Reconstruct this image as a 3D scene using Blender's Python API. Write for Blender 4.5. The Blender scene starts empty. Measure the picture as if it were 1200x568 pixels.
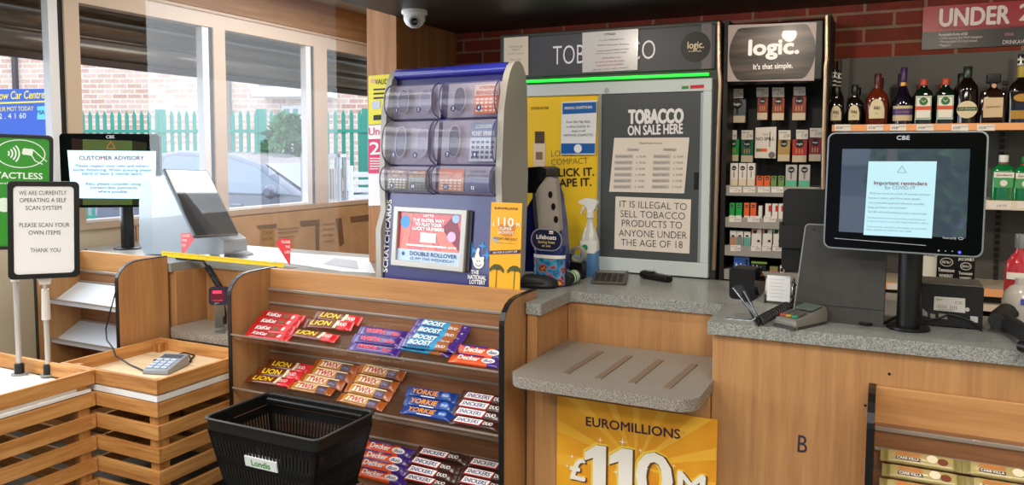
import bpy, math, random
from mathutils import Matrix, Vector
random.seed(7)
SC = bpy.context.scene
COL = SC.collection
R_ = math.radians
# ---------------------------------------------------------------- camera model (1200 x 568 frame)
F, CX, CY = 909., 600., 245.
PIT, ROLL, YAW, EYE = R_(4.15), R_(.21), R_(25.86), 1.5
_fw = Vector((-math.sin(YAW)*math.cos(PIT), math.cos(YAW)*math.cos(PIT), -math.sin(PIT)))
_rt0 = Vector((math.cos(YAW), math.sin(YAW), 0)); _up0 = _rt0.cross(_fw)
_rt = _rt0*math.cos(ROLL)+_up0*math.sin(ROLL); _up = -_rt0*math.sin(ROLL)+_up0*math.cos(ROLL)
CAM = Vector((0, 0, EYE))
def ray(x, y): return _fw+_rt*((x-CX)/F)-_up*((y-CY)/F)
def on(ax, val, x, y):                      # where a sight line meets an axis plane of the room
    r = ray(x, y); return CAM+r*((val-CAM[ax])/r[ax])
def PX(v, x, y): return on(0, v, x, y)
def PY(v, x, y): return on(1, v, x, y)
def PZ(v, x, y): return on(2, v, x, y)
def uv(M, x, y):                            # sight line onto a board's own plane, in board coordinates
    n = M.to_3x3() @ Vector((0, 0, 1)); o = M.translation; r = ray(x, y)
    p = CAM+r*((o-CAM).dot(n)/r.dot(n)); q = M.inverted() @ p
    return q.x, q.y
def FR(o, yaw=0, tilt=0): return Matrix.Translation(Vector(o)) @ Matrix.Rotation(R_(yaw), 4, 'Z') @ Matrix.Rotation(R_(90-tilt), 4, 'X')
def TR(x, y, z, rz=0): return Matrix.Translation((x, y, z)) @ Matrix.Rotation(R_(rz), 4, 'Z')
I4 = Matrix.Identity(4)
# ---------------------------------------------------------------- materials
def hx(h):
    h = h.lstrip('#'); v = [int(h[i:i+2], 16)/255 for i in (0, 2, 4)]
    return tuple([(c/12.92 if c <= .04045 else ((c+.055)/1.055)**2.4) for c in v]+[1])
_mc = {}
def mat(name, col, rough=.5, metal=0, trans=0, emit=0, alpha=1, coat=0, spec=.5, ior=1.45):
    if name in _mc: return _mc[name]
    m = bpy.data.materials.new(name); m.use_nodes = True; b = m.node_tree.nodes['Principled BSDF']
    c = hx(col) if isinstance(col, str) else col
    b.inputs['Base Color'].default_value = c; b.inputs['Roughness'].default_value = rough
    b.inputs['Metallic'].default_value = metal; b.inputs['Transmission Weight'].default_value = trans
    b.inputs['Alpha'].default_value = alpha; b.inputs['Coat Weight'].default_value = coat
    b.inputs['Specular IOR Level'].default_value = spec; b.inputs['IOR'].default_value = ior
    if emit: b.inputs['Emission Color'].default_value = c; b.inputs['Emission Strength'].default_value = emit
    _mc[name] = m; return m
def nt(m): return m.node_tree.nodes, m.node_tree.links
def ramp(N, L, fac, stops):
    r = N.new('ShaderNodeValToRGB'); e = r.color_ramp.elements
    while len(e) < len(stops): e.new(.5)
    for k, (p, c) in enumerate(stops): e[k].position = p; e[k].color = hx(c)
    L.new(fac, r.inputs[0]); return r
def wood(name, c0, c1, c2, axis='Z', scale=1., rough=.42, bump=.05):
    if name in _mc: return _mc[name]
    m = mat(name, c1, rough); N, L = nt(m); b = N['Principled BSDF']
    tc = N.new('ShaderNodeTexCoord'); mp = N.new('ShaderNodeMapping'); L.new(tc.outputs['Object'], mp.inputs[0])
    s = {'Z': (14, 14, .9), 'X': (.9, 14, 14), 'Y': (14, .9, 14)}[axis]
    mp.inputs['Scale'].default_value = tuple(v*scale for v in s)
    n1 = N.new('ShaderNodeTexNoise'); n1.inputs['Scale'].default_value = 1.6; n1.inputs['Detail'].default_value = 6; n1.inputs['Distortion'].default_value = .8
    L.new(mp.outputs[0], n1.inputs['Vector'])
    n2 = N.new('ShaderNodeTexNoise'); n2.inputs['Scale'].default_value = 9; n2.inputs['Detail'].default_value = 3
    L.new(mp.outputs[0], n2.inputs['Vector'])
    mx = N.new('ShaderNodeMath'); mx.operation = 'MULTIPLY_ADD'; mx.inputs[1].default_value = .3; L.new(n2.outputs['Fac'], mx.inputs[0])
    sc = N.new('ShaderNodeMath'); sc.operation = 'MULTIPLY'; sc.inputs[1].default_value = .7; L.new(n1.outputs['Fac'], sc.inputs[0]); L.new(sc.outputs[0], mx.inputs[2])
    r = ramp(N, L, mx.outputs[0], [(.36, c0), (.5, c1), (.63, c2)]); L.new(r.outputs[0], b.inputs['Base Color'])
    bp = N.new('ShaderNodeBump'); bp.inputs['Strength'].default_value = bump; L.new(n2.outputs['Fac'], bp.inputs['Height']); L.new(bp.outputs[0], b.inputs['Normal'])
    return m
def speckle(name, base, dark, light, rough=.35, scale=420):
    m = mat(name, base, rough); N, L = nt(m); b = N['Principled BSDF']
    tc = N.new('ShaderNodeTexCoord'); n = N.new('ShaderNodeTexNoise'); n.inputs['Scale'].default_value = scale; n.inputs['Detail'].default_value = 2
    L.new(tc.outputs['Object'], n.inputs['Vector'])
    r = ramp(N, L, n.outputs['Fac'], [(.36, dark), (.5, base), (.64, light)]); L.new(r.outputs[0], b.inputs['Base Color']); return m
def brick(name, c1, c2, mortar, bw, bh, ms, plane='XZ', rough=.85, bump=.6, off=.5):
    m = mat(name, c1, rough); N, L = nt(m); b = N['Principled BSDF']
    tc = N.new('ShaderNodeTexCoord'); sp = N.new('ShaderNodeSeparateXYZ'); cb = N.new('ShaderNodeCombineXYZ'); L.new(tc.outputs['Object'], sp.inputs[0])
    L.new(sp.outputs[plane[0]], cb.inputs[0]); L.new(sp.outputs[plane[1]], cb.inputs[1])
    t = N.new('ShaderNodeTexBrick'); L.new(cb.outputs[0], t.inputs['Vector']); t.inputs['Scale'].default_value = 1
    t.inputs['Color1'].default_value = hx(c1); t.inputs['Color2'].default_value = hx(c2); t.inputs['Mortar'].default_value = hx(mortar)
    t.inputs['Brick Width'].default_value = bw; t.inputs['Row Height'].default_value = bh; t.inputs['Mortar Size'].default_value = ms; t.inputs['Mortar Smooth'].default_value = .15
    n = N.new('ShaderNodeTexNoise'); n.inputs['Scale'].default_value = 14; n.inputs['Detail'].default_value = 5; L.new(tc.outputs['Object'], n.inputs['Vector'])
    mx = N.new('ShaderNodeMix'); mx.data_type = 'RGBA'; mx.blend_type = 'OVERLAY'; mx.inputs[0].default_value = .55
    L.new(t.outputs['Color'], mx.inputs[6]); L.new(n.outputs['Color'], mx.inputs[7])
    hs = N.new('ShaderNodeHueSaturation'); hs.inputs['Saturation'].default_value = 1.; L.new(mx.outputs[2], hs.inputs['Color']); L.new(hs.outputs[0], b.inputs['Base Color'])
    iv = N.new('ShaderNodeMath'); iv.operation = 'SUBTRACT'; iv.inputs[0].default_value = 1; L.new(t.outputs['Fac'], iv.inputs[1])
    bp = N.new('ShaderNodeBump'); bp.inputs['Strength'].default_value = bump; bp.inputs['Distance'].default_value = .008; L.new(iv.outputs[0], bp.inputs['Height']); L.new(bp.outputs[0], b.inputs['Normal'])
    return m
def noisy(m, amt=.25, scale=8, bump=0):
    N, L = nt(m); b = N['Principled BSDF']; c = tuple(b.inputs['Base Color'].default_value)
    tc = N.new('ShaderNodeTexCoord'); n = N.new('ShaderNodeTexNoise'); n.inputs['Scale'].default_value = scale; n.inputs['Detail'].default_value = 5
    L.new(tc.outputs['Object'], n.inputs['Vector']); r = N.new('ShaderNodeValToRGB'); e = r.color_ramp.elements
    e[0].position = .3; e[1].position = .7
    e[0].color = tuple([x*(1-amt) for x in c[:3]]+[1]); e[1].color = tuple([min(1, x*(1+amt)) for x in c[:3]]+[1])
    L.new(n.outputs['Fac'], r.inputs[0]); L.new(r.outputs[0], b.inputs['Base Color'])
    if bump:
        bp = N.new('ShaderNodeBump'); bp.inputs['Strength'].default_value = bump; L.new(n.outputs['Fac'], bp.inputs['Height']); L.new(bp.outputs[0], b.inputs['Normal'])
    return m
def glass(name, col='#ffffff', tint=.06, rough=.02, haze=0.):
    """thin clear sheet: mostly transparent with a fresnel reflection and a slight haze"""
    if name in _mc: return _mc[name]
    m = bpy.data.materials.new(name); m.use_nodes = True; N, L = nt(m); N.clear()
    o = N.new('ShaderNodeOutputMaterial'); t = N.new('ShaderNodeBsdfTransparent'); t.inputs[0].default_value = tuple([1-(1-x)*tint for x in hx(col)[:3]]+[1])
    g = N.new('ShaderNodeBsdfGlossy'); g.inputs['Roughness'].default_value = rough
    lw = N.new('ShaderNodeLayerWeight'); lw.inputs[0].default_value = .5; pw = N.new('ShaderNodeMath'); pw.operation = 'POWER'; pw.inputs[1].default_value = 5; L.new(lw.outputs['Facing'], pw.inputs[0]); f = N.new('ShaderNodeMath'); f.operation = 'MULTIPLY_ADD'; f.inputs[1].default_value = .7; f.inputs[2].default_value = .04; L.new(pw.outputs[0], f.inputs[0]); ms = N.new('ShaderNodeMixShader')
    L.new(f.outputs[0], ms.inputs[0]); L.new(t.outputs[0], ms.inputs[1]); L.new(g.outputs[0], ms.inputs[2]); out = ms
    if haze:
        d = N.new('ShaderNodeBsdfDiffuse'); d.inputs[0].default_value = hx(col); m2 = N.new('ShaderNodeMixShader'); m2.inputs[0].default_value = haze
        L.new(ms.outputs[0], m2.inputs[1]); L.new(d.outputs[0], m2.inputs[2]); out = m2
    L.new(out.outputs[0], o.inputs[0]); _mc[name] = m; return m
# ---------------------------------------------------------------- mesh builder
_tc = {}
def textgeo(s, bold=0., sp=1.):
    k = (s, bold, sp)
    if k in _tc: return _tc[k]
    cu = bpy.data.curves.new('t', 'FONT'); cu.body = s; cu.size = 1; cu.offset = bold; cu.resolution_u = 3; cu.space_character = sp
    ob = bpy.data.objects.new('t', cu); me = bpy.data.meshes.new_from_object(ob)
    V = [(v.co.x, v.co.y) for v in me.vertices]; Fc = [tuple(p.vertices) for p in me.polygons]
    bpy.data.objects.remove(ob); bpy.data.curves.remove(cu); bpy.data.meshes.remove(me)
    xs = [v[0] for v in V] or [0, 1]; ys = [v[1] for v in V] or [0, 1]
    _tc[k] = (V, Fc, min(xs), max(xs), min(ys), max(ys)); return _tc[k]
WM = {}
class MB:
    def __init__(s): s.v = []; s.f = []; s.m = []
    def add(s, V, Fs, M=I4, mi=0):
        n = len(s.v)
        s.v += [tuple(M @ Vector(v)) for v in V]
        for f in Fs: s.f.append(tuple(i+n for i in f)); s.m.append(mi)
        return s
    def box(s, x0, x1, y0, y1, z0, z1, M=I4, mi=0):
        V = [(x, y, z) for z in (z0, z1) for y in (y0, y1) for x in (x0, x1)]
        return s.add(V, [(0, 2, 3, 1), (4, 5, 7, 6), (0, 1, 5, 4), (2, 6, 7, 3), (0, 4, 6, 2), (1, 3, 7, 5)], M, mi)
    def prism(s, P, a, b, M=I4, mi=0, mcap=None):       # outline in xy, pushed from z=a to z=b
        n = len(P); V = [(x, y, a) for x, y in P]+[(x, y, b) for x, y in P]
        Fs = [(i, (i+1) % n, n+(i+1) % n, n+i) for i in range(n)]
        s.add(V, Fs, M, mi); s.add(V, [tuple(reversed(range(n))), tuple(range(n, 2*n))], M, mi if mcap is None else mcap); return s
    def ringprism(s, P, Q, a, b, M=I4, mi=0):           # frame between outlines P (outer) and Q (inner)
        n = len(P); V = [(x, y, z) for z in (a, b) for L_ in (P, Q) for x, y in L_]; Fs = []
        for i in range(n):
            j = (i+1) % n
            Fs += [(i, j, 2*n+j, 2*n+i), (n+j, n+i, 3*n+i, 3*n+j), (2*n+i, 2*n+j, 3*n+j, 3*n+i), (j, i, n+i, n+j)]
        return s.add(V, Fs, M, mi)
    def loft(s, rings, M=I4, mi=0, caps=True, mis=None):
        n = len(rings[0]); base = [p for r in rings for p in r]; k0 = len(s.v)
        s.v += [tuple(M @ Vector(v)) for v in base]
        for k in range(len(rings)-1):
            for i in range(n):
                j = (i+1) % n; s.f.append((k0+k*n+i, k0+k*n+j, k0+(k+1)*n+j, k0+(k+1)*n+i)); s.m.append(mis[k] if mis else mi)
        if caps:
            s.f.append(tuple(k0+i for i in reversed(range(n)))); s.m.append(mis[0] if mis else mi)
            t = k0+(len(rings)-1)*n; s.f.append(tuple(t+i for i in range(n))); s.m.append(mis[-1] if mis else mi)
        return s
    def lathe(s, prof, M=I4, seg=20, ex=2., ry=1., mi=0, mis=None):
        return s.loft([ring(r, r*ry, z, ex, seg) for r, z in prof], M, mi, True, mis)
    def cyl(s, p0, p1, r, r1=None, seg=14, M=I4, mi=0): return s.tube([p0, p1], [r, r if r1 is None else r1], seg, M, mi)
    def tube(s, pts, r, seg=8, M=I4, mi=0):
        pts = [Vector(p) for p in pts]; n = len(pts); rr = r if isinstance(r, (list, tuple)) else [r]*n
        ref = Vector((0, 0, 1)); rings = []; t0 = (pts[1]-pts[0]).normalized()
        a = t0.cross(ref if abs(t0.z) < .9 else Vector((1, 0, 0))).normalized()
        for i in range(n):
            t = ((pts[min(i+1, n-1)]-pts[max(i-1, 0)])).normalized()
            a = (a-t*a.dot(t)).normalized(); b = t.cross(a)
            rings.append([tuple(pts[i]+a*(math.cos(q)*rr[i])+b*(math.sin(q)*rr[i])) for q in [2*math.pi*k/seg for k in range(seg)]])
        return s.loft(rings, M, mi)
    def ball(s, c, r, seg=12, M=I4, mi=0, sz=1.):
        rg = []
        for k in range(1, seg//2):
            a = math.pi*k/(seg//2); rg.append([(c[0]+r*math.sin(a)*math.cos(t), c[1]+r*math.sin(a)*math.sin(t), c[2]-r*sz*math.cos(a)) for t in [2*math.pi*i/seg for i in range(seg)]])
        return s.loft(rg, M, mi)
    def rect(s, M, x0, y0, x1, y1, z=.001, mi=0):       # thin print on a board
        return s.add([(x0, y0, z), (x1, y0, z), (x1, y1, z), (x0, y1, z)], [(0, 1, 2, 3)], M, mi)
    def poly(s, M, P, z=.001, mi=0): return s.add([(x, y, z) for x, y in P], [tuple(range(len(P)))], M, mi)
    def disc(s, M, cx, cy, r, z=.001, mi=0, ry=None, seg=28): return s.poly(M, [(cx+r*math.cos(t), cy+(ry or r)*math.sin(t)) for t in [2*math.pi*k/seg for k in range(seg)]], z, mi)
    def arc(s, M, cx, cy, r, w, a0=0, a1=360, z=.001, mi=0, seg=28, ry=None):
        V = []; ry = ry or r
        for k in range(seg+1):
            t = R_(a0+(a1-a0)*k/seg); V += [(cx+(r-w/2)*math.cos(t), cy+(ry-w/2)*math.sin(t), z), (cx+(r+w/2)*math.cos(t), cy+(ry+w/2)*math.sin(t), z)]
        return s.add(V, [(2*k, 2*k+1, 2*k+3, 2*k+2) for k in range(seg)], M, mi)
    def line(s, M, pts, w, z=.001, mi=0):
        for (x0, y0), (x1, y1) in zip(pts, pts[1:]):
            d = math.hypot(x1-x0, y1-y0) or 1; nx, ny = -(y1-y0)/d*w/2, (x1-x0)/d*w/2
            s.add([(x0-nx, y0-ny, z), (x1-nx, y1-ny, z), (x1+nx, y1+ny, z), (x0+nx, y0+ny, z)], [(0, 1, 2, 3)], M, mi)
        return s
    def text(s, M, t, x, y, h, w=None, al='C', bold=0., z=.001, mi=0, sh=0., rot=0.):
        """x,y = centre (or left/right) of the line; h = height of the letters; w = fitted width"""
        V, Fs, a, b, _, _ = textgeo(t, min(bold, 0.))
        _, _, _, _, c, d = textgeo('H')
        k = h/(d-c); kx = k if w is None else w/(b-a); W = (b-a)*kx
        ox = {'C': -W/2, 'L': 0, 'R': -W}[al]; cr, sr = math.cos(rot), math.sin(rot); off = [(0, 0)]
        if bold > .004:
            q = bold*k*.8; off = [(0, 0), (-q, 0), (q, 0), (0, q), (0, -q)]
            if bold > .045: off += [(q*.7, q*.7), (-q*.7, q*.7), (q*.7, -q*.7), (-q*.7, -q*.7)]
        for i, (dx, dy) in enumerate(off):
            P = []
            for vx, vy in V:
                yy = (vy-(c+d)/2)*k+dy; xx = (vx-a)*kx+ox+sh*yy+dx; P.append((x+xx*cr-yy*sr, y+xx*sr+yy*cr, z+i*.00006))
            s.add(P, Fs, M, mi)
        return s
    def tpx(s, M, t, x0, y0, x1, y1, hp, bold=0., z=.001, mi=0, sh=0.):
        """line of text whose middle runs from pixel x0,y0 to x1,y1 and is hp pixels tall"""
        a = uv(M, x0, y0); b = uv(M, x1, y1); c = uv(M, (x0+x1)/2, (y0+y1)/2-hp/2); d = uv(M, (x0+x1)/2, (y0+y1)/2+hp/2)
        return s.text(M, t, (a[0]+b[0])/2, (a[1]+b[1])/2, abs(c[1]-d[1]), math.hypot(b[0]-a[0], b[1]-a[1]), 'C', bold, z, mi, sh, math.atan2(b[1]-a[1], b[0]-a[0]))
    def rpx(s, M, P, z=.001, mi=0): return s.poly(M, [uv(M, *p) for p in P], z, mi)
    def build(s, name, mats, parent=None, bevel=0, smooth=None, seg=2, sub=0):
        W = WM.get(parent.name, I4).inverted() if parent is not None else I4
        me = bpy.data.meshes.new(name); me.from_pydata([tuple(W @ Vector(v)) for v in s.v], [], s.f)
        if not isinstance(mats, (list, tuple)): mats = [mats]
        for m in mats: me.materials.append(m)
        me.polygons.foreach_set('material_index', s.m); me.validate(); me.update()
        o = bpy.data.objects.new(name, me); COL.objects.link(o)
        if parent is not None: o.parent = parent; WM[o.name] = WM.get(parent.name, I4)
        if bevel:
            b = o.modifiers.new('b', 'BEVEL'); b.width = bevel; b.segments = seg; b.limit_method = 'ANGLE'; b.angle_limit = R_(40)
        if sub:
            b = o.modifiers.new('s', 'SUBSURF'); b.levels = b.render_levels = sub
        if smooth or (smooth is None and bevel) or sub:
            me.polygons.foreach_set('use_smooth', [True]*len(me.polygons))
            try: me.set_sharp_from_angle(angle=R_(38))
            except Exception: pass
        return o
def ring(rx, ry, z, ex=2., seg=20, cx=0, cy=0):
    o = []
    for k in range(seg):
        t = 2*math.pi*(k+.5)/seg; c, s_ = math.cos(t), math.sin(t)
        o.append((cx+rx*math.copysign(abs(c)**(2/ex), c), cy+ry*math.copysign(abs(s_)**(2/ex), s_), z))
    return o
def rrect(w, h, r, seg=4, cx=0, cy=0):
    P = []
    for sx, sy, a in ((1, -1, -90), (1, 1, 0), (-1, 1, 90), (-1, -1, 180)):
        for k in range(seg+1):
            t = R_(a+90*k/seg); P.append((cx+sx*(w/2-r)+r*math.cos(t), cy+sy*(h/2-r)+r*math.sin(t)))
    return P
def tag(o, label, cat, group=None, kind=None):
    if label: o['label'] = label
    if cat: o['category'] = cat
    if group: o['group'] = group
    if kind: o['kind'] = kind
    return o
def thing(name, label, cat, loc=(0, 0, 0), group=None):
    o = bpy.data.objects.new(name, None); COL.objects.link(o); o.location = loc; o.empty_display_size = .05
    WM[o.name] = Matrix.Translation(Vector(loc)); return tag(o, label, cat, group)
def struct(name, mb, m, parent=None, **k):
    o = mb.build(name, m, parent, **k)
    if parent is None: o['kind'] = 'structure'
    return o
def dup(root, M, label=None, group=None):
    def cp(o, par):
        c = o.copy(); COL.objects.link(c)
        if par is not None: c.parent = par
        for ch in o.children: cp(ch, c)
        return c
    r = cp(root, None); r.matrix_world = M; r.matrix_basis = M
    if label: r['label'] = label
    if group: r['group'] = group
    return r
def place(root, M): root.matrix_basis = M
ORD = ['first', 'second', 'third', 'fourth', 'fifth', 'sixth', 'seventh', 'eighth']
# ---------------------------------------------------------------- shared materials
LAM = wood('beech laminate', '#a97a50', '#b68657', '#c0915f', 'Z', 1., .4)
LAMX = wood('beech laminate across', '#b07c4e', '#be8956', '#c8945f', 'X', 1., .4)
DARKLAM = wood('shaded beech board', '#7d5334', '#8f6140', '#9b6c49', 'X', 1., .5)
PINE = wood('oiled pine', '#a8703a', '#c48a4d', '#d49f60', 'X', 1.2, .5)
PINEY = wood('oiled pine lengthways', '#a8703a', '#c48a4d', '#d49f60', 'Y', 1.2, .5)
PINEZ = wood('oiled pine upright', '#946032', '#b57d44', '#c69153', 'Z', 1.2, .55)
PLY = wood('pale plywood', '#c8ab84', '#d6bc96', '#e0c9a6', 'X', .8, .6)
GRAN = speckle('speckled grey worktop', '#8f918c', '#6a6c69', '#b0b1ac', .28, 330)
GRAN2 = speckle('speckled stone shelf', '#8a8379', '#5b564f', '#b5aca0', .4, 330)
BLK = mat('black plastic', '#0d0d0e', .38)
BLKM = mat('matt black plastic', '#151516', .6)
BLKG = mat('gloss black plastic', '#08080a', .06, coat=.5)
GREYP = mat('dark grey plastic', '#2c2c2d', .45)
MIDG = mat('mid grey plastic', '#77787a', .45)
SILV = mat('silver metal', '#b9bbbd', .28, metal=1)
STEEL = mat('brushed steel', '#857461', .45, metal=.2)
WHT = mat('white plastic', '#e8e8e6', .4)
PAP = mat('white paper', '#f1efec', .6)
PAPW = mat('warm white paper', '#eee3d8', .35)
INK = mat('black ink', '#1c1c1e', .6)
INKG = mat('grey ink', '#777573', .6)
RED = mat('red print', '#c8202a', .4)
GRN = mat('green print', '#2a8a2a', .4)
BLU = mat('national blue', '#26266f', .35)
CLR = glass('clear acrylic', '#f4f8ff', .05, .03, .04)
WIRE = mat('black cable', '#101011', .45)
# ================================================================= THE ROOM
WX = -4.2
M_wallL = noisy(mat('cream painted wall', '#cfc4ae', .8), .05, 3)
struct('floor', MB().box(-4.3, 2., -3.2, 6.6, -.1, 0), noisy(mat('grey floor tile', '#5b5852', .5), .2, 5))
struct('ceiling', MB().box(-4.3, 2., -3.2, 6.6, 2.7, 2.8), mat('off white ceiling', '#a9a49a', .9))
struct('ceiling', MB().box(-2.15, 1.96, 1.5, 4.0, 2.15, 2.7), noisy(mat('brown black bulkhead', '#2c2724', .45), .12, 4))
struct('wall_back', MB().box(-2.16, 2., 3.75, 4.0, 0, 2.15), brick('dark red brick', '#6b2617', '#7d3020', '#8a6a58', .235, .066, .007, 'XZ', .8, .8))
struct('wall_right', MB().box(1.9, 2., -3.2, 3.75, 0, 2.7), M_wallL)
struct('wall_partition', MB().box(-2.335, -2.16, 3.17, 6.5, 0, 2.7), wood('warm veneer', '#96663f', '#a87448', '#b58253', 'Z', .8, .5), bevel=.003)
struct('wall_far', MB().box(-4.3, -2.335, 6.5, 6.6, 0, 2.7), M_wallL)
# front wall (behind the viewer) with a wide shop window and a door opening onto a hedge
fw_ = MB().box(-4.3, 2., -3.2, -3.1, 0, .5).box(-4.3, 2., -3.2, -3.1, 2.35, 2.7).box(-4.3, -2.9, -3.2, -3.1, .5, 2.35).box(1.5, 2., -3.2, -3.1, .5, 2.35)
struct('wall_front', fw_, M_wallL)
fr = MB()
for x in (-2.9, -1.45, -.05, 1.43): fr.box(x, x+.07, -3.19, -3.11, .5, 2.35)
fr.box(-2.9, 1.5, -3.19, -3.11, .5, .57).box(-2.9, 1.5, -3.19, -3.11, 2.28, 2.35)
struct('window_5', fr, mat('painted window frame', '#d6cdc0', .4))
# left wall below and above the windows
wl = MB().box(-4.3, WX, -3.2, 6.5, 0, 1.045).box(-4.3, WX, -3.2, 6.5, 2.455, 2.7).box(-4.3, WX, 5.95, 6.5, 1.045, 2.455).box(-4.3, WX, -3.2, -2.2, 1.045, 2.455)
struct('wall_left', wl, M_wallL)
struct('trim_1', MB().box(WX, -4.165, -3.1, 6.5, 2.46, 2.7), wood('fascia veneer', '#8f6b48', '#9d7852', '#a9845d', 'Y', .8, .5), bevel=.003)
FRM = mat('cream window frame', '#cbb8a4', .35); SASH = mat('white sash', '#e6e9ee', .3); GSK = mat('rubber gasket', '#1d1f22', .6)
GL = glass('window glass', '#eef4ff', .12, .01)
PANES = [(-.45, 2.79), (2.965, 3.86), (4.05, 4.90), (5.14, 5.88)]
for k, (a, b) in enumerate(PANES):
    # each window: outer frame, sash, gasket, glass
    lo = -.7 if k == 0 else (PANES[k-1][1]+.10 if k != 0 else 0)
    ya, yb = (a-.2 if k == 0 else PANES[k-1][1]+.085), b+.085
    w = MB()
    w.box(WX-.07, WX+.012, ya-.0, a, 1.08, 2.345).box(WX-.07, WX+.012, ya, yb, 1.045, 1.08).box(WX-.07, WX+.012, ya, yb, 2.345, 2.44)
    w.box(WX-.03, WX+.026, ya, yb, 2.4401, 2.459)
    o = struct('window_%d' % (k+1), w, FRM)
    if k in (0, 1, 2):
        s = MB().box(WX-.06, WX+.0, b, b+.055, 1.0805, 2.3445).box(WX-.06, WX+.004, a, b, 1.0805, 1.10)
        s.build('sash', SASH, o, bevel=.003)
        MB().box(WX-.06, WX-.002, b+.055, b+.0855, 1.085, 2.345).build('gasket', GSK, o)
    MB().add([(WX-.043, a-.01, 1.07), (WX-.043, b+.01, 1.07), (WX-.043, b+.01, 2.36), (WX-.043, a-.01, 2.36)], [(0, 1, 2, 3)]).build('glass_pane', GL, o)
# brown paper and posters taped to the wall under the windows
KR = noisy(mat('brown kraft card', '#c9a67c', .8), .12, 6)
tagd = tag(MB().box(WX+.002, WX+.008, 3.3, 6.4, .55, 1.035).build('cardboard_panel', KR), 'brown cardboard sheet taped along the wall under the windows', 'cardboard')
Mw = Matrix.Translation((WX+.01, 0, 0)) @ Matrix.Rotation(R_(90), 4, 'Z') @ Matrix.Rotation(R_(90), 4, 'X')
po = MB().rpx(Mw, [(305, 268), (322, 266), (322, 290), (304, 291)], .002)
p = tag(po.build('poster', mat('ochre card', '#b48a3c', .7)), 'ochre printed card taped on the brown cardboard under the window', 'poster')
MB().tpx(Mw, 'CASH', 307, 273, 318, 272, 4, z=.003).tpx(Mw, 'BACK', 307, 280, 319, 279, 4, z=.003).build('lettering', mat('brown ink', '#6b4a1f', .7), p)
for i, (P, lab) in enumerate([([(300, 264), (324, 262), (324, 267), (305, 268)], 'dark brown tape strip above the ochre card'), ([(351, 259), (374, 257), (374, 296), (370, 296), (369, 263), (353, 265)], 'dark brown angled tape strip beyond the right red flag'), ([(393, 256), (400, 255), (403, 285), (398, 288)], 'narrow torn brown strip under the far window'), ([(410, 254), (433, 251), (433, 258), (411, 260)], 'short brown strip beside the blue lottery stand')]):
    tag(MB().rpx(Mw, P, .003).build('tape_strip', mat('dark brown tape', '#7d6349', .6)), lab, 'tape')
wr = MB()
for (x0, y0, x1, y1) in [(325, 268, 350, 266), (325, 272, 349, 270), (326, 278, 345, 276), (378, 262, 392, 261), (378, 268, 392, 267), (378, 275, 390, 274), (380, 282, 391, 281)]:
    wr.rpx(Mw, [(x0, y0), (x1, y1), (x1, y1+1), (x0, y0+1)], .0035)
wr.build('handwriting', mat('faded pencil', '#8d7355', .8), tagd)
# posters on the partition, facing the room
Mp = FR((0, 3.168, 0))
p = tag(MB().rpx(Mp, [(432, 89), (466, 86), (466, 144), (432, 146)], .002).build('notice', mat('yellow card', '#e9dc3a', .5)), 'yellow notice headed VALID ID on the wooden partition, upper of two', 'notice')
MB().tpx(Mp, 'VALID ID', 440, 96, 462, 95, 6, .01, .003).rpx(Mp, [(438, 104), (458, 103), (458, 105), (438, 106)], .003).rpx(Mp, [(438, 109), (456, 108), (456, 110), (438, 111)], .003).rpx(Mp, [(438, 114), (458, 113), (458, 115), (438, 116)], .003).rpx(Mp, [(438, 135), (452, 134), (452, 140), (438, 141)], .003).build('lettering', INK, p)
MB().rpx(Mp, [(436, 119), (446, 118), (446, 127), (436, 128)], .004).rpx(Mp, [(450, 123), (462, 122), (462, 130), (450, 131)], .004).build('picture', mat('pale print', '#c9cfdc', .5), p)
MB().disc(Mp, *uv(Mp, 437, 95), .012, .003).build('badge', mat('pink print', '#e7a0a0', .5), p)
p = tag(MB().rpx(Mp, [(432, 147), (466, 145), (466, 240), (432, 241)], .002).build('notice', mat('white card', '#f3f0f2', .5)), 'pink and white age notice reading Under 21 on the partition, lower of two', 'notice')
MB().rpx(Mp, [(432, 163), (466, 162), (466, 203), (432, 203)], .003).build('pink_panel', mat('hot pink print', '#e0306c', .5), p)
MB().tpx(Mp, 'Under', 432.5, 154, 462, 153, 9, .0, .004).build('lettering', mat('pink ink', '#cf2b62', .5), p)
q = MB().tpx(Mp, '21', 434, 174, 455, 173, 14, .02, .005)
for i in range(5): q.rpx(Mp, [(434, 185+i*3), (452-i*2, 185+i*3), (452-i*2, 186.2+i*3), (434, 186.2+i*3)], .005)
q.build('lettering', PAP, p)
# dome camera under the bulkhead
t = thing('security_camera', 'white dome security camera on the dark ceiling above the counter', 'camera', (-1.985, 3.06, 2.15))
Mc = TR(-1.985, 3.06, 0)
MB().lathe([(.058, 2.15), (.06, 2.14), (.058, 2.132), (.05, 2.128)], Mc, 24).build('mounting_plate', WHT, t, smooth=True)
MB().lathe([(.046, 2.13), (.05, 2.12), (.049, 2.105), (.038, 2.085), (.02, 2.073), (.004, 2.07)], Mc, 24).build('housing', WHT, t, smooth=True)
dd = (CAM-Vector((-1.985, 3.06, 2.1))).normalized(); cc = Vector((-1.985, 3.06, 2.1))
MB().cyl(cc+dd*.035, cc+dd*.051, .028, .024, 20).build('lens_shroud', mat('pale grey plastic', '#a9abb0', .4), t, smooth=True)
MB().cyl(cc+dd*.05, cc+dd*.0535, .018, .012, 20).build('lens', BLKG, t, smooth=True)
# ================================================================= OUTSIDE
OUT = lambda px, Z, z=0: (lambda r: (lambda t_: Vector((CAM.x+r.x*t_, CAM.y+r.y*t_, z)))(Z))(ray(px, 180))
struct('ground', MB().box(-40, -4.3, -25, 40, -.2, -.1).box(-4.3, 20, -25, -3.2, -.2, -.1), noisy(mat('tarmac', '#8b8d90', .9), .15, 2))
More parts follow.
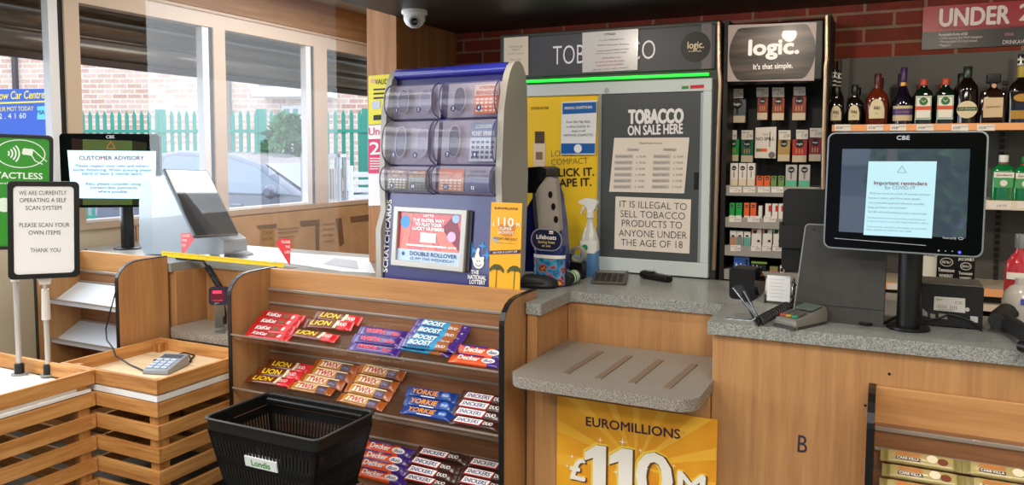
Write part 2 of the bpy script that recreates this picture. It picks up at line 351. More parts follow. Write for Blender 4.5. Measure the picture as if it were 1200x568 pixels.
# roller shutter half lowered outside
t = thing('roller_shutter', 'dark ribbed roller shutter half lowered outside the windows', 'shutter', (-4.5, 2.5, 2.05))
P = []
z = 2.07
while z < 2.62:
    for q, d in ((0, 0), (.012, .02), (.035, .036), (.065, .042), (.095, .036), (.118, .02), (.13, 0)): P.append((-4.49+d, z+q))
    z += .137
P2 = P+[(-4.52, z), (-4.52, 2.07)]
Myz = Matrix(((1, 0, 0, 0), (0, 0, 1, 0), (0, 1, 0, 0), (0, 0, 0, 1)))
MB().prism([(a, b) for a, b in P2], -1.0, 6.3, Myz).build('slats', mat('shutter metal', '#6b6861', .35, .6), t, smooth=True)
MB().box(-4.49, -4.455, -1.0, 6.3, 2.03, 2.072).build('bottom_rail', mat('shutter rail', '#2f2f30', .5, .4), t, bevel=.004)
# palisade fence
A = OUT(-60, 15.5); B = OUT(520, 14.0); dv = (B-A); Lf = dv.length; ang = math.degrees(math.atan2(dv.y, dv.x))
MF = Matrix.Translation((A.x, A.y, -.1)) @ Matrix.Rotation(R_(ang), 4, 'Z')
t = thing('palisade_fence', 'green metal palisade fence with pointed pales outside the windows', 'fence', tuple(MF.translation))
FG = mat('teal green paint', '#3f9f8c', .5)
m = MB(); x = 0; hz = 2.38
while x < Lf:
    m.prism([(x, 0), (x+.07, 0), (x+.07, hz-.09), (x+.035, hz), (x, hz-.09)], -.01, .01, MF @ Matrix.Rotation(R_(90), 4, 'X')); x += .155
m.build('pales', FG, t)
m = MB().box(0, Lf, -.03, .03, hz-.42, hz-.36, MF).box(0, Lf, -.03, .03, .3, .36, MF); m.build('rails', FG, t)
x = .4
while x < Lf:
    MB().box(x, x+.16, .0, .1, 0, hz+.02, MF).build('post', FG, t); x += 2.05
# pale brick building behind the fence
A2 = OUT(-300, 24); B2 = OUT(700, 22); ang2 = math.degrees(math.atan2((B2-A2).y, (B2-A2).x)); L2 = (B2-A2).length
MB2 = Matrix.Translation((A2.x, A2.y, -.1)) @ Matrix.Rotation(R_(ang2), 4, 'Z')
bd = thing('building', 'pale pink brick building beyond the green fence', 'building', tuple(MB2.translation))
o = MB().box(0, L2, 0, 3, 0, 8).build('wall', brick('pale brick', '#d2aa97', '#ebd0bf', '#efe2d6', .46, .15, .02, 'XZ', .9, .2)); o.parent = bd; o.matrix_basis = Matrix.Rotation(R_(ang2), 4, 'Z'); WM[o.name] = MB2
# local coordinates along the facade
def bx_at(px): 
    r = ray(px, 180); n = MB2.to_3x3() @ Vector((0, 1, 0)); s = (MB2.translation-CAM).dot(n)/r.dot(n); q = MB2.inverted() @ (CAM+r*s); return q.x
BWH = mat('white upvc', '#f4f6f8', .4)
def bpart(name, mb, m_): 
    o_ = mb.build(name, m_); o_.parent = bd; o_.matrix_basis = Matrix.Rotation(R_(ang2), 4, 'Z'); return o_
x0, x1 = bx_at(312), bx_at(396)
bpart('porch_canopy', MB().box(x0, x1, -1., 0, 3.15, 3.42), BWH)
bpart('porch_roof', MB().box(x0+.2, x1-.1, -.9, 0, 3.42, 3.9), mat('grey slate', '#7d7f86', .7))
x0, x1 = bx_at(332), bx_at(354)
bpart('window', MB().box(x0, x1, -.06, 0, 1.2, 2.95).box(x0+.08, (x0+x1)/2-.05, -.07, -.05, 1.3, 2.85, mi=1).box((x0+x1)/2+.05, x1-.08, -.07, -.05, 1.3, 2.85, mi=1), [BWH, mat('pane grey', '#8fa0b4', .2)])
x0 = bx_at(21)
bpart('downpipe', MB().box(x0, x0+.12, -.12, 0, 0, 8), mat('dark pipe', '#4b4b52', .5))
x0 = bx_at(269)
bpart('downpipe', MB().box(x0, x0+.1, -.12, 0, 0, 5.2), mat('mid pipe', '#8c7f7a', .5))
# car dealer's board on the fence
Ms = MF @ Matrix.Translation((0, -.07, 0)) @ Matrix.Rotation(R_(90), 4, 'X')
s0 = uv(Ms, -60, 108); s1 = uv(Ms, 58, 104); s2 = uv(Ms, 58, 160)
t = thing('shop_sign', 'blue and yellow car centre sign on the fence at far left', 'sign', tuple(Ms.translation))
MB().box(s0[0], s1[0], s2[1], s1[1], -.02, .03, Ms).build('board', mat('sign blue', '#2a62c4', .5), t)
yl = mat('sign yellow', '#f6e04a', .5)
MB().tpx(Ms, 'Onlow Car Centre', -12, 112.5, 54, 110.5, 9, .015, .035, sh=.15).rpx(Ms, [(-60, 122), (57, 118), (57, 120), (-60, 124)], .035).tpx(Ms, 'BOOK YOUR MOT TODAY', -22, 128.5, 41, 127, 5, .01, .035).build('lettering', yl, t)
MB().tpx(Ms, '0 42 . 4 1 60', -10, 136.5, 32, 135.5, 6, .0, .035).build('lettering', PAP, t)
a = uv(Ms, 45, 139); b = uv(Ms, 54, 124)
MB().rpx(Ms, [(45, 125), (55, 124), (55, 140), (45, 140)], .034).build('logo_panel', mat('sign cyan', '#6fd0dd', .5), t)
MB().text(Ms, 'MA', (a[0]+b[0])/2, (a[1]+b[1])/2, abs(b[1]-a[1])*.35, None, 'C', .01, .04).build('logo', mat('sign navy', '#1d4aa0', .5), t)
# parked silver car
cA = OUT(130, 11.2); cB = OUT(372, 10.2)
d = (cB-cA).normalized(); angc = math.degrees(math.atan2(d.y, d.x))
cp = OUT(398, 9.8)      # nose of the car
Mcar = Matrix.Translation((cp.x, cp.y, -.1)) @ Matrix.Rotation(R_(angc), 4, 'Z') @ Matrix.Rotation(R_(90), 4, 'X')   # x forward, y up, z towards the shop
t = thing('parked_car', 'silver hatchback car parked outside beyond the window', 'car', tuple(Mcar.translation))
CP = mat('silver car paint', '#7d8494', .25, .4, coat=.6); CGL = mat('car glass', '#8ea0b2', .08, 0, coat=.4)
def side(pts, z0, z1, name, m_, inset=0, **k): return MB().prism(pts, z0, z1, Mcar).build(name, m_, t, **k)
body = [(.35, .32), (.42, .5), (.38, .72), (.1, .86), (-.55, 1.0), (-.62, 1.02), (-3.7, 1.05), (-3.86, .95), (-3.9, .5), (-3.8, .3), (-3.4, .28), (-3.2, .55), (-2.95, .62), (-2.7, .55), (-2.55, .28), (-.62, .26), (-.45, .5), (-.22, .6), (.0, .52), (.12, .3)]
side(body, -1.72, 0, 'body', CP, bevel=.05, seg=3)
roof = [(-.5, 1.0), (-1.25, 1.43), (-1.7, 1.57), (-2.6, 1.62), (-3.3, 1.52), (-3.78, 1.04)]
rr0 = [(x, y, -.06) for x, y in roof]; 
MB().loft([[(x, y, -.04-(y-1.)*.25) for x, y in roof], [(x, y, -1.68+(y-1.)*.25) for x, y in roof]], Mcar).build('cabin', CP, t, bevel=.05, seg=3)
def wnd(P): 
    return MB().add([(x, y, -.035-(y-1.)*.25+.006) for x, y in P], [tuple(range(len(P)))], Mcar)
wnd([(-.72, 1.05), (-1.33, 1.4), (-1.78, 1.51), (-1.88, 1.51), (-1.8, 1.06)]).build('front_window', CGL, t)
wnd([(-1.9, 1.06), (-1.96, 1.51), (-2.6, 1.54), (-2.82, 1.52), (-2.95, 1.07)]).build('rear_window', CGL, t)
wnd([(-3.05, 1.08), (-2.9, 1.51), (-3.2, 1.46), (-3.5, 1.12)]).build('quarter_window', CGL, t)
wd = [(-.55, 1.03), (-1.28, 1.45)]
MB().add([(wd[0][0]+.02, wd[0][1]+.02, -.15), (wd[0][0]+.02, wd[0][1]+.02, -1.57), (wd[1][0]+.02, wd[1][1]+.0, -1.45), (wd[1][0]+.02, wd[1][1]+.0, -.25)], [(0, 1, 2, 3)], Mcar).build('windscreen', CGL, t)
MB().box(-1.62, -1.45, .88, .915, -.01, .03, Mcar).build('door_handle', CP, t, bevel=.01)
MB().box(-2.75, -2.58, .9, .935, -.01, .03, Mcar).build('door_handle', CP, t, bevel=.01)
MB().line(Mcar, [(-1.85, 1.04), (-1.83, .35)], .012, .003).line(Mcar, [(-.7, 1.0), (-.72, .6)], .012, .003).line(Mcar, [(-2.95, 1.0), (-2.7, .62)], .012, .003).line(Mcar, [(-3.6, .8), (.2, .72)], .01, .003).build('door_gaps', mat('car gap', '#4c5058', .6), t)
MB().ball((-.95, 1.09, .12), .1, 12, Mcar, sz=.8).build('wing_mirror', CP, t, smooth=True)
MB().loft([[(.1, .7, 0), (.36, .68, -.1), (.36, .62, -.1), (.12, .6, 0)], [(.1, .7, .01), (.38, .68, -.08), (.38, .62, -.08), (.12, .6, .01)]], Mcar).build('headlight', mat('headlight', '#dfe6ee', .1), t)
for wx in (-.22, -2.95):
    w = MB().cyl((wx, .31, -.2), (wx, .31, .0), .3, seg=28, M=Mcar).build('wheel', mat('tyre', '#1b1b1d', .8), t, smooth=True)
    MB().cyl((wx, .31, -.02), (wx, .31, .008), .2, seg=28, M=Mcar).build('hubcap', mat('alloy', '#b5b8bd', .3, .7), w, smooth=True)
# things at the kerb seen in the far windows
random.seed(3)
LF = mat('leaf green', '#3c7a45', .7)
def bush(name, lab, c, rx, rz, n, sz=.12, m_=None, cat='bush'):
    mb = MB()
    for i in range(n):
        u = random.uniform(-1, 1); th = random.uniform(0, 2*math.pi); rr_ = random.uniform(.55, 1)**.5; q = math.sqrt(1-u*u)
        p_ = Vector((c[0]+rx*rr_*q*math.cos(th), c[1]+rx*rr_*q*math.sin(th), c[2]+rz*rr_*u))
        a = Vector((random.uniform(-1, 1), random.uniform(-1, 1), random.uniform(-1, 1))).normalized()*sz; b_ = a.cross(Vector((random.random(), random.random(), random.random()))).normalized()*sz*.5
        mb.add([p_-a, p_+b_, p_+a, p_-b_], [(0, 1, 2, 3)])
    return tag(mb.build(name, m_ or noisy(LF, .3, 4)), lab, cat)
c = OUT(338, 13.75); bush('bush', 'leafy green bush in front of the fence behind the car', (c.x, c.y, 1.15), .5, 1.05, 1100)
def crate_out(name, lab, cat, px0, px1, Z, z0, z1, m_, ribs=True):
    a = OUT(px0, Z); b = OUT(px1, Z); dd_ = b-a; L_ = dd_.length; M_ = Matrix.Translation((a.x, a.y, 0)) @ Matrix.Rotation(math.atan2(dd_.y, dd_.x), 4, 'Z')
    t_ = thing(name, lab, cat, (a.x, a.y, z0)); f = MB()
    for x_ in (0, L_-.04): 
        for y_ in (0, L_*.8): f.box(x_, x_+.04, y_, y_+.04, z0, z1, M_)
    for z_ in (z0, (z0+z1)/2, z1-.04): f.box(0, L_, 0, .04, z_, z_+.04, M_).box(0, L_, L_*.8, L_*.8+.04, z_, z_+.04, M_).box(0, .04, 0, L_*.8, z_, z_+.04, M_).box(L_-.04, L_, 0, L_*.8, z_, z_+.04, M_)
    f.build('frame', m_, t_); return t_, M_, L_
t1, M_, L_ = crate_out('wire_cage', 'pale wire storage cage standing outside the far window', 'cage', 352, 398, 9.0, -.1, 1.48, mat('galvanised', '#c8ccd2', .4, .5))
mb = MB()
for i in range(14): mb.box(L_*i/14, L_*i/14+.008, 0, .008, -.1, 1.44, M_)
mb.build('mesh', mat('galvanised', '#c8ccd2'), t1)
MB().box(.1, L_-.1, .1, .6, .95, 1.3, M_).build('cardboard_load', mat('load brown', '#8e7d70', .8), t1)
MB().box(.12, L_-.12, .1, .6, .4, .8, M_).build('red_load', mat('load red', '#d0505a', .7), t1)
a = OUT(322, 12.9); tag(MB().box(a.x-.2, a.x+.2, a.y-.2, a.y+.2, -.1, 1.05).build('wheelie_bin', mat('bin red', '#d9656c', .5), bevel=.04), 'faded red bin standing between the car and the fence', 'bin')
a = OUT(356, 12.7); tag(MB().box(a.x-.2, a.x+.2, a.y-.2, a.y+.2, -.1, 1.2).build('wheelie_bin', mat('bin green', '#58b574', .5), bevel=.04), 'light green bin standing beside the bush', 'bin')
a = OUT(408, 8.6); b = OUT(440, 8.6)
d_ = (b-a); M_ = Matrix.Translation((a.x, a.y, 0)) @ Matrix.Rotation(math.atan2(d_.y, d_.x), 4, 'Z'); L_ = d_.length
t = thing('plastic_chair', 'white plastic chair with slatted back outside the last window', 'chair', (a.x, a.y, -.1))
wp = mat('white resin', '#f2f4f6', .4)
mb = MB()
for i in range(6): mb.box(.03, L_*.8, 0, .02, .8+i*.085, .855+i*.085, M_)
mb.build('backrest', wp, t, bevel=.006); MB().box(0, L_*.85, -.4, .02, .38, .42, M_).build('seat', wp, t, bevel=.01)
for x_ in (0, L_*.8):
    MB().box(x_, x_+.05, -.02, .03, -.1, 1.35, M_).build('leg', wp, t, bevel=.006); MB().box(x_, x_+.05, -.42, -.37, -.1, .4, M_).build('leg', wp, t, bevel=.006)
# hedge seen mirrored in the screens, across the street behind the viewer
bush('hedge', 'tall dense green hedge across the street behind the shop front', (-1.65, -8, 2.1), 1.25, 2.5, 3600, .17, noisy(mat('hedge green', '#6da556', .7), .35, 3))
ob = thing('building', 'slate blue terrace across the street behind the shop front', 'building', (-6, -16, -.1))  # unseen block added to darken the sky reflected in the screens
MB().box(-16, 6, -20, -16, -.1, 5.2).build('wall', noisy(mat('slate blue render', '#93a0b6', .8), .15, 1.5), ob)
wn = MB()
for k in range(7): wn.box(-15+k*3, -13.6+k*3, -15.98, -15.9, 1., 2.4).box(-15+k*3, -13.6+k*3, -15.98, -15.9, 3.2, 4.4)
wn.build('windows', mat('far pane', '#b9c6d4', .3), ob); MB().prism([(-16.3, 5.2), (6.3, 5.2), (5.5, 6.8), (-15.5, 6.8)], 16, 20, Matrix.Rotation(R_(90), 4, 'X')).build('roof', mat('far roof', '#4c4a52', .8), ob)
# ================================================================= COUNTER
WT = .95
out = [(-4.15, 2.68), (-3.17, 2.68), (-3.17, 2.87), (-2.52, 2.87), (-2.52, 2.68), (-1.19, 2.68), (-1.19, 2.565), (-1.125, 2.565), (-1.125, 2.865), (-.52, 2.865), (-.52, 2.55), (1.55, 2.55), (1.55, 3.06), (.06, 3.06), (.06, 3.41), (-2.155, 3.41), (-2.155, 3.165), (-2.34, 3.165), (-2.34, 3.41), (-4.15, 3.41)]
tag(MB().prism(out, WT-.042, WT).build('counter_worktop', GRAN, bevel=.008, seg=3), 'continuous grey speckled worktop running along the whole shop counter', 'worktop')
def unit(label, boxes, lows=()):
    x0, y0 = boxes[0][0], boxes[0][2]; t = thing('counter_unit', label, 'counter', ((boxes[0][0]+boxes[0][1])/2, y0, 0))
    for bx__ in boxes: MB().box(*bx__).build('carcass', LAM, t, bevel=.002)
    for bx__ in lows: MB().box(*bx__).build('lower_panel', LAM, t, bevel=.002)
    return t
ZT = WT-.043
unit('beech counter unit behind the almost empty rack at the left end', [(-4.14, -3.16, 2.70, 3.40, 0, ZT)])
unit('beech recessed counter unit above the stone shelf with the scanner', [(-3.155, -2.535, 2.885, 3.40, 0, ZT)], [(-3.153, -2.537, 2.72, 2.883, 0, .595)])
unit('beech counter unit behind the chocolate rack and lottery stand', [(-2.53, -1.19, 2.70, 3.16, 0, ZT), (-1.185, -1.145, 2.575, 3.16, 0, ZT)])
unit('beech recessed counter unit with the yellow poster under the stone shelf', [(-1.143, -.507, 2.88, 3.40, 0, ZT)], [(-1.143, -.507, 2.555, 2.878, 0, .705)])
t = unit('beech counter unit on the right with the pen mark and low rack', [(-.505, 1.54, 2.575, 3.05, 0, ZT), (-.505, .05, 3.052, 3.40, 0, ZT)])
sc = MB()
for px, py in [(1042, 438), (1014, 475)]:
    u_, v_ = on(1, 2.573, px, py).x, on(1, 2.573, px, py).z; sc.cyl((u_, 2.5765, v_), (u_, 2.573, v_), .004)
sc.build('screw_hole', BLK, t)
M_ = FR((0, 2.5735, 0)); MB().tpx(M_, 'B', 935, 519, 946, 521, 20, 0, .0005).build('pen_mark', mat('pen ink', '#2c2a3c', .6), t)
tag(MB().box(-.53, -.46, 2.571, 2.5745, .06, .90).build('panel_joint', LAM), None, None) if False else None
# stone bagging shelves in the two notches
def bag_shelf(x0, x1, y0, y1, name, label, strips, mark=None):
    t = thing(name, label, 'shelf', ((x0+x1)/2, y1, .75))
    r = .07; P = [(x0, y1), (x0, y0+r*.6)]
    P += [(x0+r-r*math.cos(R_(a)), y0+r-r*math.sin(R_(a))) for a in (15, 30, 45, 60, 75, 90)]
    P += [(x1-r+r*math.sin(R_(a)), y0+r-r*math.cos(R_(a))) for a in (0, 15, 30, 45, 60, 75, 90)]+[(x1, y1)]
    P = list(reversed(P))
    MB().prism(P, .712, .75).build('slab', GRAN2, t, bevel=.012, seg=3)
    for s in strips:
        MB().box(-.012, .012, -s[4]/2, s[4]/2, .749, .753, TR((s[0]+s[2])/2, (s[1]+s[3])/2, 0, math.degrees(math.atan2(s[3]-s[1], s[2]-s[0]))-90)).build('metal_strip', STEEL if not mark else SILV, t, bevel=.001)
    return t
st = []
for p0, p1 in [((662, 438), (704, 412)), ((700, 444), (738, 417)), ((740, 449), (774, 422)), ((781, 455), (814, 427))]:
    a = PZ(.75, *p0); b_ = PZ(.75, *p1); st.append((a.x, a.y, b_.x, b_.y, (b_-a).length))
bag_shelf(-1.14, -.50, 2.31, 2.862, 'bagging_shelf', 'speckled stone bagging shelf with four metal strips beside the yellow lottery poster', st)
def shz_(p0, p1, z):
    a = PZ(z, *p0); b_ = PZ(z, *p1); return (a.x, a.y, b_.x, b_.y, (b_-a).length)
o = bag_shelf(-3.15, -2.54, 2.615, 2.868, 'bagging_shelf', 'speckled stone shelf under the red glowing scanner, left of the sweets rack', [])
o.location.z -= .11
# ---------------------------------------------------------------- display racks
RAIL = mat('clear rail', '#8f8378', .15, 0, coat=.5)
RAILW = RAIL
ACR = glass('acrylic tray', '#e8c9ac', .3, .12, .03)
ACRW = mat('milky acrylic tray', '#dfe4ee', .25, coat=.5)
def side_profile(yf, yb, z0, zt, r):
    P = [(yb, z0), (yb, zt), (yf+r*1.6, zt)]
    for a in (20, 40, 60, 80): P.append((yf+r*1.6-r*1.6*math.sin(R_(a)), zt-r*1.1+r*1.1*math.cos(R_(a))))
    P += [(yf, zt-r*1.1), (yf, z0)]
    return P
Mxy = Matrix(((0, 0, 1, 0), (1, 0, 0, 0), (0, 1, 0, 0), (0, 0, 0, 1)))   # (y, z, x) -> (x, y, z)
def rack(name, label, x0, x1, yf, yb, zt, shelves, sides=(1, 1), rails=(), tray=ACR, lip=True, inner=DARKLAM, z0=.06, top=None):
    t = thing(name, label, 'display rack', ((x0+x1)/2, yb, 0))
    top = top or zt
    MB().box(x0+.018, x1-.018, yb-.018, yb, z0, top).build('back_panel', LAMX, t, bevel=.002)
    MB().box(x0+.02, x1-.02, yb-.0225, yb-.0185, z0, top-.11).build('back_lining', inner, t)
    P = side_profile(yf, yb+.026 if zt > .9 else yb, z0, zt, .075)
    for k, (xa, xb) in enumerate(((x0, x0+.018), (x1-.018, x1))):
        if not sides[k]: continue
        o = MB().prism(P, xa, xb, Mxy).build('side_panel', LAM, t, bevel=.001)
        xm = (xa+xb)/2
        E_ = [(xm, y_, z_) for y_, z_ in P[1:]]
        mb = MB()
        Q = P[1:]
        for (ya, za), (yc, zc) in zip(Q, Q[1:]):
            d = math.hypot(yc-ya, zc-za); nx_, nz_ = (zc-za)/d, -(yc-ya)/d   # outward
            ou = -.003 if True else 0
            mb.add([(x, y_+nx_*s_, z_+nz_*s_) for x in (xa-.001, xb+.001) for (y_, z_) in ((ya, za), (yc, zc)) for s_ in (-.0005, .003)], [(0, 1, 3, 2), (4, 6, 7, 5), (0, 4, 5, 1), (2, 3, 7, 6), (1, 5, 7, 3), (0, 2, 6, 4)])
        mb.build('edge_strip', BLK, o)
    for z_ in rails: MB().box(x0+.019, x1-.019, yb-.034, yb-.023, z_-.007, z_+.007).build('rail', RAIL, t, bevel=.003)
    for (zf, zb, yf_) in shelves:
        s = MB().add([(x0+.02, yf_, zf), (x1-.02, yf_, zf), (x1-.02, yb-.024, zb), (x0+.02, yb-.024, zb)], [(0, 1, 2, 3)])
        s.add([(x0+.02, yf_, zf), (x1-.02, yf_, zf), (x1-.02, yf_-.008, zf+.028), (x0+.02, yf_-.008, zf+.028)], [(0, 1, 2, 3)])
        o = s.build('shelf_tray', tray, t)
        MB().box(x0+.02, x1-.02, yf_-.012, yf_-.006, zf+.022, zf+.028).build('lip_edge', RAIL, o)
        MB().box(x0+.02, x1-.02, yb-.032, yb-.023, zb-.004, zb+.008).build('rail', RAIL, o, bevel=.003)
    return t
CR = dict(x0=-2.5, x1=-1.192, yf=2.40, yb=2.66)
# the slopes of the middle rack: (front z, back z, front y)
SH = [(.705, .826, 2.405), (.475, .606, 2.405), (.175, .300, 2.405)]
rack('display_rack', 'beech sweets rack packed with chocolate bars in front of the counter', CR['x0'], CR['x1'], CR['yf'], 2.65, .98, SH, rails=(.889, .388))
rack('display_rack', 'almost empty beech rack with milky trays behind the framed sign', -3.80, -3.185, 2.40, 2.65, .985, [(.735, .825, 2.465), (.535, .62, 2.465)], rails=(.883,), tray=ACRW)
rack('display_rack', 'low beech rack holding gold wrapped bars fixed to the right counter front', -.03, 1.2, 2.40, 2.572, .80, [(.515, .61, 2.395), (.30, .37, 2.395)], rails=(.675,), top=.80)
# ---------------------------------------------------------------- slatted crates
def crate(name, label, x0, x1, y0, y1, zt, faces, tray_z, n=7):
    t = thing(name, label, 'crate', ((x0+x1)/2, (y0+y1)/2, 0)); p = .093; h = .058; th = .016
    for k in range(n):
        z1 = zt-k*p; z0 = z1-h
        if z0 < .0: break
        if 'F' in faces: MB().box(x0, x1, y0, y0+th, z0, z1).build('slat', PINE, t, bevel=.0015)
        if 'B' in faces: MB().box(x0, x1, y1-th, y1, z0, z1).build('slat', PINE, t, bevel=.0015)
        if 'R' in faces: MB().box(x1-th, x1, y0+th, y1-th, z0, z1).build('slat', PINEY, t, bevel=.0015)
        if 'L' in faces: MB().box(x0, x0+th, y0+th, y1-th, z0, z1).build('slat', PINEY, t, bevel=.0015)
    for cx in (x0+th, x1-th-.05):
        for cy_ in (y0+th, y1-th-.05):
            MB().box(cx, cx+.05, cy_, cy_+.05, 0, zt-.012).build('post', PINEZ, t, bevel=.0015)
    return t
tc1 = crate('slatted_crate', 'pine slatted crate holding the two sign poles, front left', -3.72, -2.925, 1.18, 2.083, .60, 'FBRL', .53)
MB().box(-3.70, -2.945, 1.2, 2.065, .525, .537).build('tray_board', mat('white board', '#eceae6', .5), tc1)
tc2 = crate('slatted_crate', 'pine slatted crate with the pin pad resting inside, against the counter', -3.155, -2.565, 2.088, 2.60, .60, 'FBRL', .55)
o = MB().box(-3.138, -2.582, 2.105, 2.583, .535, .547).build('tray_board', PLY, tc2)
MB().box(-3.138, -2.5655, 2.0885, 2.583, .512, .5348).build('white_backing', mat('white board', '#eceae6', .5), tc2)
MB().box(-2.945, -2.926, 1.2, 2.065, .512, .524).build('white_backing', mat('white board', '#eceae6', .5), tc1)
# loose white boards lying in the front crate
a = MB().prism([(-3.6, 1.62), (-3.02, 1.62), (-3.02, 1.98), (-3.3, 2.03), (-3.6, 2.03)], .5375, .5425).build('sheet_of_card', mat('white board', '#eceae6', .5)); tag(a, 'white card sheet lying in the front left crate', 'card')
tag(MB().prism([(-3.45, 1.25), (-3.0, 1.25), (-3.0, 1.60), (-3.45, 1.60)], .5375, .5415).build('sheet_of_card', mat('grey white board', '#dfe2e6', .5)), 'pale folded sheet nearest the viewer in the front left crate', 'card')
# ================================================================= CHOCOLATE BARS
def foil(mat_): return mat_
def wrap(name, h, rough=.28, coat=.4):
    m = mat(name, h, rough, .0, coat=coat)
    if 'bumped' not in m:
        N, L = nt(m); tc = N.new('ShaderNodeTexCoord'); n = N.new('ShaderNodeTexNoise'); n.inputs['Scale'].default_value = 55; n.inputs['Detail'].default_value = 3
        L.new(tc.outputs['Object'], n.inputs['Vector']); bp = N.new('ShaderNodeBump'); bp.inputs['Strength'].default_value = .35; bp.inputs['Distance'].default_value = .004
        L.new(n.outputs['Fac'], bp.inputs['Height']); L.new(bp.outputs[0], N['Principled BSDF'].inputs['Normal']); m['bumped'] = 1
    return m
def bar_proto(name, L_, W, H, base, bands, texts, deco=None, SX=1.28, SY=1.0):
    global SCM
    SCM = Matrix.Diagonal((SX, SY, 1.15, 1))
    """wrapped bar along x, centred; bands = (from, to, colour) fractions; texts = (string, cx, cy, h, w, colour, bold, shear)"""
    root = thing(name, 'x', 'chocolate bar'); S_ = Matrix.Diagonal((SX, SY, 1.15, 1)); mats = [base]+[b_[2] for b_ in bands]
    st = [0, .012, .055, .075, .10, .14]+[.14+.72*i/10 for i in range(1, 10)]+[.86, .90, .925, .945, .988, 1.]
    rings = []; mis = []
    for k, f in enumerate(st):
        e = min(f, 1-f); x = (f-.5)*L_
        if e < .06: h = .0012; w_ = W/2*(1.02 if e < .03 else .98)
        else:
            g = min(1, (e-.06)/.07)**.5; h = max(.002, H*g*.5); w_ = W/2*(.96+.0*g)-.0005*math.sin(k*2.1)
        zc = H*.5
        rings.append([(x, y_, z_+zc) for y_, z_, _ in ring(w_, h, 0, 3.2, 14)])
        mi = 0
        for bi, b_ in enumerate(bands):
            if b_[0] <= f < b_[1]: mi = bi+1
        mis.append(mi)
    MB().loft(rings, S_, 0, True, mis[:-1]).build('wrapper', mats, root, smooth=True)
    grp = {}
    for tx in texts: grp.setdefault(tx[5].name, (tx[5], []))[1].append(tx)
    for m_, lst in grp.values():
        mb = MB()
        for (s_, cx, cy_, h, w_, _, bo, sh) in lst: mb.text(S_, s_, cx, cy_, h, w_, 'C', bo, H+.0012+(.0004 if m_.name.endswith('top') else 0), 0, sh)
        mb.build('lettering', m_, root)
    if deco: deco(root, H)
    return root
def panel(root, H, P, m_, name='print_panel', dz=.0008): MB().poly(SCM, P, H+dz).build(name, m_, root)
RD = wrap('red wrap', '#c4121e'); BRN = wrap('brown wrap', '#3b1a12'); LBR = wrap('tan brown wrap', '#6e2f16'); PUR = wrap('purple wrap', '#41207a'); DBL = wrap('blue wrap', '#123a86')
CYN = wrap('cyan wrap', '#1d8fbf'); ORG = wrap('orange wrap', '#e2531b'); GLD = wrap('gold wrap', '#c58a3a', .22); CAR = wrap('caramel wrap', '#a2521d'); PALEG = wrap('pale gold wrap', '#b5a46c', .25); WHR = wrap('red white wrap', '#d8232b')
YEL = mat('yellow letters', '#f7d21c', .4); WLT = mat('white letters', '#f6f3ee', .4); RLT = mat('red letters', '#c1152b', .4); ORL = mat('orange letters', '#f39a1e', .4); BLL = mat('blue letters', '#1b2f7e', .4); PKL = mat('pale red letters', '#ff5a60', .4); WT2 = mat('white letters top', '#f6f3ee', .4)
def el(cx, cy_, rx, ry, n=18): return [(cx+rx*math.cos(2*math.pi*k/n), cy_+ry*math.sin(2*math.pi*k/n)) for k in range(n)]
def bx_(x0, x1, y0, y1, sk=0): return [(x0-sk, y0), (x1-sk, y0), (x1+sk, y1), (x0+sk, y1)]
PR = {}
PR['kitkat'] = bar_proto('chocolate_bar', .185, .045, .014, RD, [], [('KitKat', -.032, 0, .017, .06, WLT, .02, .25), ('8', .05, .0, .016, .012, WLT, .02, .2)], lambda r, H: (panel(r, H, el(-.032, 0, .042, .018), mat('deep red print', '#a30d18', .4)), panel(r, H, bx_(.005, .032, -.01, .01), mat('brown print', '#7c4a2c', .4)), panel(r, H, el(.058, .0, .014, .017), mat('bright red print', '#e63840', .4))))
PR['lion'] = bar_proto('chocolate_bar', .19, .045, .016, LBR, [(.66, 1.1, WHR)], [('LION', -.026, .001, .022, .075, YEL, .03, .2), ('DUO', .058, 0, .014, .032, WLT, .02, .1)], lambda r, H: (panel(r, H, bx_(.028, .04, -.018, .018, .004), mat('cream print', '#ead6b0', .4)),))
PR['wispa'] = bar_proto('chocolate_bar', .185, .042, .015, PUR, [], [('WISPA', -.024, 0, .017, .075, PKL, .03, .15), ('duo', .048, -.002, .014, .034, PKL, .03, .1)])
PR['boost'] = bar_proto('chocolate_bar', .195, .042, .016, CYN, [(0, .12, PUR), (.62, .8, mat('boost brown', '#9a5a2c', .3)), (.8, 1.1, PUR)], [('BOOST', -.026, .002, .018, .075, WLT, .03, .2), ('DUO', .046, -.006, .011, .03, WLT, .02, .15)], lambda r, H: (panel(r, H, bx_(-.066, .012, -.0165, -.0105), mat('navy print', '#182f6e', .4)),))
PR['decker'] = bar_proto('chocolate_bar', .195, .046, .017, ORG, [(.66, 1.1, PUR)], [('Decker', -.028, .002, .02, .075, WLT, .03, .1), ('duo', .042, .0, .015, .032, mat('purple letters top', '#3b1670', .4), .02, .1)], lambda r, H: (panel(r, H, bx_(-.08, .02, .013, .02), PUR), panel(r, H, el(.042, .0, .024, .0125), WLT)))
PR['twix'] = bar_proto('chocolate_bar', .20, .045, .016, GLD, [(0, .1, CAR), (.62, .84, mat('twix blue brown', '#5b4250', .3)), (.84, 1.1, CAR)], [('TWIX', -.02, 0, .022, .075, RLT, .035, .2), ('XTRA', .05, -.005, .010, .03, mat('pale blue letters', '#8f9ccb', .4), .02, .1)], lambda r, H: (panel(r, H, bx_(-.062, .02, -.0125, .0125, .004), mat('twix cream', '#f6e3c4', .4)), panel(r, H, bx_(-.07, .075, .014, .0185), mat('pale gold print', '#f0d9a0', .4)), panel(r, H, bx_(-.07, .075, -.0185, -.016), mat('deep gold print', '#8c4a18', .4))), SX=1.14)
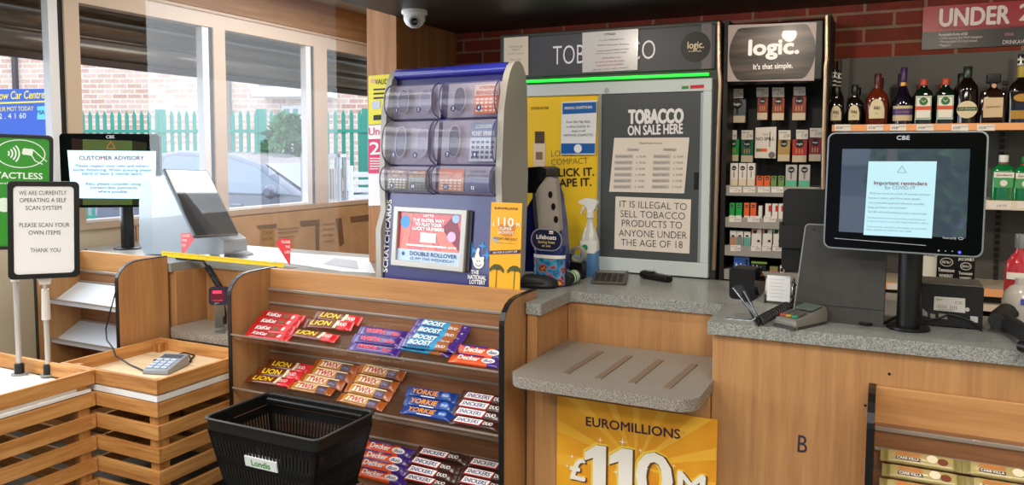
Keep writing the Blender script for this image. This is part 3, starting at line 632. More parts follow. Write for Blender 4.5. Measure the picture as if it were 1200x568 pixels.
PR['yorkie'] = bar_proto('chocolate_bar', .18, .042, .017, DBL, [], [('YORKIE', -.02, .001, .019, .092, ORL, .035, .1), ('DUO', .052, 0, .009, .02, WT2, .02, 0)], lambda r, H: (panel(r, H, el(.052, 0, .016, .014), mat('mid blue print', '#2f63b8', .4)), panel(r, H, bx_(-.03, .02, -.0185, -.014), mat('pale strip', '#d6dcef', .4))))
PR['snickers'] = bar_proto('chocolate_bar', .185, .042, .017, BRN, [], [('SNICKERS', -.028, .0, .0145, .078, BLL, .03, .25), ('DUO', .044, 0, .013, .032, WLT, .03, .15)], lambda r, H: (panel(r, H, bx_(-.074, .022, -.0155, .0125, .004), RLT), panel(r, H, bx_(-.072, .019, -.0115, .0115, .004), WLT, dz=.001)))
PR['grenade'] = bar_proto('chocolate_bar', .165, .045, .018, PALEG, [(.0, .1, mat('dull gold wrap', '#8f834f', .25)), (.9, 1.1, mat('dull gold wrap', '#8f834f', .25))], [('GRENADE', -.025, .006, .014, .05, mat('orange letters top', '#e8742c', .4), .006, 0), ('CARB KILLA', -.025, -.009, .008, .045, WLT, .02, 0)], lambda r, H: (panel(r, H, bx_(-.05, .0, -.0145, -.004), mat('brown strip', '#4b2e1f', .4)), panel(r, H, el(.024, .001, .0115, .014), mat('cream biscuit', '#eadfc0', .5)), panel(r, H, el(.045, -.004, .011, .012), mat('choc chunk', '#7a3d22', .5))))
_used = set()
def bar_at(kind, M, label, group):
    if kind not in _used:
        _used.add(kind); r = PR[kind]; place(r, M); r['label'] = label; r['group'] = group; return r
    return dup(PR[kind], M, label, group)
NICE = dict(kitkat='red wrapped wafer bar', lion='yellow lettered brown bar', wispa='red lettered purple bar', boost='white lettered blue bar', decker='orange and purple bar', twix='gold twin biscuit bar', yorkie='orange lettered navy bar', snickers='blue lettered dark brown bar', grenade='gold protein bar')
DBG = 0
def stack(kind, shelf, rows, where, W=.044):
    """rows: (pixel x of the left end, pixel y of the middle, yaw, lift in bar heights); each row lies on the sloping tray"""
    zf, zb, yf_ = shelf; yb = 2.626; sl = math.atan2(zb-zf, yb-yf_); H = .0195
    for i, (px, py, yaw, lv) in enumerate(rows):
        # where this sight line meets the bar tops above the tray
        n = Vector((0, -math.sin(sl), math.cos(sl))); o = Vector((0, yf_, zf))+n*(H*(lv+1)+.001); r = ray(px, py); p = CAM+r*((o-CAM).dot(n)/r.dot(n))
        L_ = .19*(1.14 if kind == 'twix' else 1.28)
        if p.y < 2.432: p = p+Vector((0, 1, math.tan(sl)))*(2.432-p.y)
        if p.x < -2.476: p.x = -2.476
        q_ = min(1, (-1.214-p.x)/L_); til = R_(14)*(i < len(rows)-1 or lv > 0)
        M = Matrix.Translation(p-n*H*(1 if til == 0 else .75)) @ Matrix.Rotation(sl+til, 4, 'X') @ Matrix.Rotation(R_(yaw if q_ > .99 else 0), 4, 'Z') @ Matrix.Diagonal((q_, 1, 1, 1)) @ Matrix.Translation((L_/2-.004, 0, 0))
        if DBG: print('row', kind, i, round(p.y, 3))
        pos = ORD[len(rows)-1-i] if len(rows) > 1 else ''
        lab = '%s, %s from the front, %s' % (NICE[kind], pos, where) if len(rows) > 1 else '%s in the %s' % (NICE[kind], where)
        bar_at(kind, M, lab, NICE[kind].replace(' bar', ' bars', 1))
S1, S2, S3 = SH
stack('kitkat', S1, [(307, 366, -1, 0), (300, 374, 2, 0), (293, 382, 3, 0), (285, 391, -1, 0)], 'top tray, left end')
stack('lion', S1, [(370, 367, -2, 0), (358, 377, 3, 0), (341, 387, -1, 0)], 'top tray beside the red bars')
stack('wispa', S1, [(421, 385, 0, 0), (414, 394, 1, 0), (409, 403, 0, 0)], 'top tray')
stack('boost', S1, [(489, 376, -3, 0), (484, 384, -2, 0), (478, 392, -2, 0), (466, 402, -1, 0), (471, 399, 1, 1)], 'top tray right of centre')
stack('decker', S1, [(538, 408, 0, 0), (529, 417, 1, 0)], 'top tray, right end')
stack('lion', S2, [(314, 424, 0, 0), (302, 433, 2, 0), (290, 441, 3, 0)], 'middle tray, left end')
stack('twix', S2, [(371, 424, -1, 0), (365, 433, -2, 0), (355, 441, -2, 0), (341, 449, 0, 0)], 'left gold pile, middle tray')
stack('twix', S2, [(423, 430, -2, 0), (415, 441, -3, 0), (408, 452, -3, 0), (399, 463, -3, 0)], 'right gold pile, middle tray')
stack('yorkie', S2, [(476, 456, 0, 0), (474, 467, 0, 0), (470, 477, 0, 0)], 'middle tray')
stack('snickers', S2, [(541, 461, 0, 0), (535, 470, 0, 0), (531, 479, -1, 0), (528, 489, -1, 0)], 'middle tray, right end')
stack('decker', S3, [(428, 519, -1, 0), (424, 530, 0, 0), (420, 539, 0, 0), (417, 550, 0, 0)], 'lowest tray beside the black basket')
stack('snickers', S3, [(489, 526, 0, 0), (480, 536, -2, 0), (475, 546, -1, 0), (471, 556, 0, 0)], 'lowest tray, middle pile')
stack('snickers', S3, [(548, 538, -1, 0), (541, 549, -2, 0), (537, 559, -2, 0), (531, 569, 0, 0)], 'lowest tray, right end')
# three more in the low rack on the right
zf, zb, yf_ = (.515, .61, 2.395); sl = math.atan2(zb-zf, 2.548-yf_)
k = 0
for (xs, col) in ((-.012, 'left'), (.20, 'middle'), (.47, 'right')):
    for j in range(3):
        yy = 2.522-j*.0455; z_ = zf+(yy-yf_)*math.tan(sl)
        M = Matrix.Translation((xs+.125+(.006 if j == 1 else 0), yy, z_+.003)) @ Matrix.Rotation(sl, 4, 'X')
        bar_at('grenade', M, '%s, %s from the front, %s column of the low rack' % (NICE['grenade'], ORD[2-j], col), 'pale gold wrapped protein bars')
# ================================================================= TOBACCO CABINET (front face y = 3.43)
Yc = 3.43
DG = mat('gantry grey', '#3d3d38', .45); CHG = mat('charcoal door', '#4b4f52', .45)
t = thing('tobacco_cabinet', 'large grey tobacco cabinet with lit header standing behind the counter', 'cabinet', (-1.2, 3.55, 0))
XL, XR = -1.737, -.672
MB().box(XL, XR, Yc+.01, 3.74, .0, 2.075).build('cabinet_body', DG, t, bevel=.006)
Mt = FR((XL, Yc+.006, 1.9))
# header
MB().box(XL+.02, XR-.018, Yc-.006, Yc+.02, 1.865, 2.055).build('header_panel', mat('header charcoal', '#48474d', .45), t, bevel=.003)
Mh = FR((0, Yc-.007, 0))
hl = MB().tpx(Mh, 'TOB', 648, 65, 685, 63, 22, -.008, .001).tpx(Mh, 'CCO', 722, 61, 768, 57.5, 22, -.008, .001)
hl.build('lettering', mat('white print', '#f2f0f4', .4), t)
lg = MB().disc(Mh, *uv(Mh, 815, 55), .066, .001).build('logo_disc', mat('logo dark', '#262524', .4), t)
MB().tpx(Mh, 'logic.', 806, 53, 825, 52, 8, .015, .002).tpx(Mh, "it's that simple", 807, 60, 822, 59.5, 2.2, 0, .002).build('logo_text', mat('cream print', '#efe6dc', .4), lg)
gl = MB().rpx(Mh, [(822, 28), (834, 27), (834, 80), (822, 81)], .0008); gl.build('pale_edge', mat('warm glow print', '#6d6668', .4), t)
# led strip
MB().box(-1.60, XR-.045, Yc-.004, Yc+.02, 1.838, 1.850).build('light_strip', mat('green led', '#1fe03a', .4, emit=1.6), t)
# white frame with two doors
WF = mat('pale blue white metal', '#cfd9da', .3)
fr = MB().box(XL+.03, XR-.025, Yc-.022, Yc+.02, 1.77, 1.825).box(XL+.03, XR-.025, Yc-.022, Yc+.02, .955, 1.02).box(XR-.062, XR-.025, Yc-.022, Yc+.02, 1.02, 1.77).box(XL+.03, XL+.065, Yc-.022, Yc+.02, 1.02, 1.77)
fr.build('door_frame', WF, t, bevel=.003)
dr = MB().box(-1.205, XR-.062, Yc-.014, Yc+.01, 1.02, 1.77).build('door', CHG, t, bevel=.003)
dl = MB().box(XL+.065, -1.195, Yc-.004, Yc+.01, 1.02, 1.77).build('door', mat('yellow door print', '#f7cb2c', .4), t, bevel=.003)
MB().box(-1.212, -1.198, Yc-.018, Yc, 1.02, 1.77).build('door_edge', mat('pale aluminium', '#a9b0b2', .3, .6), t)
MB().box(XR-.072, XR-.060, Yc-.02, Yc-.012, 1.02, 1.765).build('edge_profile', mat('pale aluminium', '#a9b0b2', .3, .6), dr)
Md = FR((0, Yc-.0145, 0))
a = uv(Md, 813, 222); b_ = uv(Md, 821, 202)
MB().box(a[0], b_[0], a[1], b_[1], -.002, .002, Md).build('recess_handle', BLK, dr, bevel=.001)
MB().tpx(Md, 'TOBACCO', 737, 137, 800.5, 135.5, 15.5, .055, .001).tpx(Md, 'ON SALE HERE', 736, 153, 800, 150.5, 11, .035, .001).build('lettering', mat('white print', '#f2f0f4', .4), dr)
Mf = FR((0, Yc-.0225, 0))
MB().rpx(Mf, [(809, 100), (825, 99), (825, 103), (809, 104)]).build('red_sticker', RED, t)
MB().rpx(Mf, [(799, 101), (807, 100.5), (807, 104), (799, 104.5)]).build('green_sticker', GRN, t)
MB().disc(Mf, *uv(Mf, 711, 106), .012).build('lock', SILV, t)
# yellow vape poster artwork on the left door
Ml = FR((0, Yc-.0045, 0))
MB().tpx(Ml, 'CONTAINS NICOTINE', 622, 127, 643, 126.5, 3, .01, .001).build('lettering', INK, dl)
MB().tpx(Ml, 'LOGIC', 646, 180, 672, 179, 7, -.01, .001).tpx(Ml, 'COMPACT', 646, 190, 689, 188, 7, -.01, .001).build('lettering', mat('thin brown print', '#6b5a3a', .4), dl)
MB().tpx(Ml, 'CLICK IT.', 646, 202.5, 696, 201, 9, .035, .001).tpx(Ml, 'VAPE IT.', 648, 214.5, 693, 213, 9, .035, .001).build('lettering', INK, dl)
vp = MB().rpx(Ml, [(625, 166), (639, 166), (639, 195), (625, 195)], .001); o = vp.build('printed_pod', mat('pod cream', '#e8d3b8', .4), dl)
MB().rpx(Ml, [(627, 154), (638, 154), (638, 168), (627, 168)], .0015).build('printed_pod_cap', mat('pod dark', '#53423a', .4), dl)
MB().rpx(Ml, [(628, 178), (636, 178), (636, 187), (628, 187)], .0018).build('printed_pod_body', mat('pod mid', '#8f6d52', .4), dl)
cv = MB(); pts = [uv(Ml, x_, y_) for x_, y_ in [(700, 228), (690, 236), (686, 250), (692, 268), (700, 280)]]; cv.line(Ml, pts, .006, .0008); pts = [uv(Ml, x_, y_) for x_, y_ in [(640, 300), (655, 285), (668, 290), (680, 310)]]; cv.line(Ml, pts, .01, .0008)
cv.build('swirl', mat('light yellow print', '#f7cf5a', .4), dl)
def sheet(name, label, M, P, m_, z=.002, cat='notice'):
    """flat sheet on a board: pixel outline P"""
    return tag(MB().prism([uv(M, *p) for p in reversed(P)], z-.0012, z, M).build(name, m_), label, cat)
def lines(M, z, rows, col, name, par, bold=0, w=None):
    mb = MB()
    for r in rows: mb.tpx(M, r[0], r[1], r[2], r[3], r[4], r[5], bold, z)
    return mb.build(name, col, par)
# papers on the header
p = sheet('paper_notice', 'laminated paper covering the middle of the TOBACCO header', Mh, [(683, 38.5), (748.5, 34), (747.5, 82), (683, 85)], mat('laminated paper', '#d9d5d6', .25, coat=.25), .006)
lines(Mh, .0075, [('TEMPORARY', 708, 40.5, 722, 40, 2.4)], INK, 'heading', p)
lines(Mh, .0075, [('for your safety and ours', 703, 47.5, 732, 45.5, 1.8), ('please keep your distance', 701, 53, 738, 51.5, 1.8), ('while you are being served', 700, 60, 737, 57, 1.8), ('and have your card ready', 698, 63, 735, 61, 1.8), ('thank you very much', 695, 82, 737, 79, 1.8)], INKG, 'lettering', p)
lines(Mh, .0075, [('contactless only', 706, 68, 728, 67, 2), ('no cash on this till today', 698, 73, 732, 71, 2), ('menthol not available', 700, 77, 731, 75, 2)], mat('red ink', '#b8434f', .5), 'lettering', p)
p = sheet('paper_notice', 'cream paper at the left end of the TOBACCO header', Mh, [(591, 44.5), (619.5, 42.5), (619.5, 88), (591, 89)], mat('cream paper', '#ead9c6', .3), .004)
lines(Mh, .0055, [('LICENCE OF', 597, 55, 613, 54.5, 2), ('TOBACCO', 600, 58.5, 610, 58, 2), ('this shop is registered', 596, 63, 614, 62.5, 1.3), ('for sale', 599, 70, 612, 69.5, 1.3)], INKG, 'lettering', p)
# menthol ban leaflet
p = sheet('leaflet', 'blue and white menthol cigarette ban leaflet on the yellow door', Ml, [(659.5, 119.5), (701, 117.5), (698.5, 181), (658, 181)], mat('leaflet white', '#eef0f4', .25), .012)
MB().rpx(Ml, [(660.5, 121), (700, 119.5), (700, 132), (660.5, 134)], .0135).build('blue_band', mat('leaflet blue', '#1d62b0', .4), p); MB().rpx(Ml, [(659, 168), (698.5, 168), (698, 179.5), (658.5, 180)], .0135).build('blue_band', mat('leaflet blue', '#1d62b0', .4), p)
MB().disc(Ml, *uv(Ml, 678.5, 174), .02, .0145).build('crest', mat('crest white', '#f2f4f8', .4), p)
lines(Ml, .0145, [('MENTHOL CIGARETTE BAN', 663, 127, 695, 125.5, 3)], WLT, 'heading', p, .02)
lines(Ml, .0135, [('From 20th May 2020,', 665, 143, 693, 142.5, 2.6), ('it will be ILLEGAL for', 665, 148.5, 693, 148, 2.6), ('shops to sell', 671, 153.5, 687, 153, 2.6), ('MENTHOL CIGARETTES', 662, 158.5, 696, 158, 2.6)], INK, 'lettering', p)
# price list and the legal notice
p = sheet('price_list', 'white tobacco price list taped to the grey cabinet door', Md, [(720, 161.5), (808, 161), (802, 226.5), (714, 224.5)], PAPW, .0025)
lines(Md, .004, [('Tobacco Products Price List', 749, 167.5, 776, 167.5, 2)], INK, 'heading', p)
pl = MB(); bxs = MB()
for i in range(6):
    y_ = 183.5+i*7.1; sh_ = -i*.4
    for (a0, a1, t0) in ((718, 738, 'Sterling Dual 20'), (763, 782, 'Rolling Tobacco')):
        bxs.rpx(Md, [(a0+3+sh_, y_-2.6), (a1+4+sh_, y_-2.6), (a1+4+sh_, y_+1.9), (a0+3+sh_, y_+1.9)], .0035)
        pl.tpx(Md, t0, a0+4+sh_, y_-.4, a1+2+sh_, y_-.4, 1.8, 0, .005).tpx(Md, '£ 10.60', a1+8+sh_, y_-.2, a1+19+sh_, y_-.2, 2.4, 0, .004)
bxs.rpx(Md, [(735, 173.5), (749, 173.5), (749, 177), (735, 177)], .0035).rpx(Md, [(777, 173.5), (793, 173.5), (793, 177), (777, 177)], .0035)
pl.tpx(Md, 'Cigarettes', 737, 175.2, 747, 175.2, 2, 0, .005).tpx(Md, 'Rolling', 779, 175.2, 791, 175.2, 2, 0, .005)
bxs.build('price_boxes', mat('grey box print', '#cfc8c2', .5), p); pl.build('lettering', INKG, p)
p = sheet('legal_notice', 'white notice saying selling tobacco under 18 is illegal', Md, [(721.5, 230), (810, 233.5), (808, 297), (720, 291.5)], PAPW, .0025)
lines(Md, .004, [('IT IS ILLEGAL TO', 726.5, 238.5, 805, 242, 8), ('SELL TOBACCO', 727.5, 250, 803, 253, 8), ('PRODUCTS TO', 729, 261, 799.5, 263.7, 8), ('ANYONE UNDER', 725.5, 272.5, 805, 275.5, 8), ('THE AGE OF 18', 728, 283.5, 800, 286.5, 8)], mat('black marker', '#141416', .5), 'lettering', p, -.012)
# chrome upright rails either side of the vape gantry
Mrod = mat('warm chrome', '#b59a80', .3, .8)
# ================================================================= VAPE GANTRY
t = thing('vape_display', 'black vape display unit with lit brand header between cabinet and bottles', 'display unit', (-.45, 3.6, 0))
x0, x1 = -.655, -.232
MB().box(x0, x1, 3.72, 3.745, .0, 2.08).box(x0, x0+.018, 3.44, 3.72, .0, 2.07).box(x1-.018, x1, 3.44, 3.72, 0, 2.07).build('carcass', mat('black brown board', '#1a1512', .5), t)
Mg = FR((0, 3.425, 0))
c = [uv(Mg, *p) for p in [(852.5, 24), (966.5, 21.5), (966, 97), (851, 98)]]
MB().box(c[3][0], c[1][0], c[3][1], c[1][1], -.10, 0, Mg).build('header_box', BLK, t, bevel=.008)
c2 = [uv(Mg, *p) for p in [(853.5, 29.5), (957, 26), (954, 94.5), (852.5, 95.5)]]
mb = MB().poly(Mg, [c2[3], c2[2], c2[1], c2[0]], .001); hp = mb.build('header_panel', mat('header rose grey', '#a8968f', .35, coat=.1, emit=.12), t)
cx_, cy__ = uv(Mg, 904, 61.5)
disc = [(cx_+.173*math.cos(a_), max(c2[3][1]+.001, min(c2[1][1]-.004, cy__+.173*math.sin(a_)))) for a_ in [2*math.pi*k/48 for k in range(48)]]
dm = mat('header disc', '#3a322c', .32, coat=.12); N, L = nt(dm); tc = N.new('ShaderNodeTexCoord'); sp = N.new('ShaderNodeSeparateXYZ'); L.new(tc.outputs['Object'], sp.inputs[0]); n_ = N.new('ShaderNodeTexNoise'); n_.inputs['Scale'].default_value = 3; mp_ = N.new('ShaderNodeMapping'); mp_.inputs['Scale'].default_value = (1, 1, 9); L.new(tc.outputs['Object'], mp_.inputs[0]); L.new(mp_.outputs[0], n_.inputs['Vector']); r_ = ramp(N, L, n_.outputs['Fac'], [(.35, '#1c1815'), (.55, '#4b4038'), (.75, '#786557')]); L.new(r_.outputs[0], N['Principled BSDF'].inputs['Base Color'])
MB().poly(Mg, disc, .002).build('dark_disc', dm, hp)
cr = mat('cream lit print', '#f3ece4', .4, emit=.25)
MB().tpx(Mg, 'logic.', 878, 56, 936, 53.5, 17, .05, .003).tpx(Mg, "It's that simple.", 883, 78.5, 929, 76.5, 6, .02, .003).build('lettering', cr, hp)
MB().tpx(Mg, 'Exclusively from', 889, 47.5, 922, 46, 2.6, 0, .003).build('lettering', mat('copper print', '#8a6f5e', .4), hp)
SHELF = mat('shelf strip grey', '#9d9891', .4)
shz = []
Ye = 3.45
for (py, lab) in ((229, 0), (266, 1), (299, 2), (327, 3)):
    z_ = PY(Ye, 853, py).z; shz.append(z_)
    o = MB().box(x0+.02, x1-.02, Ye, 3.72, z_+.036, z_+.042).box(x0+.02, x1-.02, Ye-.004, Ye, z_, z_+.045).build('shelf', SHELF, t, bevel=.001)
Me = FR((0, Ye-.0045, 0))
# price tickets along the shelf strips
def ticket(M, px, py, w_, h_, group, label, txt='£7.99', z=.001, m_=None):
    o = tag(MB().rpx(M, [(px, py), (px+w_, py), (px+w_, py+h_), (px, py+h_)], z).build('price_ticket', m_ or PAPW), label, 'price ticket', group)
    MB().tpx(M, txt, px+w_*.45, py+h_*.62, px+w_*.92, py+h_*.62, h_*.35, 0, z+.001).tpx(M, 'pods 2 pack', px+1, py+h_*.22, px+w_*.7, py+h_*.22, h_*.2, 0, z+.001).build('lettering', INKG, o)
    return o
for i, px in enumerate((855, 871, 888, 904)): ticket(Me, px, 219, 14, 6.5, 'tickets on the vape unit', 'white price ticket, %s from left on the highest vape shelf strip' % ORD[i])
for i, px in enumerate((854.5, 876, 895)): ticket(Me, px, 253, 14, 7, 'tickets on the vape unit', 'white price ticket, %s from left on the second vape shelf strip' % ORD[i])
for i, px in enumerate((856, 880, 893, 904)): ticket(Me, px, 287, 12, 7, 'tickets on the vape unit', 'white price ticket, %s from left on the third vape shelf strip' % ORD[i])
# vape packets
def pack(px0, px1, py0, py1, y, base, low, label, cat='vape packet', group=None, depth=.03, logo=True, kind='pod', name='vape_packet'):
    M = FR((0, y, 0)); a = uv(M, px0, py1); b_ = uv(M, px1, py0); w_, h_ = b_[0]-a[0], b_[1]-a[1]
    o = tag(MB().box(a[0], b_[0], a[1], b_[1], -depth, 0, M).build(name, base, bevel=.001), label, cat, group)
    if low: MB().rect(M, a[0]+.001, a[1]+.001, b_[0]-.001, a[1]+h_*.3, .0008).build('warning_panel', low, o)
    if logo:
        MB().disc(M, (a[0]+b_[0])/2, b_[1]-h_*.2, w_*.3, .001).build('logo_disc', INK, o)
        MB().text(M, 'logic', (a[0]+b_[0])/2, b_[1]-h_*.2, w_*.14, w_*.42, 'C', .02, .002).build('logo_text', WLT, o)
    mb = MB()
    if kind == 'pod' and h_ > .05:
        for k in range(3): mb.rect(M, a[0]+w_*(.24+.2*k), a[1]+h_*.38, a[0]+w_*(.33+.2*k), a[1]+h_*.58, .001)
        mb.build('pod_print', mat('copper pods', '#c98f63', .4), o)
    elif kind == 'pen': 
        mb.rect(M, (a[0]+b_[0])/2-w_*.06, a[1]+h_*.36, (a[0]+b_[0])/2+w_*.06, a[1]+h_*.66, .001).build('pen_print', INK, o)
    return o, M, a, b_
C1 = mat('copper pack', '#9a3d20', .3); CRM = mat('cream warning', '#e0cdb0', .5); GYP = mat('steel grey pack', '#5d6466', .35); WHP = mat('white pack', '#e5ded6', .4)
GP = mat('leaf green pack', '#15a043', .35); DGP = mat('deep green pack', '#0d6b45', .35); GOL = mat('gold pack', '#c7a05c', .3, .3); REP = mat('red pack', '#c8301f', .35); CRP = mat('cherry pack', '#8f1b2e', .35); ORP = mat('orange pack', '#e8622a', .35)
yy = 3.60
hang = [(854, 874, 116, 144, GYP, CRM, 'dark grey vape packet, leftmost under the lit header', 'pen'), (887, 900, 112.5, 140.5, C1, CRM, 'copper vape packet, second hanging from the left under the header', 'pod'), (904.5, 919.5, 112.5, 141, C1, CRM, 'copper vape packet, third hanging from the left under the header', 'pod'), (928, 945, 112, 141, C1, CRM, 'copper vape packet, rightmost hanging under the header', 'pod')]
for q in hang: pack(q[0], q[1], q[2], q[3], yy, q[4], q[5], q[6], kind=q[7], group='packets hanging under the header')
row2 = [(852, 866, 163, 189, GP, 'bright green vape packet, leftmost of the second hanging row', ), (868, 883, 163, 190, DGP, 'deep green vape packet in the second hanging row'), (911, 926, 163, 189, GOL, 'gold vape packet right of the NO SPILL notice'), (928, 946, 163, 190, REP, 'bright red vape packet in the second hanging row'), (947.5, 963, 161, 189, CRP, 'dark cherry vape packet, rightmost of the second hanging row')]
for q in row2: pack(q[0], q[1], q[2], q[3], yy, q[4], CRM, q[5], group='packets of the second hanging row')
Mp2 = FR((0, yy-.012, 0))
for i, (px, py, w_, h_) in enumerate([(856, 104, 15, 11), (886.5, 102.5, 14, 11), (905, 102.5, 14, 11), (930, 102, 14, 10)]): ticket(Mp2, px, py, w_, h_, 'hanging price cards', 'white price card over the %s copper or grey packet from left' % ORD[i])
for i, (px, py, w_, h_) in enumerate([(850, 152.5, 13.5, 11), (869, 152.5, 13.5, 11), (912.5, 152.5, 14, 11), (933, 152, 14, 11), (949, 150, 14, 11)]): ticket(Mp2, px, py, w_, h_, 'hanging price cards', 'white price card over the %s packet of the second row' % ORD[i])
p = sheet('paper_notice', 'white NO SPILL pods card in the middle of the vape unit', Mp2, [(885.5, 149.5), (910, 148.5), (909, 185.5), (884.5, 185)], PAPW, .002)
lines(Mp2, .0035, [('NO SPILL', 886, 162.5, 907.5, 162.5, 3.6)], INK, 'lettering', p, .01)
lines(Mp2, .0035, [('PODS', 894, 157.5, 900, 157.5, 2)], INKG, 'lettering', p); MB().rpx(Mp2, [(902, 154), (902.8, 154), (902.4, 172), (901.6, 172)], .004).build('vape_pen_print', INK, p)
MB().rpx(Mp2, [(886, 174), (892, 174), (892, 177.5), (886, 177.5)], .0035).build('green_panel', mat('olive print', '#7d7a3e', .5), p); MB().rpx(Mp2, [(892, 174), (899, 174), (899, 177.5), (892, 177.5)], .0035).build('orange_panel', ORP, p); MB().disc(Mp2, *uv(Mp2, 904.5, 181.5), .014, .0035).build('logo_disc', INKG, p)
# first shelf
zb_ = [s_+.042 for s_ in shz]
def pz(px, z_, y): return None
def shelfpack(px0, px1, py0, k, base, low, label, group, y=3.47, **kw):
    M = FR((0, y, 0)); bot = zb_[k]; a = PY(y, px0, py0); b_ = PY(y, px1, py0); h_ = a.z-bot; w_ = b_.x-a.x; M = FR((a.x, y, bot))
    o = tag(MB().box(0, w_, 0, h_, -kw.get('d', .03), 0, M).build('vape_packet', base, bevel=.001), label, 'vape packet', group)
    if low: MB().rect(M, .001, .001, w_-.001, h_*kw.get('lh', .3), .0008).build('warning_panel', low, o)
    if kw.get('logo', 1):
        MB().disc(M, w_/2, h_*.78, w_*.3, .001, ry=min(w_*.3, h_*.2)).build('logo_disc', INK, o); MB().text(M, 'logic', w_/2, h_*.78, w_*.13, w_*.42, 'C', .02, .002).build('logo_text', WLT, o)
    if kw.get('pen'): MB().rect(M, w_*.44, h_*.36, w_*.56, h_*.64, .001).build('pen_print', mat('taupe print', '#7b6250', .5), o)
    return o
for i, (a_, b2) in enumerate([(856, 865), (866, 875), (876, 885)]): shelfpack(a_, b2, 191, 0, WHP, CRM, 'tall cream pen packet, %s from left on the top vape shelf' % ORD[i], 'pen packets on the top vape shelf', pen=1)
for i, (a_, b2, m_) in enumerate([(886.5, 894.5, ORP), (895.5, 902.5, ORP), (903.5, 910, mat('green brown pack', '#6d8f4a', .4)), (912, 919, mat('green brown pack', '#6d8f4a', .4))]): shelfpack(a_, b2, 206, 0, m_, None, '%s pod carton on the top vape shelf, %s from left' % ('small orange' if i < 2 else 'small green', ORD[i]), 'small cartons on the top vape shelf')
for i, (a_, b2) in enumerate([(921, 934), (936.5, 949.5)]): shelfpack(a_, b2, 193, 0, mat('silver pack', '#b9b4b0', .35), mat('mint band', '#57b38a', .4), 'large silver starter packet, %s of two on the top vape shelf' % ['left', 'right'][i], 'starter packets', pen=1)
cols = [GP, GP, ORP, ORP, WHP]
for i, (a_, b2, m_) in enumerate([(855, 861, GP), (862.5, 869.5, GP), (872, 878, ORP), (879.5, 886, ORP)]): shelfpack(a_, b2, 237.5, 1, m_, WHP, '%s refill carton on the second vape shelf, %s from left' % ('green' if i < 2 else 'orange', ORD[i]), 'refill cartons', lh=.15)
shelfpack(889, 893, 241, 1, WHP, None, 'narrow plain white carton on the second vape shelf', None, logo=0)
for i, (a_, b2) in enumerate([(897, 903.5), (905, 911.5), (912.5, 918)]):
    o = shelfpack(a_, b2, 238.5, 1, WHP, None, 'white carton with red corner, %s of three on the second vape shelf' % ORD[i], 'red cornered cartons', logo=0)
    a = PY(3.47, (a_+b2)/2+.5, 240); MB().rect(FR((0, 3.4693, 0)), a.x, a.z-.028, a.x+.012, a.z-.002, .0006).build('red_corner', REP, o)
for i, (m_, a_) in enumerate([('#b98468', 855.5), ('#7b8a86', 863.5), ('#5fa79d', 872)]):
    o = shelfpack(a_, a_+7.5, 270+i*.5, 2, WHP, mat('sample%d' % i, m_, .4), 'slanted striped pod sachet, %s from left on the third vape shelf' % ORD[i], 'striped sachets', logo=0, lh=.6, d=.02)
    MB().rect(FR((0, 3.4693, 0)), *(lambda q: (q.x, q.z-.02, q.x+.012, q.z-.012))(PY(3.47, a_+2, 272)), .0006).build('dark_print', INK, o)
for i, (a_, b2, m_) in enumerate([(881, 892.5, '#e07a5f'), (894, 905, '#d98a94'), (906.5, 917, '#5fb06a')]):
    o = shelfpack(a_, b2, 267, 2, WHP, None, '%s topped white refill box on the third vape shelf' % ['coral', 'pink', 'green'][i], 'refill boxes on the third vape shelf', logo=0)
    q = PY(3.47, a_, 267); w_ = PY(3.47, b2, 267).x-q.x; Mq = FR((0, 3.4693, 0)); MB().poly(Mq, [(q.x+.001, q.z-.028), (q.x+w_*.8, q.z-.001), (q.x+.001, q.z-.001)], .0006).build('colour_corner', mat('corner%d' % i, m_, .4), o); MB().disc(Mq, q.x+w_*.35, q.z-.015, .008, .001).build('logo_disc', INK, o); MB().rect(Mq, q.x+w_*.6, q.z-.06, q.x+w_*.85, q.z-.05, .001).build('pod_print', INK, o)
o = shelfpack(860, 878.5, 299, 3, mat('blue pack', '#1557b0', .3, coat=.4), mat('pale blue strip', '#9db8d8', .4), 'blue vape kit box on the lowest vape shelf', None, logo=0, lh=.18, d=.05); q = PY(3.47, 868, 311); MB().text(FR((0, 3.4693, 0)), 'blu', q.x, q.z, .022, .042, 'C', .01, .001).build('lettering', WLT, o); q = PY(3.47, 873.5, 308); MB().rect(FR((0, 3.4693, 0)), q.x, q.z-.03, q.x+.01, q.z+.015, .0008).build('vape_print', INK, o)
o = shelfpack(880, 898, 305, 3, BLK, None, 'black and green vape kit box on the lowest vape shelf', None, logo=0, d=.05); q = PY(3.47, 887, 313); MB().text(FR((0, 3.4693, 0)), 'blu', q.x, q.z, .018, .034, 'C', .01, .001).build('lettering', WLT, o); q = PY(3.47, 880.5, 308); MB().rect(FR((0, 3.4693, 0)), q.x, q.z, q.x+.065, q.z+.008, .0008).build('green_band', mat('lime', '#7fa93a', .4), o)
o = shelfpack(902, 911.5, 312, 3, mat('olive pack', '#8b8a52', .4), mat('pink band', '#c77a7a', .4), 'small olive carton on the lowest vape shelf', None, logo=0)
o = shelfpack(914, 919, 311, 3, PAPW, None, 'small black and white carton on the lowest vape shelf', None, logo=0); q = PY(3.47, 914.5, 318); MB().rect(FR((0, 3.4693, 0)), q.x, q.z, q.x+.012, q.z+.015, .0008).build('print', INK, o)
shelfpack(847, 851, 314, 3, WHP, None, 'tiny white carton at the left end of the lowest vape shelf', None, logo=0) if False else None
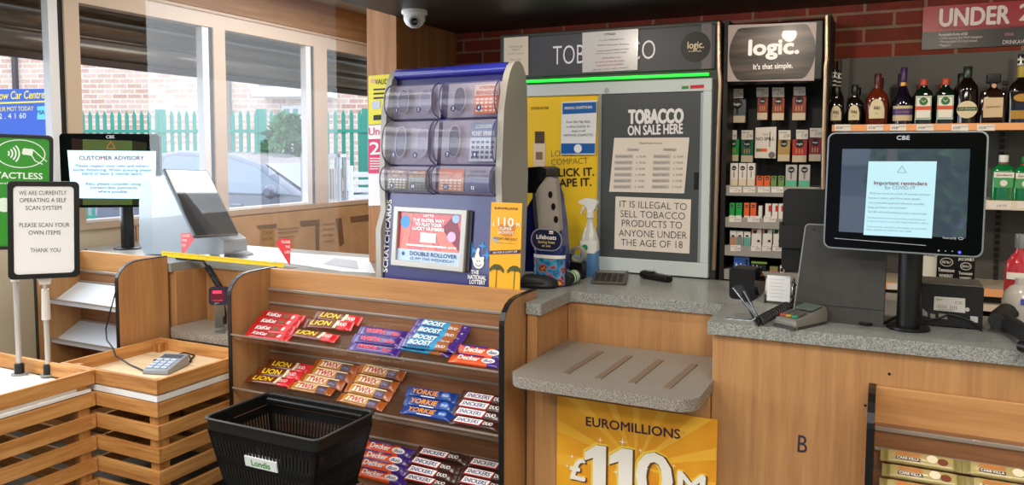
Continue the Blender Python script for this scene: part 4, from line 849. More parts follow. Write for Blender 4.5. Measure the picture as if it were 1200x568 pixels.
# curved chrome uprights
def rod(name, label, pxs, y):
    P = [PY(y, px, py) for px, py in pxs]; t_ = tag(MB().tube(P, .0085, 10).build(name, Mrod, smooth=True), label, 'upright'); return t_
P_ = [(842.5, 26), (842.8, 80), (843.6, 88), (844.2, 100), (842.5, 140), (840.5, 200), (838.5, 260), (836.5, 316)]
t_ = rod('chrome_upright', 'copper toned chrome upright between tobacco cabinet and vape unit', P_, 3.405)
rod('chrome_upright', 'chrome upright between vape unit and bottle shelves', [(969, 18), (968.8, 70), (967.5, 78), (967.5, 90), (965.5, 150), (964.5, 215), (963, 330)], 3.42)
# ================================================================= BOTTLE SHELVES
t = thing('bottle_shelving', 'grey metal shelving unit with lit orange shelf edges holding spirit bottles', 'shelving', (.5, 3.7, 0))
GB = mat('grey back panel', '#55534f', .6)
XB0, XB1 = -.215, 1.5; Yb = 3.45
zA = PY(Yb, 1080, 145).z; zA0 = PY(Yb, 1080, 153).z      # upper shelf: top and bottom of its edge
zB = PY(Yb, 1180, 235).z; zB0 = PY(Yb, 1180, 246).z
zC = PY(Yb, 1050, 331).z-.0; zC0 = PY(Yb, 1050, 339.5).z
ztop = PY(3.74, 975, 70).z
MB().box(XB0, XB1, 3.725, 3.745, 0, ztop).build('back_panel', GB, t)
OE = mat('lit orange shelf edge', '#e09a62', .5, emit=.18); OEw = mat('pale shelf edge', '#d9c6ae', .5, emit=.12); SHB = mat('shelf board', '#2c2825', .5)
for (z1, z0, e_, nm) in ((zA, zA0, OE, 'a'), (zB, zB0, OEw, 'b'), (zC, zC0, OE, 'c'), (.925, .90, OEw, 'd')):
    o = MB().box(XB0, XB1, Yb+.004, 3.724, z1-.012, z1).build('shelf_board', SHB if nm in 'a' else mat('lit shelf board', '#c9b89f', .5), t)  # lower boards coloured pale for the light falling on them
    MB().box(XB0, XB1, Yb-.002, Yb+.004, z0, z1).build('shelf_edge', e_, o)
sl = MB()
for x in (-.2, .62, 1.46): sl.box(x, x+.03, 3.715, 3.7255, 0, ztop)
sl.build('upright', mat('upright grey', '#6a6762', .5), t)
dk = MB()
x = PY(3.714, 1173, 200).x
for k in range(58): dk.box(x-.008, x+.008, 3.7125, 3.7245, .3+k*.026, .316+k*.026)
dk.build('slot_strip', mat('slot black', '#151312', .6), t)
MB().box(-.21, 1.5, 3.5, 3.51, zC0-.03, zC0-.004).build('lower_rail', SHB, t)
# tickets on the edges
Mv = FR((0, Yb-.003, 0))
for i, (px, w_, tx) in enumerate([(978, 19, '£9.50'), (1016, 19, '£17.50'), (1043, 19, '£16.50'), (1074, 20, '£14.50'), (1115, 20, '£13.99'), (1145, 21, '£15.50')]):
    o = tag(MB().rpx(Mv, [(px, 145.8), (px+w_, 145.8), (px+w_, 153), (px, 153)], .001).build('price_ticket', PAPW), 'white price ticket, %s from left on the upper bottle shelf edge' % ORD[i], 'price ticket', 'tickets on the bottle shelves')
    MB().tpx(Mv, tx, px+2, 149.5, px+w_*.5, 149.5, 3, .01, .002).tpx(Mv, 'brandy 35cl', px+w_*.55, 148, px+w_-.7, 148, 1.6, 0, .002).build('lettering', INKG, o)
for i, (px, w_, tx) in enumerate([(1157, 28, '£9.75'), (1192, 25, '£9.75')]):
    o = tag(MB().rpx(Mv, [(px, 236.5), (px+w_, 236.5), (px+w_, 245), (px, 244)], .001).build('price_ticket', PAPW), 'pale price ticket below the green gin bottles, %s' % ['left', 'right'][i], 'price ticket', 'tickets on the bottle shelves')
    MB().tpx(Mv, tx, px+w_*.4, 241, px+w_*.8, 241, 2.4, 0, .002).build('lettering', INKG, o)
o = tag(MB().rpx(Mv, [(1040, 332), (1052, 332), (1052, 339), (1040, 339)], .001).build('price_ticket', PAPW), 'small price ticket low between computer and monitor pole', 'price ticket', 'tickets on the bottle shelves')
DGL = mat('dark liqueur glass', '#120a08', .05, coat=.6); BRG = mat('brandy glass', '#5e1f0c', .05, coat=.6); GNG = mat('green gin glass', '#0e6f35', .06, coat=.6); PPG = mat('black violet glass', '#140c1c', .05, coat=.6); AMB = mat('amber glass', '#7a3410', .06, coat=.6); PKG = mat('pink gin glass', '#b8323a', .08, coat=.5); BGL = mat('bottle green glass', '#0b1a10', .05, coat=.6); PALE = glass('clear bottle glass', '#f2f6f8', .2, .05, .12)
LBC = mat('cream label', '#d9c9a2', .5); LBW = mat('white label', '#e6e2d4', .5); LGO = mat('gold foil', '#b88a3c', .3, .5)
def bottle(label, px, pyb, y, W, Hh, prof, glassm, cap, capm, D=None, ex=2.4, flat=0, grp=None, neckr=.014, shoulder=.62, capz=.0, caps=2.):
    """profile bottle: body of width W, height Hh; shoulder starts at that share of the height"""
    p = PY(y, px, pyb); t_ = thing('spirit_bottle', label, 'bottle', (p.x, y, pyb_z(p, pyb)), grp)
    M = WM[t_.name]; D = D or W; seg = 28
    rg = []
    for (r_, z_, e_) in prof: rg.append(ring(W/2*r_, D/2*r_ if r_ > .45 else W/2*r_, z_*Hh, e_, seg))
    MB().loft(rg, M).build('glass', glassm, t_, smooth=True)
    z0, z1, cr_ = cap
    MB().lathe([(cr_*.96, z0*Hh), (cr_, z0*Hh+.003), (cr_, z1*Hh-.002), (cr_*.9, z1*Hh)], M, 20, caps).build('cap', capm, t_, smooth=True)
    return t_, M, W, D, Hh
def pyb_z(p, pyb): return SZ
def frontlab(t_, M, W, D, H, x0, x1, z0, z1, m_, name='label', curved=True, dz=.0008, P=None):
    """label hugging the front (towards -Y)"""
    mb = MB(); n = 8; V = []
    for k in range(n+1):
        u = x0+(x1-x0)*k/n; c = max(0, 1-abs(u/(.5))**2.6)**(1/2.6) if curved else 1
        y_ = -D/2*c-dz
        top = z1 if P is None else P(k/n)
        V += [(u*W, y_, z0*H), (u*W, y_, top*H)]
    mb.add(V, [(2*k, 2*k+2, 2*k+3, 2*k+1) for k in range(n)], M)
    return mb.build(name, m_, t_)
rnd = [(.9, 0, 2), (1., .01, 2), (1., .58, 2), (.93, .66, 2), (.62, .74, 2), (.36, .8, 2), (.3, .86, 2), (.3, .98, 2)]
squat = [(.9, 0, 2.4), (1., .02, 2.4), (1.02, .30, 2.4), (1., .48, 2.4), (.85, .6, 2.2), (.5, .68, 2), (.3, .74, 2), (.28, .9, 2), (.28, .97, 2)]
cogn = [(.9, 0, 2), (1., .01, 2), (.96, .3, 2), (.86, .45, 2), (.58, .56, 2), (.36, .66, 2), (.27, .76, 2), (.26, .97, 2)]
jag = [(.92, 0, 5), (1., .01, 5), (1., .66, 5), (.9, .72, 4), (.6, .78, 2.4), (.4, .82, 2), (.38, .9, 2), (.38, .97, 2)]
dis = [(.95, 0, 6), (1., .01, 6), (1., .60, 6), (.9, .66, 5), (.5, .70, 3), (.28, .73, 2), (.28, .85, 2)]
gin = [(.92, 0, 5), (1., .012, 5), (1., .62, 5), (.92, .70, 4), (.55, .78, 2.4), (.34, .83, 2), (.33, .97, 2)]
arch = lambda a, b_: (lambda u: a+(b_-a)*max(0, 1-(2*u-1)**2)**.5)
SZ = zA; G = 'spirit bottles on the upper shelf'
RDC = mat('burgundy capsule', '#4a1518', .35); BKC = mat('black cap', '#121010', .35)
def H_at(py0, py1, y=3.5): return PY(y, 1080, py0).z-PY(y, 1080, py1).z
yB = 3.50
def E_and(label, px, w_px, top, glassm, capm, y=yB, lab=True):
    W = w_px*.00305*1.08; H = H_at(top, 144.5)
    b = bottle(label, px, 144, y, W, H, squat, glassm, (.80, 1., .013), capm, D=W*.6, ex=2.4, grp=G)
    if lab:
        o = frontlab(*b, -.34, .34, .12, .40, LBC, P=arch(.30, .50)); tt, M, W_, D_, H_ = b
        MB().text(M @ FR((0, -D_/2-.003, 0)), 'E&J', 0, H_*.33, .011, None, 'C', .01).text(M @ FR((0, -D_/2-.003, 0)), 'VS', 0, H_*.22, .006).build('lettering', mat('brown label ink', '#5a3a22', .5), o)
    return b
E_and('small dark brandy flask with arched cream label, leftmost on the upper shelf', 979.5, 18, 97, DGL, BKC)
E_and('small dark brandy flask with arched cream label, second from left', 1000.5, 18, 96, DGL, BKC)
E_and('amber brandy bottle with burgundy capsule and arched cream label', 1027, 25, 83.5, BRG, RDC)
E_and('burgundy capped brandy bottle hidden behind the amber brandy bottle', 1030, 22, 86, DGL, RDC, y=3.60, lab=False)
E_and('dark flask hidden behind the second small brandy flask', 1004, 17, 97, DGL, BKC, y=3.60, lab=False)
tt = bottle('dark cognac bottle with violet neck and violet banner label', 1057, 144, yB, .075, H_at(77, 144.5), cogn, PPG, (.74, 1., .0125), mat('violet capsule', '#3b1c4c', .35), grp=G)
frontlab(*tt, -.46, .46, .06, .32, mat('gold cream label', '#cbb68e', .5)); o = frontlab(*tt, -.47, .47, .16, .27, mat('violet label', '#4a3176', .45), name='banner', dz=.002)
MB().text(tt[1] @ FR((0, -tt[3]/2-.004, 0)), 'Courvoisier', 0, tt[4]*.215, .007, .05, 'C', .01).build('lettering', LGO, o)
MB().lathe([(.0131, tt[4]*.66), (.0133, tt[4]*.70), (.013, tt[4]*.735)], tt[1], 18).build('neck_band', LGO, tt[0], smooth=True)
bottle('dark cognac bottle hidden behind the violet labelled cognac', 1054, 144, 3.60, .075, H_at(82, 144.5), cogn, PPG, (.74, 1., .0125), mat('violet capsule', '#3b1c4c', .35), grp=G)
for i, px in enumerate((1081, 1106.5)):
    b = bottle('square green herbal liqueur bottle with orange cap, %s of the pair' % ['left', 'right'][i], px, 142, yB, .066, H_at(90, 142.5), jag, BGL, (.86, 1., .0145), mat('orange red cap', '#b8432c', .4), D=.05, grp='pair of herbal liqueur bottles')
    o = frontlab(*b, -.42, .42, .10, .62, LBW, curved=False); tt_, M, W_, D_, H_ = b; Mq = M @ FR((0, -D_/2-.0008, 0))
    MB().rect(Mq, -.4*W_, H_*.12, .4*W_, H_*.60, .0006).build('green_border', mat('label green', '#3c7a4c', .5), o); MB().rect(Mq, -.37*W_, H_*.135, .37*W_, H_*.585, .001).build('label_ground', LBW, o)
    MB().rect(Mq, -.42*W_, H_*.31, .42*W_, H_*.395, .0016).build('orange_band', mat('label orange', '#d4572c', .45), o)
    MB().disc(Mq, 0, H_*.50, W_*.23, .0016).build('round_mark', mat('mark green', '#1f6b3a', .5), o); MB().line(Mq, [(-.008, H_*.53), (0, H_*.48), (.008, H_*.53)], .0022, .0022).build('stag_mark', LBC, o)
    bottle('square dark bottle hidden behind the %s herbal liqueur' % ['left', 'right'][i], px-4, 142, 3.61, .066, H_at(94, 142.5), jag, BGL, (.86, 1., .0145), mat('dim red cap', '#7c2c20', .4), D=.05, grp=G)
b = bottle('dark round cream liqueur bottle with oval cream label and green band', 1131.5, 144, yB, .078, H_at(78, 143.5), rnd, DGL, (.80, 1., .0155), mat('dark green capsule', '#1c2c22', .3), D=.07, grp=G)
tt_, M, W_, D_, H_ = b; Mq = M @ FR((0, -D_/2-.0012, 0)); o = MB().disc(Mq, 0, H_*.24, W_*.44, .0008, ry=H_*.15).build('label', LBC, tt_)
MB().rect(Mq, -.42*W_, H_*.22, .42*W_, H_*.285, .002).build('green_band', mat('label dark green', '#1e4a2e', .5), o); MB().text(Mq, 'SAINT BRENDANS', 0, H_*.252, .006, .055, 'C', .01, .003).build('lettering', LBC, o)
bottle('dark bottle with black capsule hidden behind the oval labelled bottle', 1125, 144, 3.60, .074, H_at(83, 143.5), rnd, DGL, (.78, 1., .0155), BKC, grp=G)
b = bottle('square amaretto bottle with broad black cap and tan label', 1162, 144, yB, .088, H_at(88, 143.5), dis, mat('umber glass', '#24100a', .06, coat=.6), (.82, 1., .0235), BKC, D=.05, grp=G, caps=6.)
o = frontlab(*b, -.36, .36, .12, .52, mat('tan label', '#cfb48c', .5), curved=False); tt_, M, W_, D_, H_ = b; Mq = M @ FR((0, -D_/2-.0008, 0))
MB().text(Mq, 'DISARONNO', 0, H_*.33, .006, .046, 'C', .0, .002).build('lettering', mat('brown label ink', '#5a3a22', .5), o)
MB().disc(M @ FR((0, -.0245, 0)), 0, H_*.76, .008, .001).build('neck_seal', mat('seal pink', '#c9957c', .4), tt_)
b = bottle('dark rum bottle with yellow cap and gold crest at the frame edge', 1196, 144, yB, .090, H_at(80, 143.5), [(.9, 0, 4), (1., .01, 4), (1.04, .55, 4), (1., .62, 4), (.8, .70, 3), (.4, .78, 2), (.3, .84, 2), (.3, .97, 2)], DGL, (.80, 1., .02), mat('mustard cap', '#a8902e', .4), D=.055, grp=G)
tt_, M, W_, D_, H_ = b; Mq = M @ FR((0, -D_/2-.0012, 0)); o = MB().rect(Mq, -.42*W_, H_*.07, .42*W_, H_*.22, .001).build('label', LGO, tt_); MB().disc(Mq, 0, H_*.44, W_*.34, .001, ry=H_*.07).build('crest', LGO, tt_)
# tall striped pourers behind
for i, (px, top) in enumerate([(976, 70), (981, 72), (1192.5, 62)]):
    b = bottle('slim bottle with black and white striped neck, %s' % ['leftmost on the upper shelf', 'second from left at the back', 'behind the yellow capped bottle'][i], px, 144, 3.66, .05, H_at(top, 144), [(.9, 0, 2), (1, .01, 2), (1, .5, 2), (.6, .6, 2), (.4, .66, 2), (.34, .98, 2)], DGL, (.97, 1., .01), BKC, grp=G)
    mb = MB()
    for k in range(4): mb.lathe([(.0112, b[4]*(.70+.07*k)), (.0112, b[4]*(.73+.07*k))], b[1], 14)
    mb.build('neck_stripes', LBW, b[0])
# gin on the lower shelf
SZ = zB; G2 = 'green gin bottles'
for i, px in enumerate((1174, 1199.5)):
    b = bottle('green gin bottle with white cap and cream label, %s of the pair' % ['left', 'right'][i], px, 234, yB, .078, H_at(183.5, 234) if i == 0 else H_at(185, 234), gin, GNG, (.84, 1., .0165), WHT if i == 0 else mat('green cap', '#1d6b3a', .4), D=.055, grp=G2)
    tt_, M, W_, D_, H_ = b; Mq = M @ FR((0, -D_/2-.0006, 0)); o = MB().rect(Mq, -.4*W_, H_*.28, .4*W_, H_*.60, .0006).build('label', mat('lime label', '#4a9d5a', .45), tt_)
    MB().rect(Mq, -.42*W_, H_*.5, .42*W_, H_*.62, .0012).build('cream_band', LBW, o); MB().text(Mq, "Gordon's", 0, H_*.56, .008, .05, 'C', .01, .002).build('lettering', mat('dark red ink', '#5c1c1c', .5), o); MB().disc(Mq, 0, H_*.38, .012, .0014).build('crest', LBW, o)
    MB().lathe([(.0168, H_*.80), (.017, H_*.83)], M, 18).build('cap_ring', mat('red ring', '#a83030', .4), tt_)
SZ = zC; G3 = 'whiskey bottles below the monitor'
b = bottle('amber whiskey liqueur bottle with white label below the monitor', 1085, 332, yB, .085, .24, rnd, AMB, (.86, 1., .015), BKC, grp=G3)
o = frontlab(*b, -.44, .44, .1, .62, LBW); MB().text(b[1] @ FR((0, -b[3]/2-.002, 0)), 'SOUTHERN', 0, .135, .009, .062, 'C', .02).text(b[1] @ FR((0, -b[3]/2-.002, 0)), 'COMFORT', 0, .118, .009, .06, 'C', .02).build('lettering', INK, o)
for i, (px, W, H) in enumerate(((1107.5, .08, .225), (1130, .066, .195))):
    b = bottle('square %s whiskey bottle with black and white label below the monitor' % ['larger', 'smaller'][i], px, 332, yB, W, H, jag, DGL, (.86, 1., .014), BKC, D=.06, grp=G3)
    tt_, M, W_, D_, H_ = b; Mq = M @ FR((0, -D_/2-.0006, 0)); o = MB().rect(Mq, -.46*W_, H_*.06, .46*W_, H_*.62, .0004).build('label', BLK, tt_)
    MB().text(Mq, "JACK DANIEL'S", 0, H_*.55, H_*.05, W_*.8, 'C', .03, .002).arc(Mq, 0, H_*.41, W_*.27, .0022, z=.002, ry=H_*.07).text(Mq, 'Old No.7', 0, H_*.41, H_*.045, W_*.4, 'C', .02, .002).text(Mq, 'Tennessee', 0, H_*.27, H_*.06, W_*.7, 'C', .02, .002).text(Mq, 'WHISKEY', 0, H_*.17, H_*.05, W_*.6, 'C', .02, .002).build('lettering', LBW, o)
# under 25 sign on the bricks
Ms = FR((0, 3.738, 0))
t = thing('age_sign', 'red and black age check sign on the bricks above the bottles', 'sign', (.3, 3.74, 2.0))
a = uv(Ms, 1080, 58.5); b_ = uv(Ms, 1080, 8.5); x1 = .72
MB().box(a[0], x1, a[1], b_[1], -.008, 0, Ms).build('board', mat('sign black', '#241d1e', .35), t)
c = uv(Ms, 1080, 38)
MB().rect(Ms, a[0], c[1], x1, b_[1], .001).build('red_panel', mat('sign red', '#a01e26', .35), t)
l = MB(); u0 = uv(Ms, 1101.5, 20.5); u1 = uv(Ms, 1183, 15.5)
l.tpx(Ms, 'UNDER', 1101.5, 21, 1183, 17, 20, .035, .003).text(Ms, '25?', u1[0]+.035, (u0[1]+u1[1])/2, .062, None, 'L', .035, .003)
l.build('lettering', mat('sign pale', '#e3d5d2', .4), t)
MB().tpx(Ms, 'Please be prepared to show proof of age when buying', 1101, 32.5, 1200, 30, 3, 0, .003).build('lettering', mat('sign dark red', '#5f1016', .4), t)
MB().tpx(Ms, 'Acceptable forms of ID:', 1100, 40.8, 1134, 39.6, 3, .02, .003).tpx(Ms, '• Cards bearing the PASS hologram', 1100, 45, 1151, 43, 2.6, 0, .003).tpx(Ms, '• Photographic Driving Licence', 1100, 49, 1145, 47.4, 2.6, 0, .003).tpx(Ms, '• Passport', 1100, 53.3, 1114, 52.8, 2.6, 0, .003).tpx(Ms, 'DRINKAWARE', 1175, 49.5, 1212, 48.5, 4.5, 0, .003).build('lettering', mat('sign pale', '#e3d5d2', .4), t)
MB().rpx(Ms, [(1177, 38.5), (1188, 38.2), (1188, 42), (1177, 42.3)], .003).build('sign_mark', mat('dim pink print', '#7c5a5c', .5), t)
# ================================================================= LOTTERY SCRATCHCARD STAND
O = Vector((-1.665, 2.715, WT)); ML = FR(O, -6, 6); MV = TR(O.x, O.y, O.z, -6)
t = thing('scratchcard_stand', 'tall blue and grey lottery scratchcard stand on the counter', 'display stand', tuple(O))
GRC = mat('warm grey cheek', '#a7a39a', .35); BLUB = mat('lottery blue', '#25246b', .3, coat=.3)
W2 = .285; HT = .905; tn = math.tan(R_(6))
def yz(d, h): return (d, h)
prof = [(0, 0), (HT*tn*.97, HT*.97), (HT*tn+.05, HT*.985), (HT*tn+.08, HT*.95), (.2, .45), (.17, 0)]
Myz_ = MV @ Matrix(((0, 0, 1, 0), (1, 0, 0, 0), (0, 1, 0, 0), (0, 0, 0, 1)))
MB().prism([(a+.012, b_) for a, b_ in prof], -W2, W2, Myz_).build('body', BLUB, t, bevel=.004)
ck = [(-.012, 0), (-.012, .22), (.02, .30), (HT*tn*.5-.035, HT*.5), (HT*tn*.8-.045, HT*.80), (HT*tn*.93-.035, HT*.90), (HT*tn-.025, HT*.95), (HT*tn-.005, HT*.985), (HT*tn+.02, HT*1.008), (HT*tn+.05, HT*1.01), (HT*tn+.078, HT*.99), (HT*tn+.098, HT*.955), (HT*tn+.108, HT*.90), (HT*tn+.112, HT*.8), (.215, .45), (.19, .0)]
for s_ in (-1, 1):
    MB().prism(ck, s_*W2 if s_ > 0 else -W2-.028, (W2+.028) if s_ > 0 else -W2, Myz_).build('side_cheek', GRC, t, bevel=.007, seg=3)
a = uv(ML, 520, 84)
MB().tube([MV @ Vector((-W2, HT*tn+.012, HT*.978)), MV @ Vector((W2, HT*tn+.012, HT*.978))], .024, 14).build('top_bar', mat('bright blue bar', '#2c2f9c', .25, coat=.4), t, smooth=True)
# lower blue face
z0 = .002
fp = MB().prism([(-W2, .0), (W2, .0), (W2, .40), (-W2, .40)], -.012, .003, ML).build('front_panel', BLUB, t)
def vtext(mb, M, s, x, y, h, L_, bold, z): return mb.text(M, s, x, y, h, L_, 'C', bold, z, 0, 0, math.pi/2)
p0 = uv(ML, 447, 318); p1 = uv(ML, 459, 234)
vtext(MB(), ML, 'SCRATCHCARDS', (p0[0]+p1[0])/2+.008, (p0[1]+p1[1])/2, .026, abs(p1[1]-p0[1]), .03, .0045).build('lettering', WLT, fp)
# screen
c = [uv(ML, *p) for p in [(468, 243), (553.5, 245), (545, 318), (460, 311)]]
x0, x1 = (c[0][0]+c[3][0])/2, (c[1][0]+c[2][0])/2; y1, y0 = (c[0][1]+c[1][1])/2, (c[2][1]+c[3][1])/2
sc = MB().ringprism([(x0, y0), (x1, y0), (x1, y1), (x0, y1)], [(x0+.026, y0+.026), (x1-.026, y0+.026), (x1-.026, y1-.022), (x0+.026, y1-.022)], .003, .026, ML).build('screen_frame', mat('frame silver', '#b3b0ab', .35, .3), t, bevel=.003)
MB().prism([(x0+.004, y0+.004), (x1+.018, y0+.004), (x1+.018, y1-.004), (x0+.004, y1-.004)], .003, .012, ML).build('screen_shadow_frame', mat('frame dark', '#38363c', .5), sc)  # dark slab painted in for the shadow side of the frame
gx0, gx1, gy0, gy1 = x0+.026, x1-.026, y0+.026, y1-.022; gh = gy1-gy0; gw = gx1-gx0; zz = .0135
scr = MB().rect(ML, gx0, gy0, gx1, gy1, zz).build('screen', mat('screen red', '#b8332f', .25, emit=.35, coat=.4), sc)
EB = mat('screen pale blue', '#a9c0da', .3, emit=.35)
MB().rect(ML, gx0, gy0, gx1, gy0+gh*.24, zz+.001).build('blue_band', EB, scr)
mb = MB().poly(ML, [(gx0+gw*.05, gy0+gh*.24), (gx0+gw*.16, gy0+gh*.24), (gx0+gw*.22, gy1), (gx0+gw*.14, gy1)], zz+.0008).poly(ML, [(gx0+gw*.40, gy0+gh*.24), (gx0+gw*.62, gy0+gh*.24), (gx0+gw*.46, gy0+gh*.62), (gx0+gw*.34, gy0+gh*.62)], zz+.0008)
mb.poly(ML, [(gx0+gw*.70, gy0+gh*.24), (gx0+gw*.98, gy0+gh*.24), (gx0+gw*.72, gy0+gh*.66), (gx0+gw*.6, gy0+gh*.62)], zz+.0008).build('pale_beams', mat('screen salmon', '#c9766a', .3, emit=.3), scr)
MB().poly(ML, [(gx1-gw*.32, gy1-gh*.3), (gx1, gy0+gh*.24), (gx1, gy0+gh*.55), (gx1-gw*.12, gy1)], zz+.0006).build('dark_beam', mat('screen maroon', '#7c2a3a', .3, emit=.3), scr)
MB().disc(ML, gx0+gw*.10, gy0+gh*.80, gw*.075, zz+.0016, ry=gh*.13).build('blue_ball', mat('ball blue', '#1f86cf', .3, emit=.4), scr)
MB().disc(ML, gx0+gw*.85, gy0+gh*.55, gw*.065, zz+.0016).build('violet_ball', mat('ball violet', '#c6a2cf', .3, emit=.4), scr)
MB().disc(ML, gx0+gw*.90, gy0+gh*.92, gw*.055, zz+.0016).build('pale_ball', mat('ball pale', '#8fb3dd', .3, emit=.4), scr)
MB().rect(ML, gx0+gw*.36, gy0+gh*.40, gx0+gw*.61, gy0+gh*.60, zz+.0018).build('ticket', mat('ticket pink', '#e6c9c9', .3, emit=.35), scr)
EW = mat('screen white', '#f3f3f6', .3, emit=.6)
w_ = MB()
for s_, v, hh, ww in (('LOTTO', .95, .045, .16), ('THE FASTER WAY', .85, .06, .50), ('TO PLAY YOUR', .765, .06, .42), ('LUCKY NUMBERS', .68, .06, .50)): w_.text(ML, s_, gx0+gw*.48, gy0+gh*v, gh*hh, gw*ww, 'C', .03, zz+.003)
w_.rect(ML, gx0+gw*.14, gy0+gh*.315, gx0+gw*.78, gy0+gh*.345, zz+.003).text(ML, 'LOTTO', gx0+gw*.87, gy0+gh*.33, gh*.04, gw*.13, 'C', .02, zz+.003); w_.build('lettering', EW, scr)
MB().text(ML, 'DOUBLE ROLLOVER', gx0+gw*.58, gy0+gh*.16, gh*.075, gw*.74, 'C', .035, zz+.003).text(ML, '£5.3M* THIS WEDNESDAY', gx0+gw*.57, gy0+gh*.06, gh*.055, gw*.70, 'C', .01, zz+.003).disc(ML, gx0+gw*.1, gy0+gh*.14, .008, zz+.003).build('lettering', mat('screen navy ink', '#2a3f73', .3), scr)
# crossed fingers mark and stars
def star(mb, M, cx, cy, r, z, k=.32, rot=0):
    P = []
    for i in range(8):
        q = rot+math.pi/2+i*math.pi/4; rr_ = r if i % 2 == 0 else r*k; P.append((cx+rr_*math.cos(q), cy+rr_*math.sin(q)))
    for i in range(8): mb.add([(cx, cy, z), (P[i][0], P[i][1], z), (P[(i+1) % 8][0], P[(i+1) % 8][1], z)], [(0, 1, 2)], M)
    return mb
sb = MB(); k = uv(ML, 553.5, 293); star(sb, ML, k[0], k[1], .036, .005); k = uv(ML, 566.5, 288); star(sb, ML, k[0], k[1], .022, .005); k = uv(ML, 571.5, 299); star(sb, ML, k[0], k[1], .024, .005)
sb.build('blue_stars', mat('star blue', '#2f8fd8', .35), fp)
k = uv(ML, 562, 304); kx, ky = k; hb = MB()
hb.disc(ML, kx, ky-.012, .026, .0062, ry=.024)
hb.poly(ML, [(kx-.024, ky-.01), (kx-.006, ky-.005), (kx+.002, ky+.042), (kx-.003, ky+.047), (kx-.010, ky+.044)], .0064)
hb.poly(ML, [(kx-.008, ky-.005), (kx+.010, ky-.008), (kx-.002, ky+.03), (kx-.012, ky+.034), (kx-.016, ky+.028)], .0066)
hb.poly(ML, [(kx+.004, ky+.0), (kx+.022, ky-.01), (kx+.026, ky+.010), (kx+.018, ky+.014)], .0066).poly(ML, [(kx-.034, ky+.004), (kx-.026, ky+.008), (kx-.012, ky-.014), (kx-.022, ky-.02)], .0066)
hb.build('crossed_fingers_mark', WLT, fp)
MB().arc(ML, kx, ky-.012, .014, .0028, 200, 340, .0075).disc(ML, kx-.006, ky-.006, .0022, .0075, ry=.004).disc(ML, kx+.005, ky-.006, .0022, .0075, ry=.004).build('smile', BLUB, fp)
MB().tpx(ML, 'THE', 553, 318.5, 562, 319, 4.5, .03, .0062).tpx(ML, 'NATIONAL', 549.5, 324, 570.5, 325.5, 4.8, .03, .0062).tpx(ML, 'LOTTERY', 551.5, 329.8, 569.5, 331, 4.8, .03, .0062).build('lettering', WLT, fp)
# dispensers
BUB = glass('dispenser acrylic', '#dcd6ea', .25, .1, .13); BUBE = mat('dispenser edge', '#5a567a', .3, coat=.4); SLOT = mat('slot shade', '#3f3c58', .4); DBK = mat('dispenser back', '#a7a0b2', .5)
rows_ = [((449, 101, 518, 140), (526, 97, 594, 138)), ((447, 143, 514, 193), (518.5, 141, 588, 193)), ((444, 195.5, 511, 226), (516, 195, 586, 228.5))]
ndot = mat('number dot navy', '#1d1f66', .3)
SCARD = [('£100,000', 'BINGO', '#d9c7b8', '#d9682f', '#c94f2c'), ('£250,000', 'MONEY SPINNER', '#6b86a8', '#c6cfdb', '#e9eef4'), ('£100', 'CA$H IN', '#7a4444', '#6f7a62', '#d8c9a8'), ('£3', '£3 TO WIN', '#5b5348', '#7d8460', '#f2a32b'), ('', 'LUCKY LINES', '#d9713f', '#c98a5a', '#f3e2c8'), ('£250,000', '£20,000', '#8b8a92', '#3e4f86', '#2d3470')]
ci = 0; num = 1
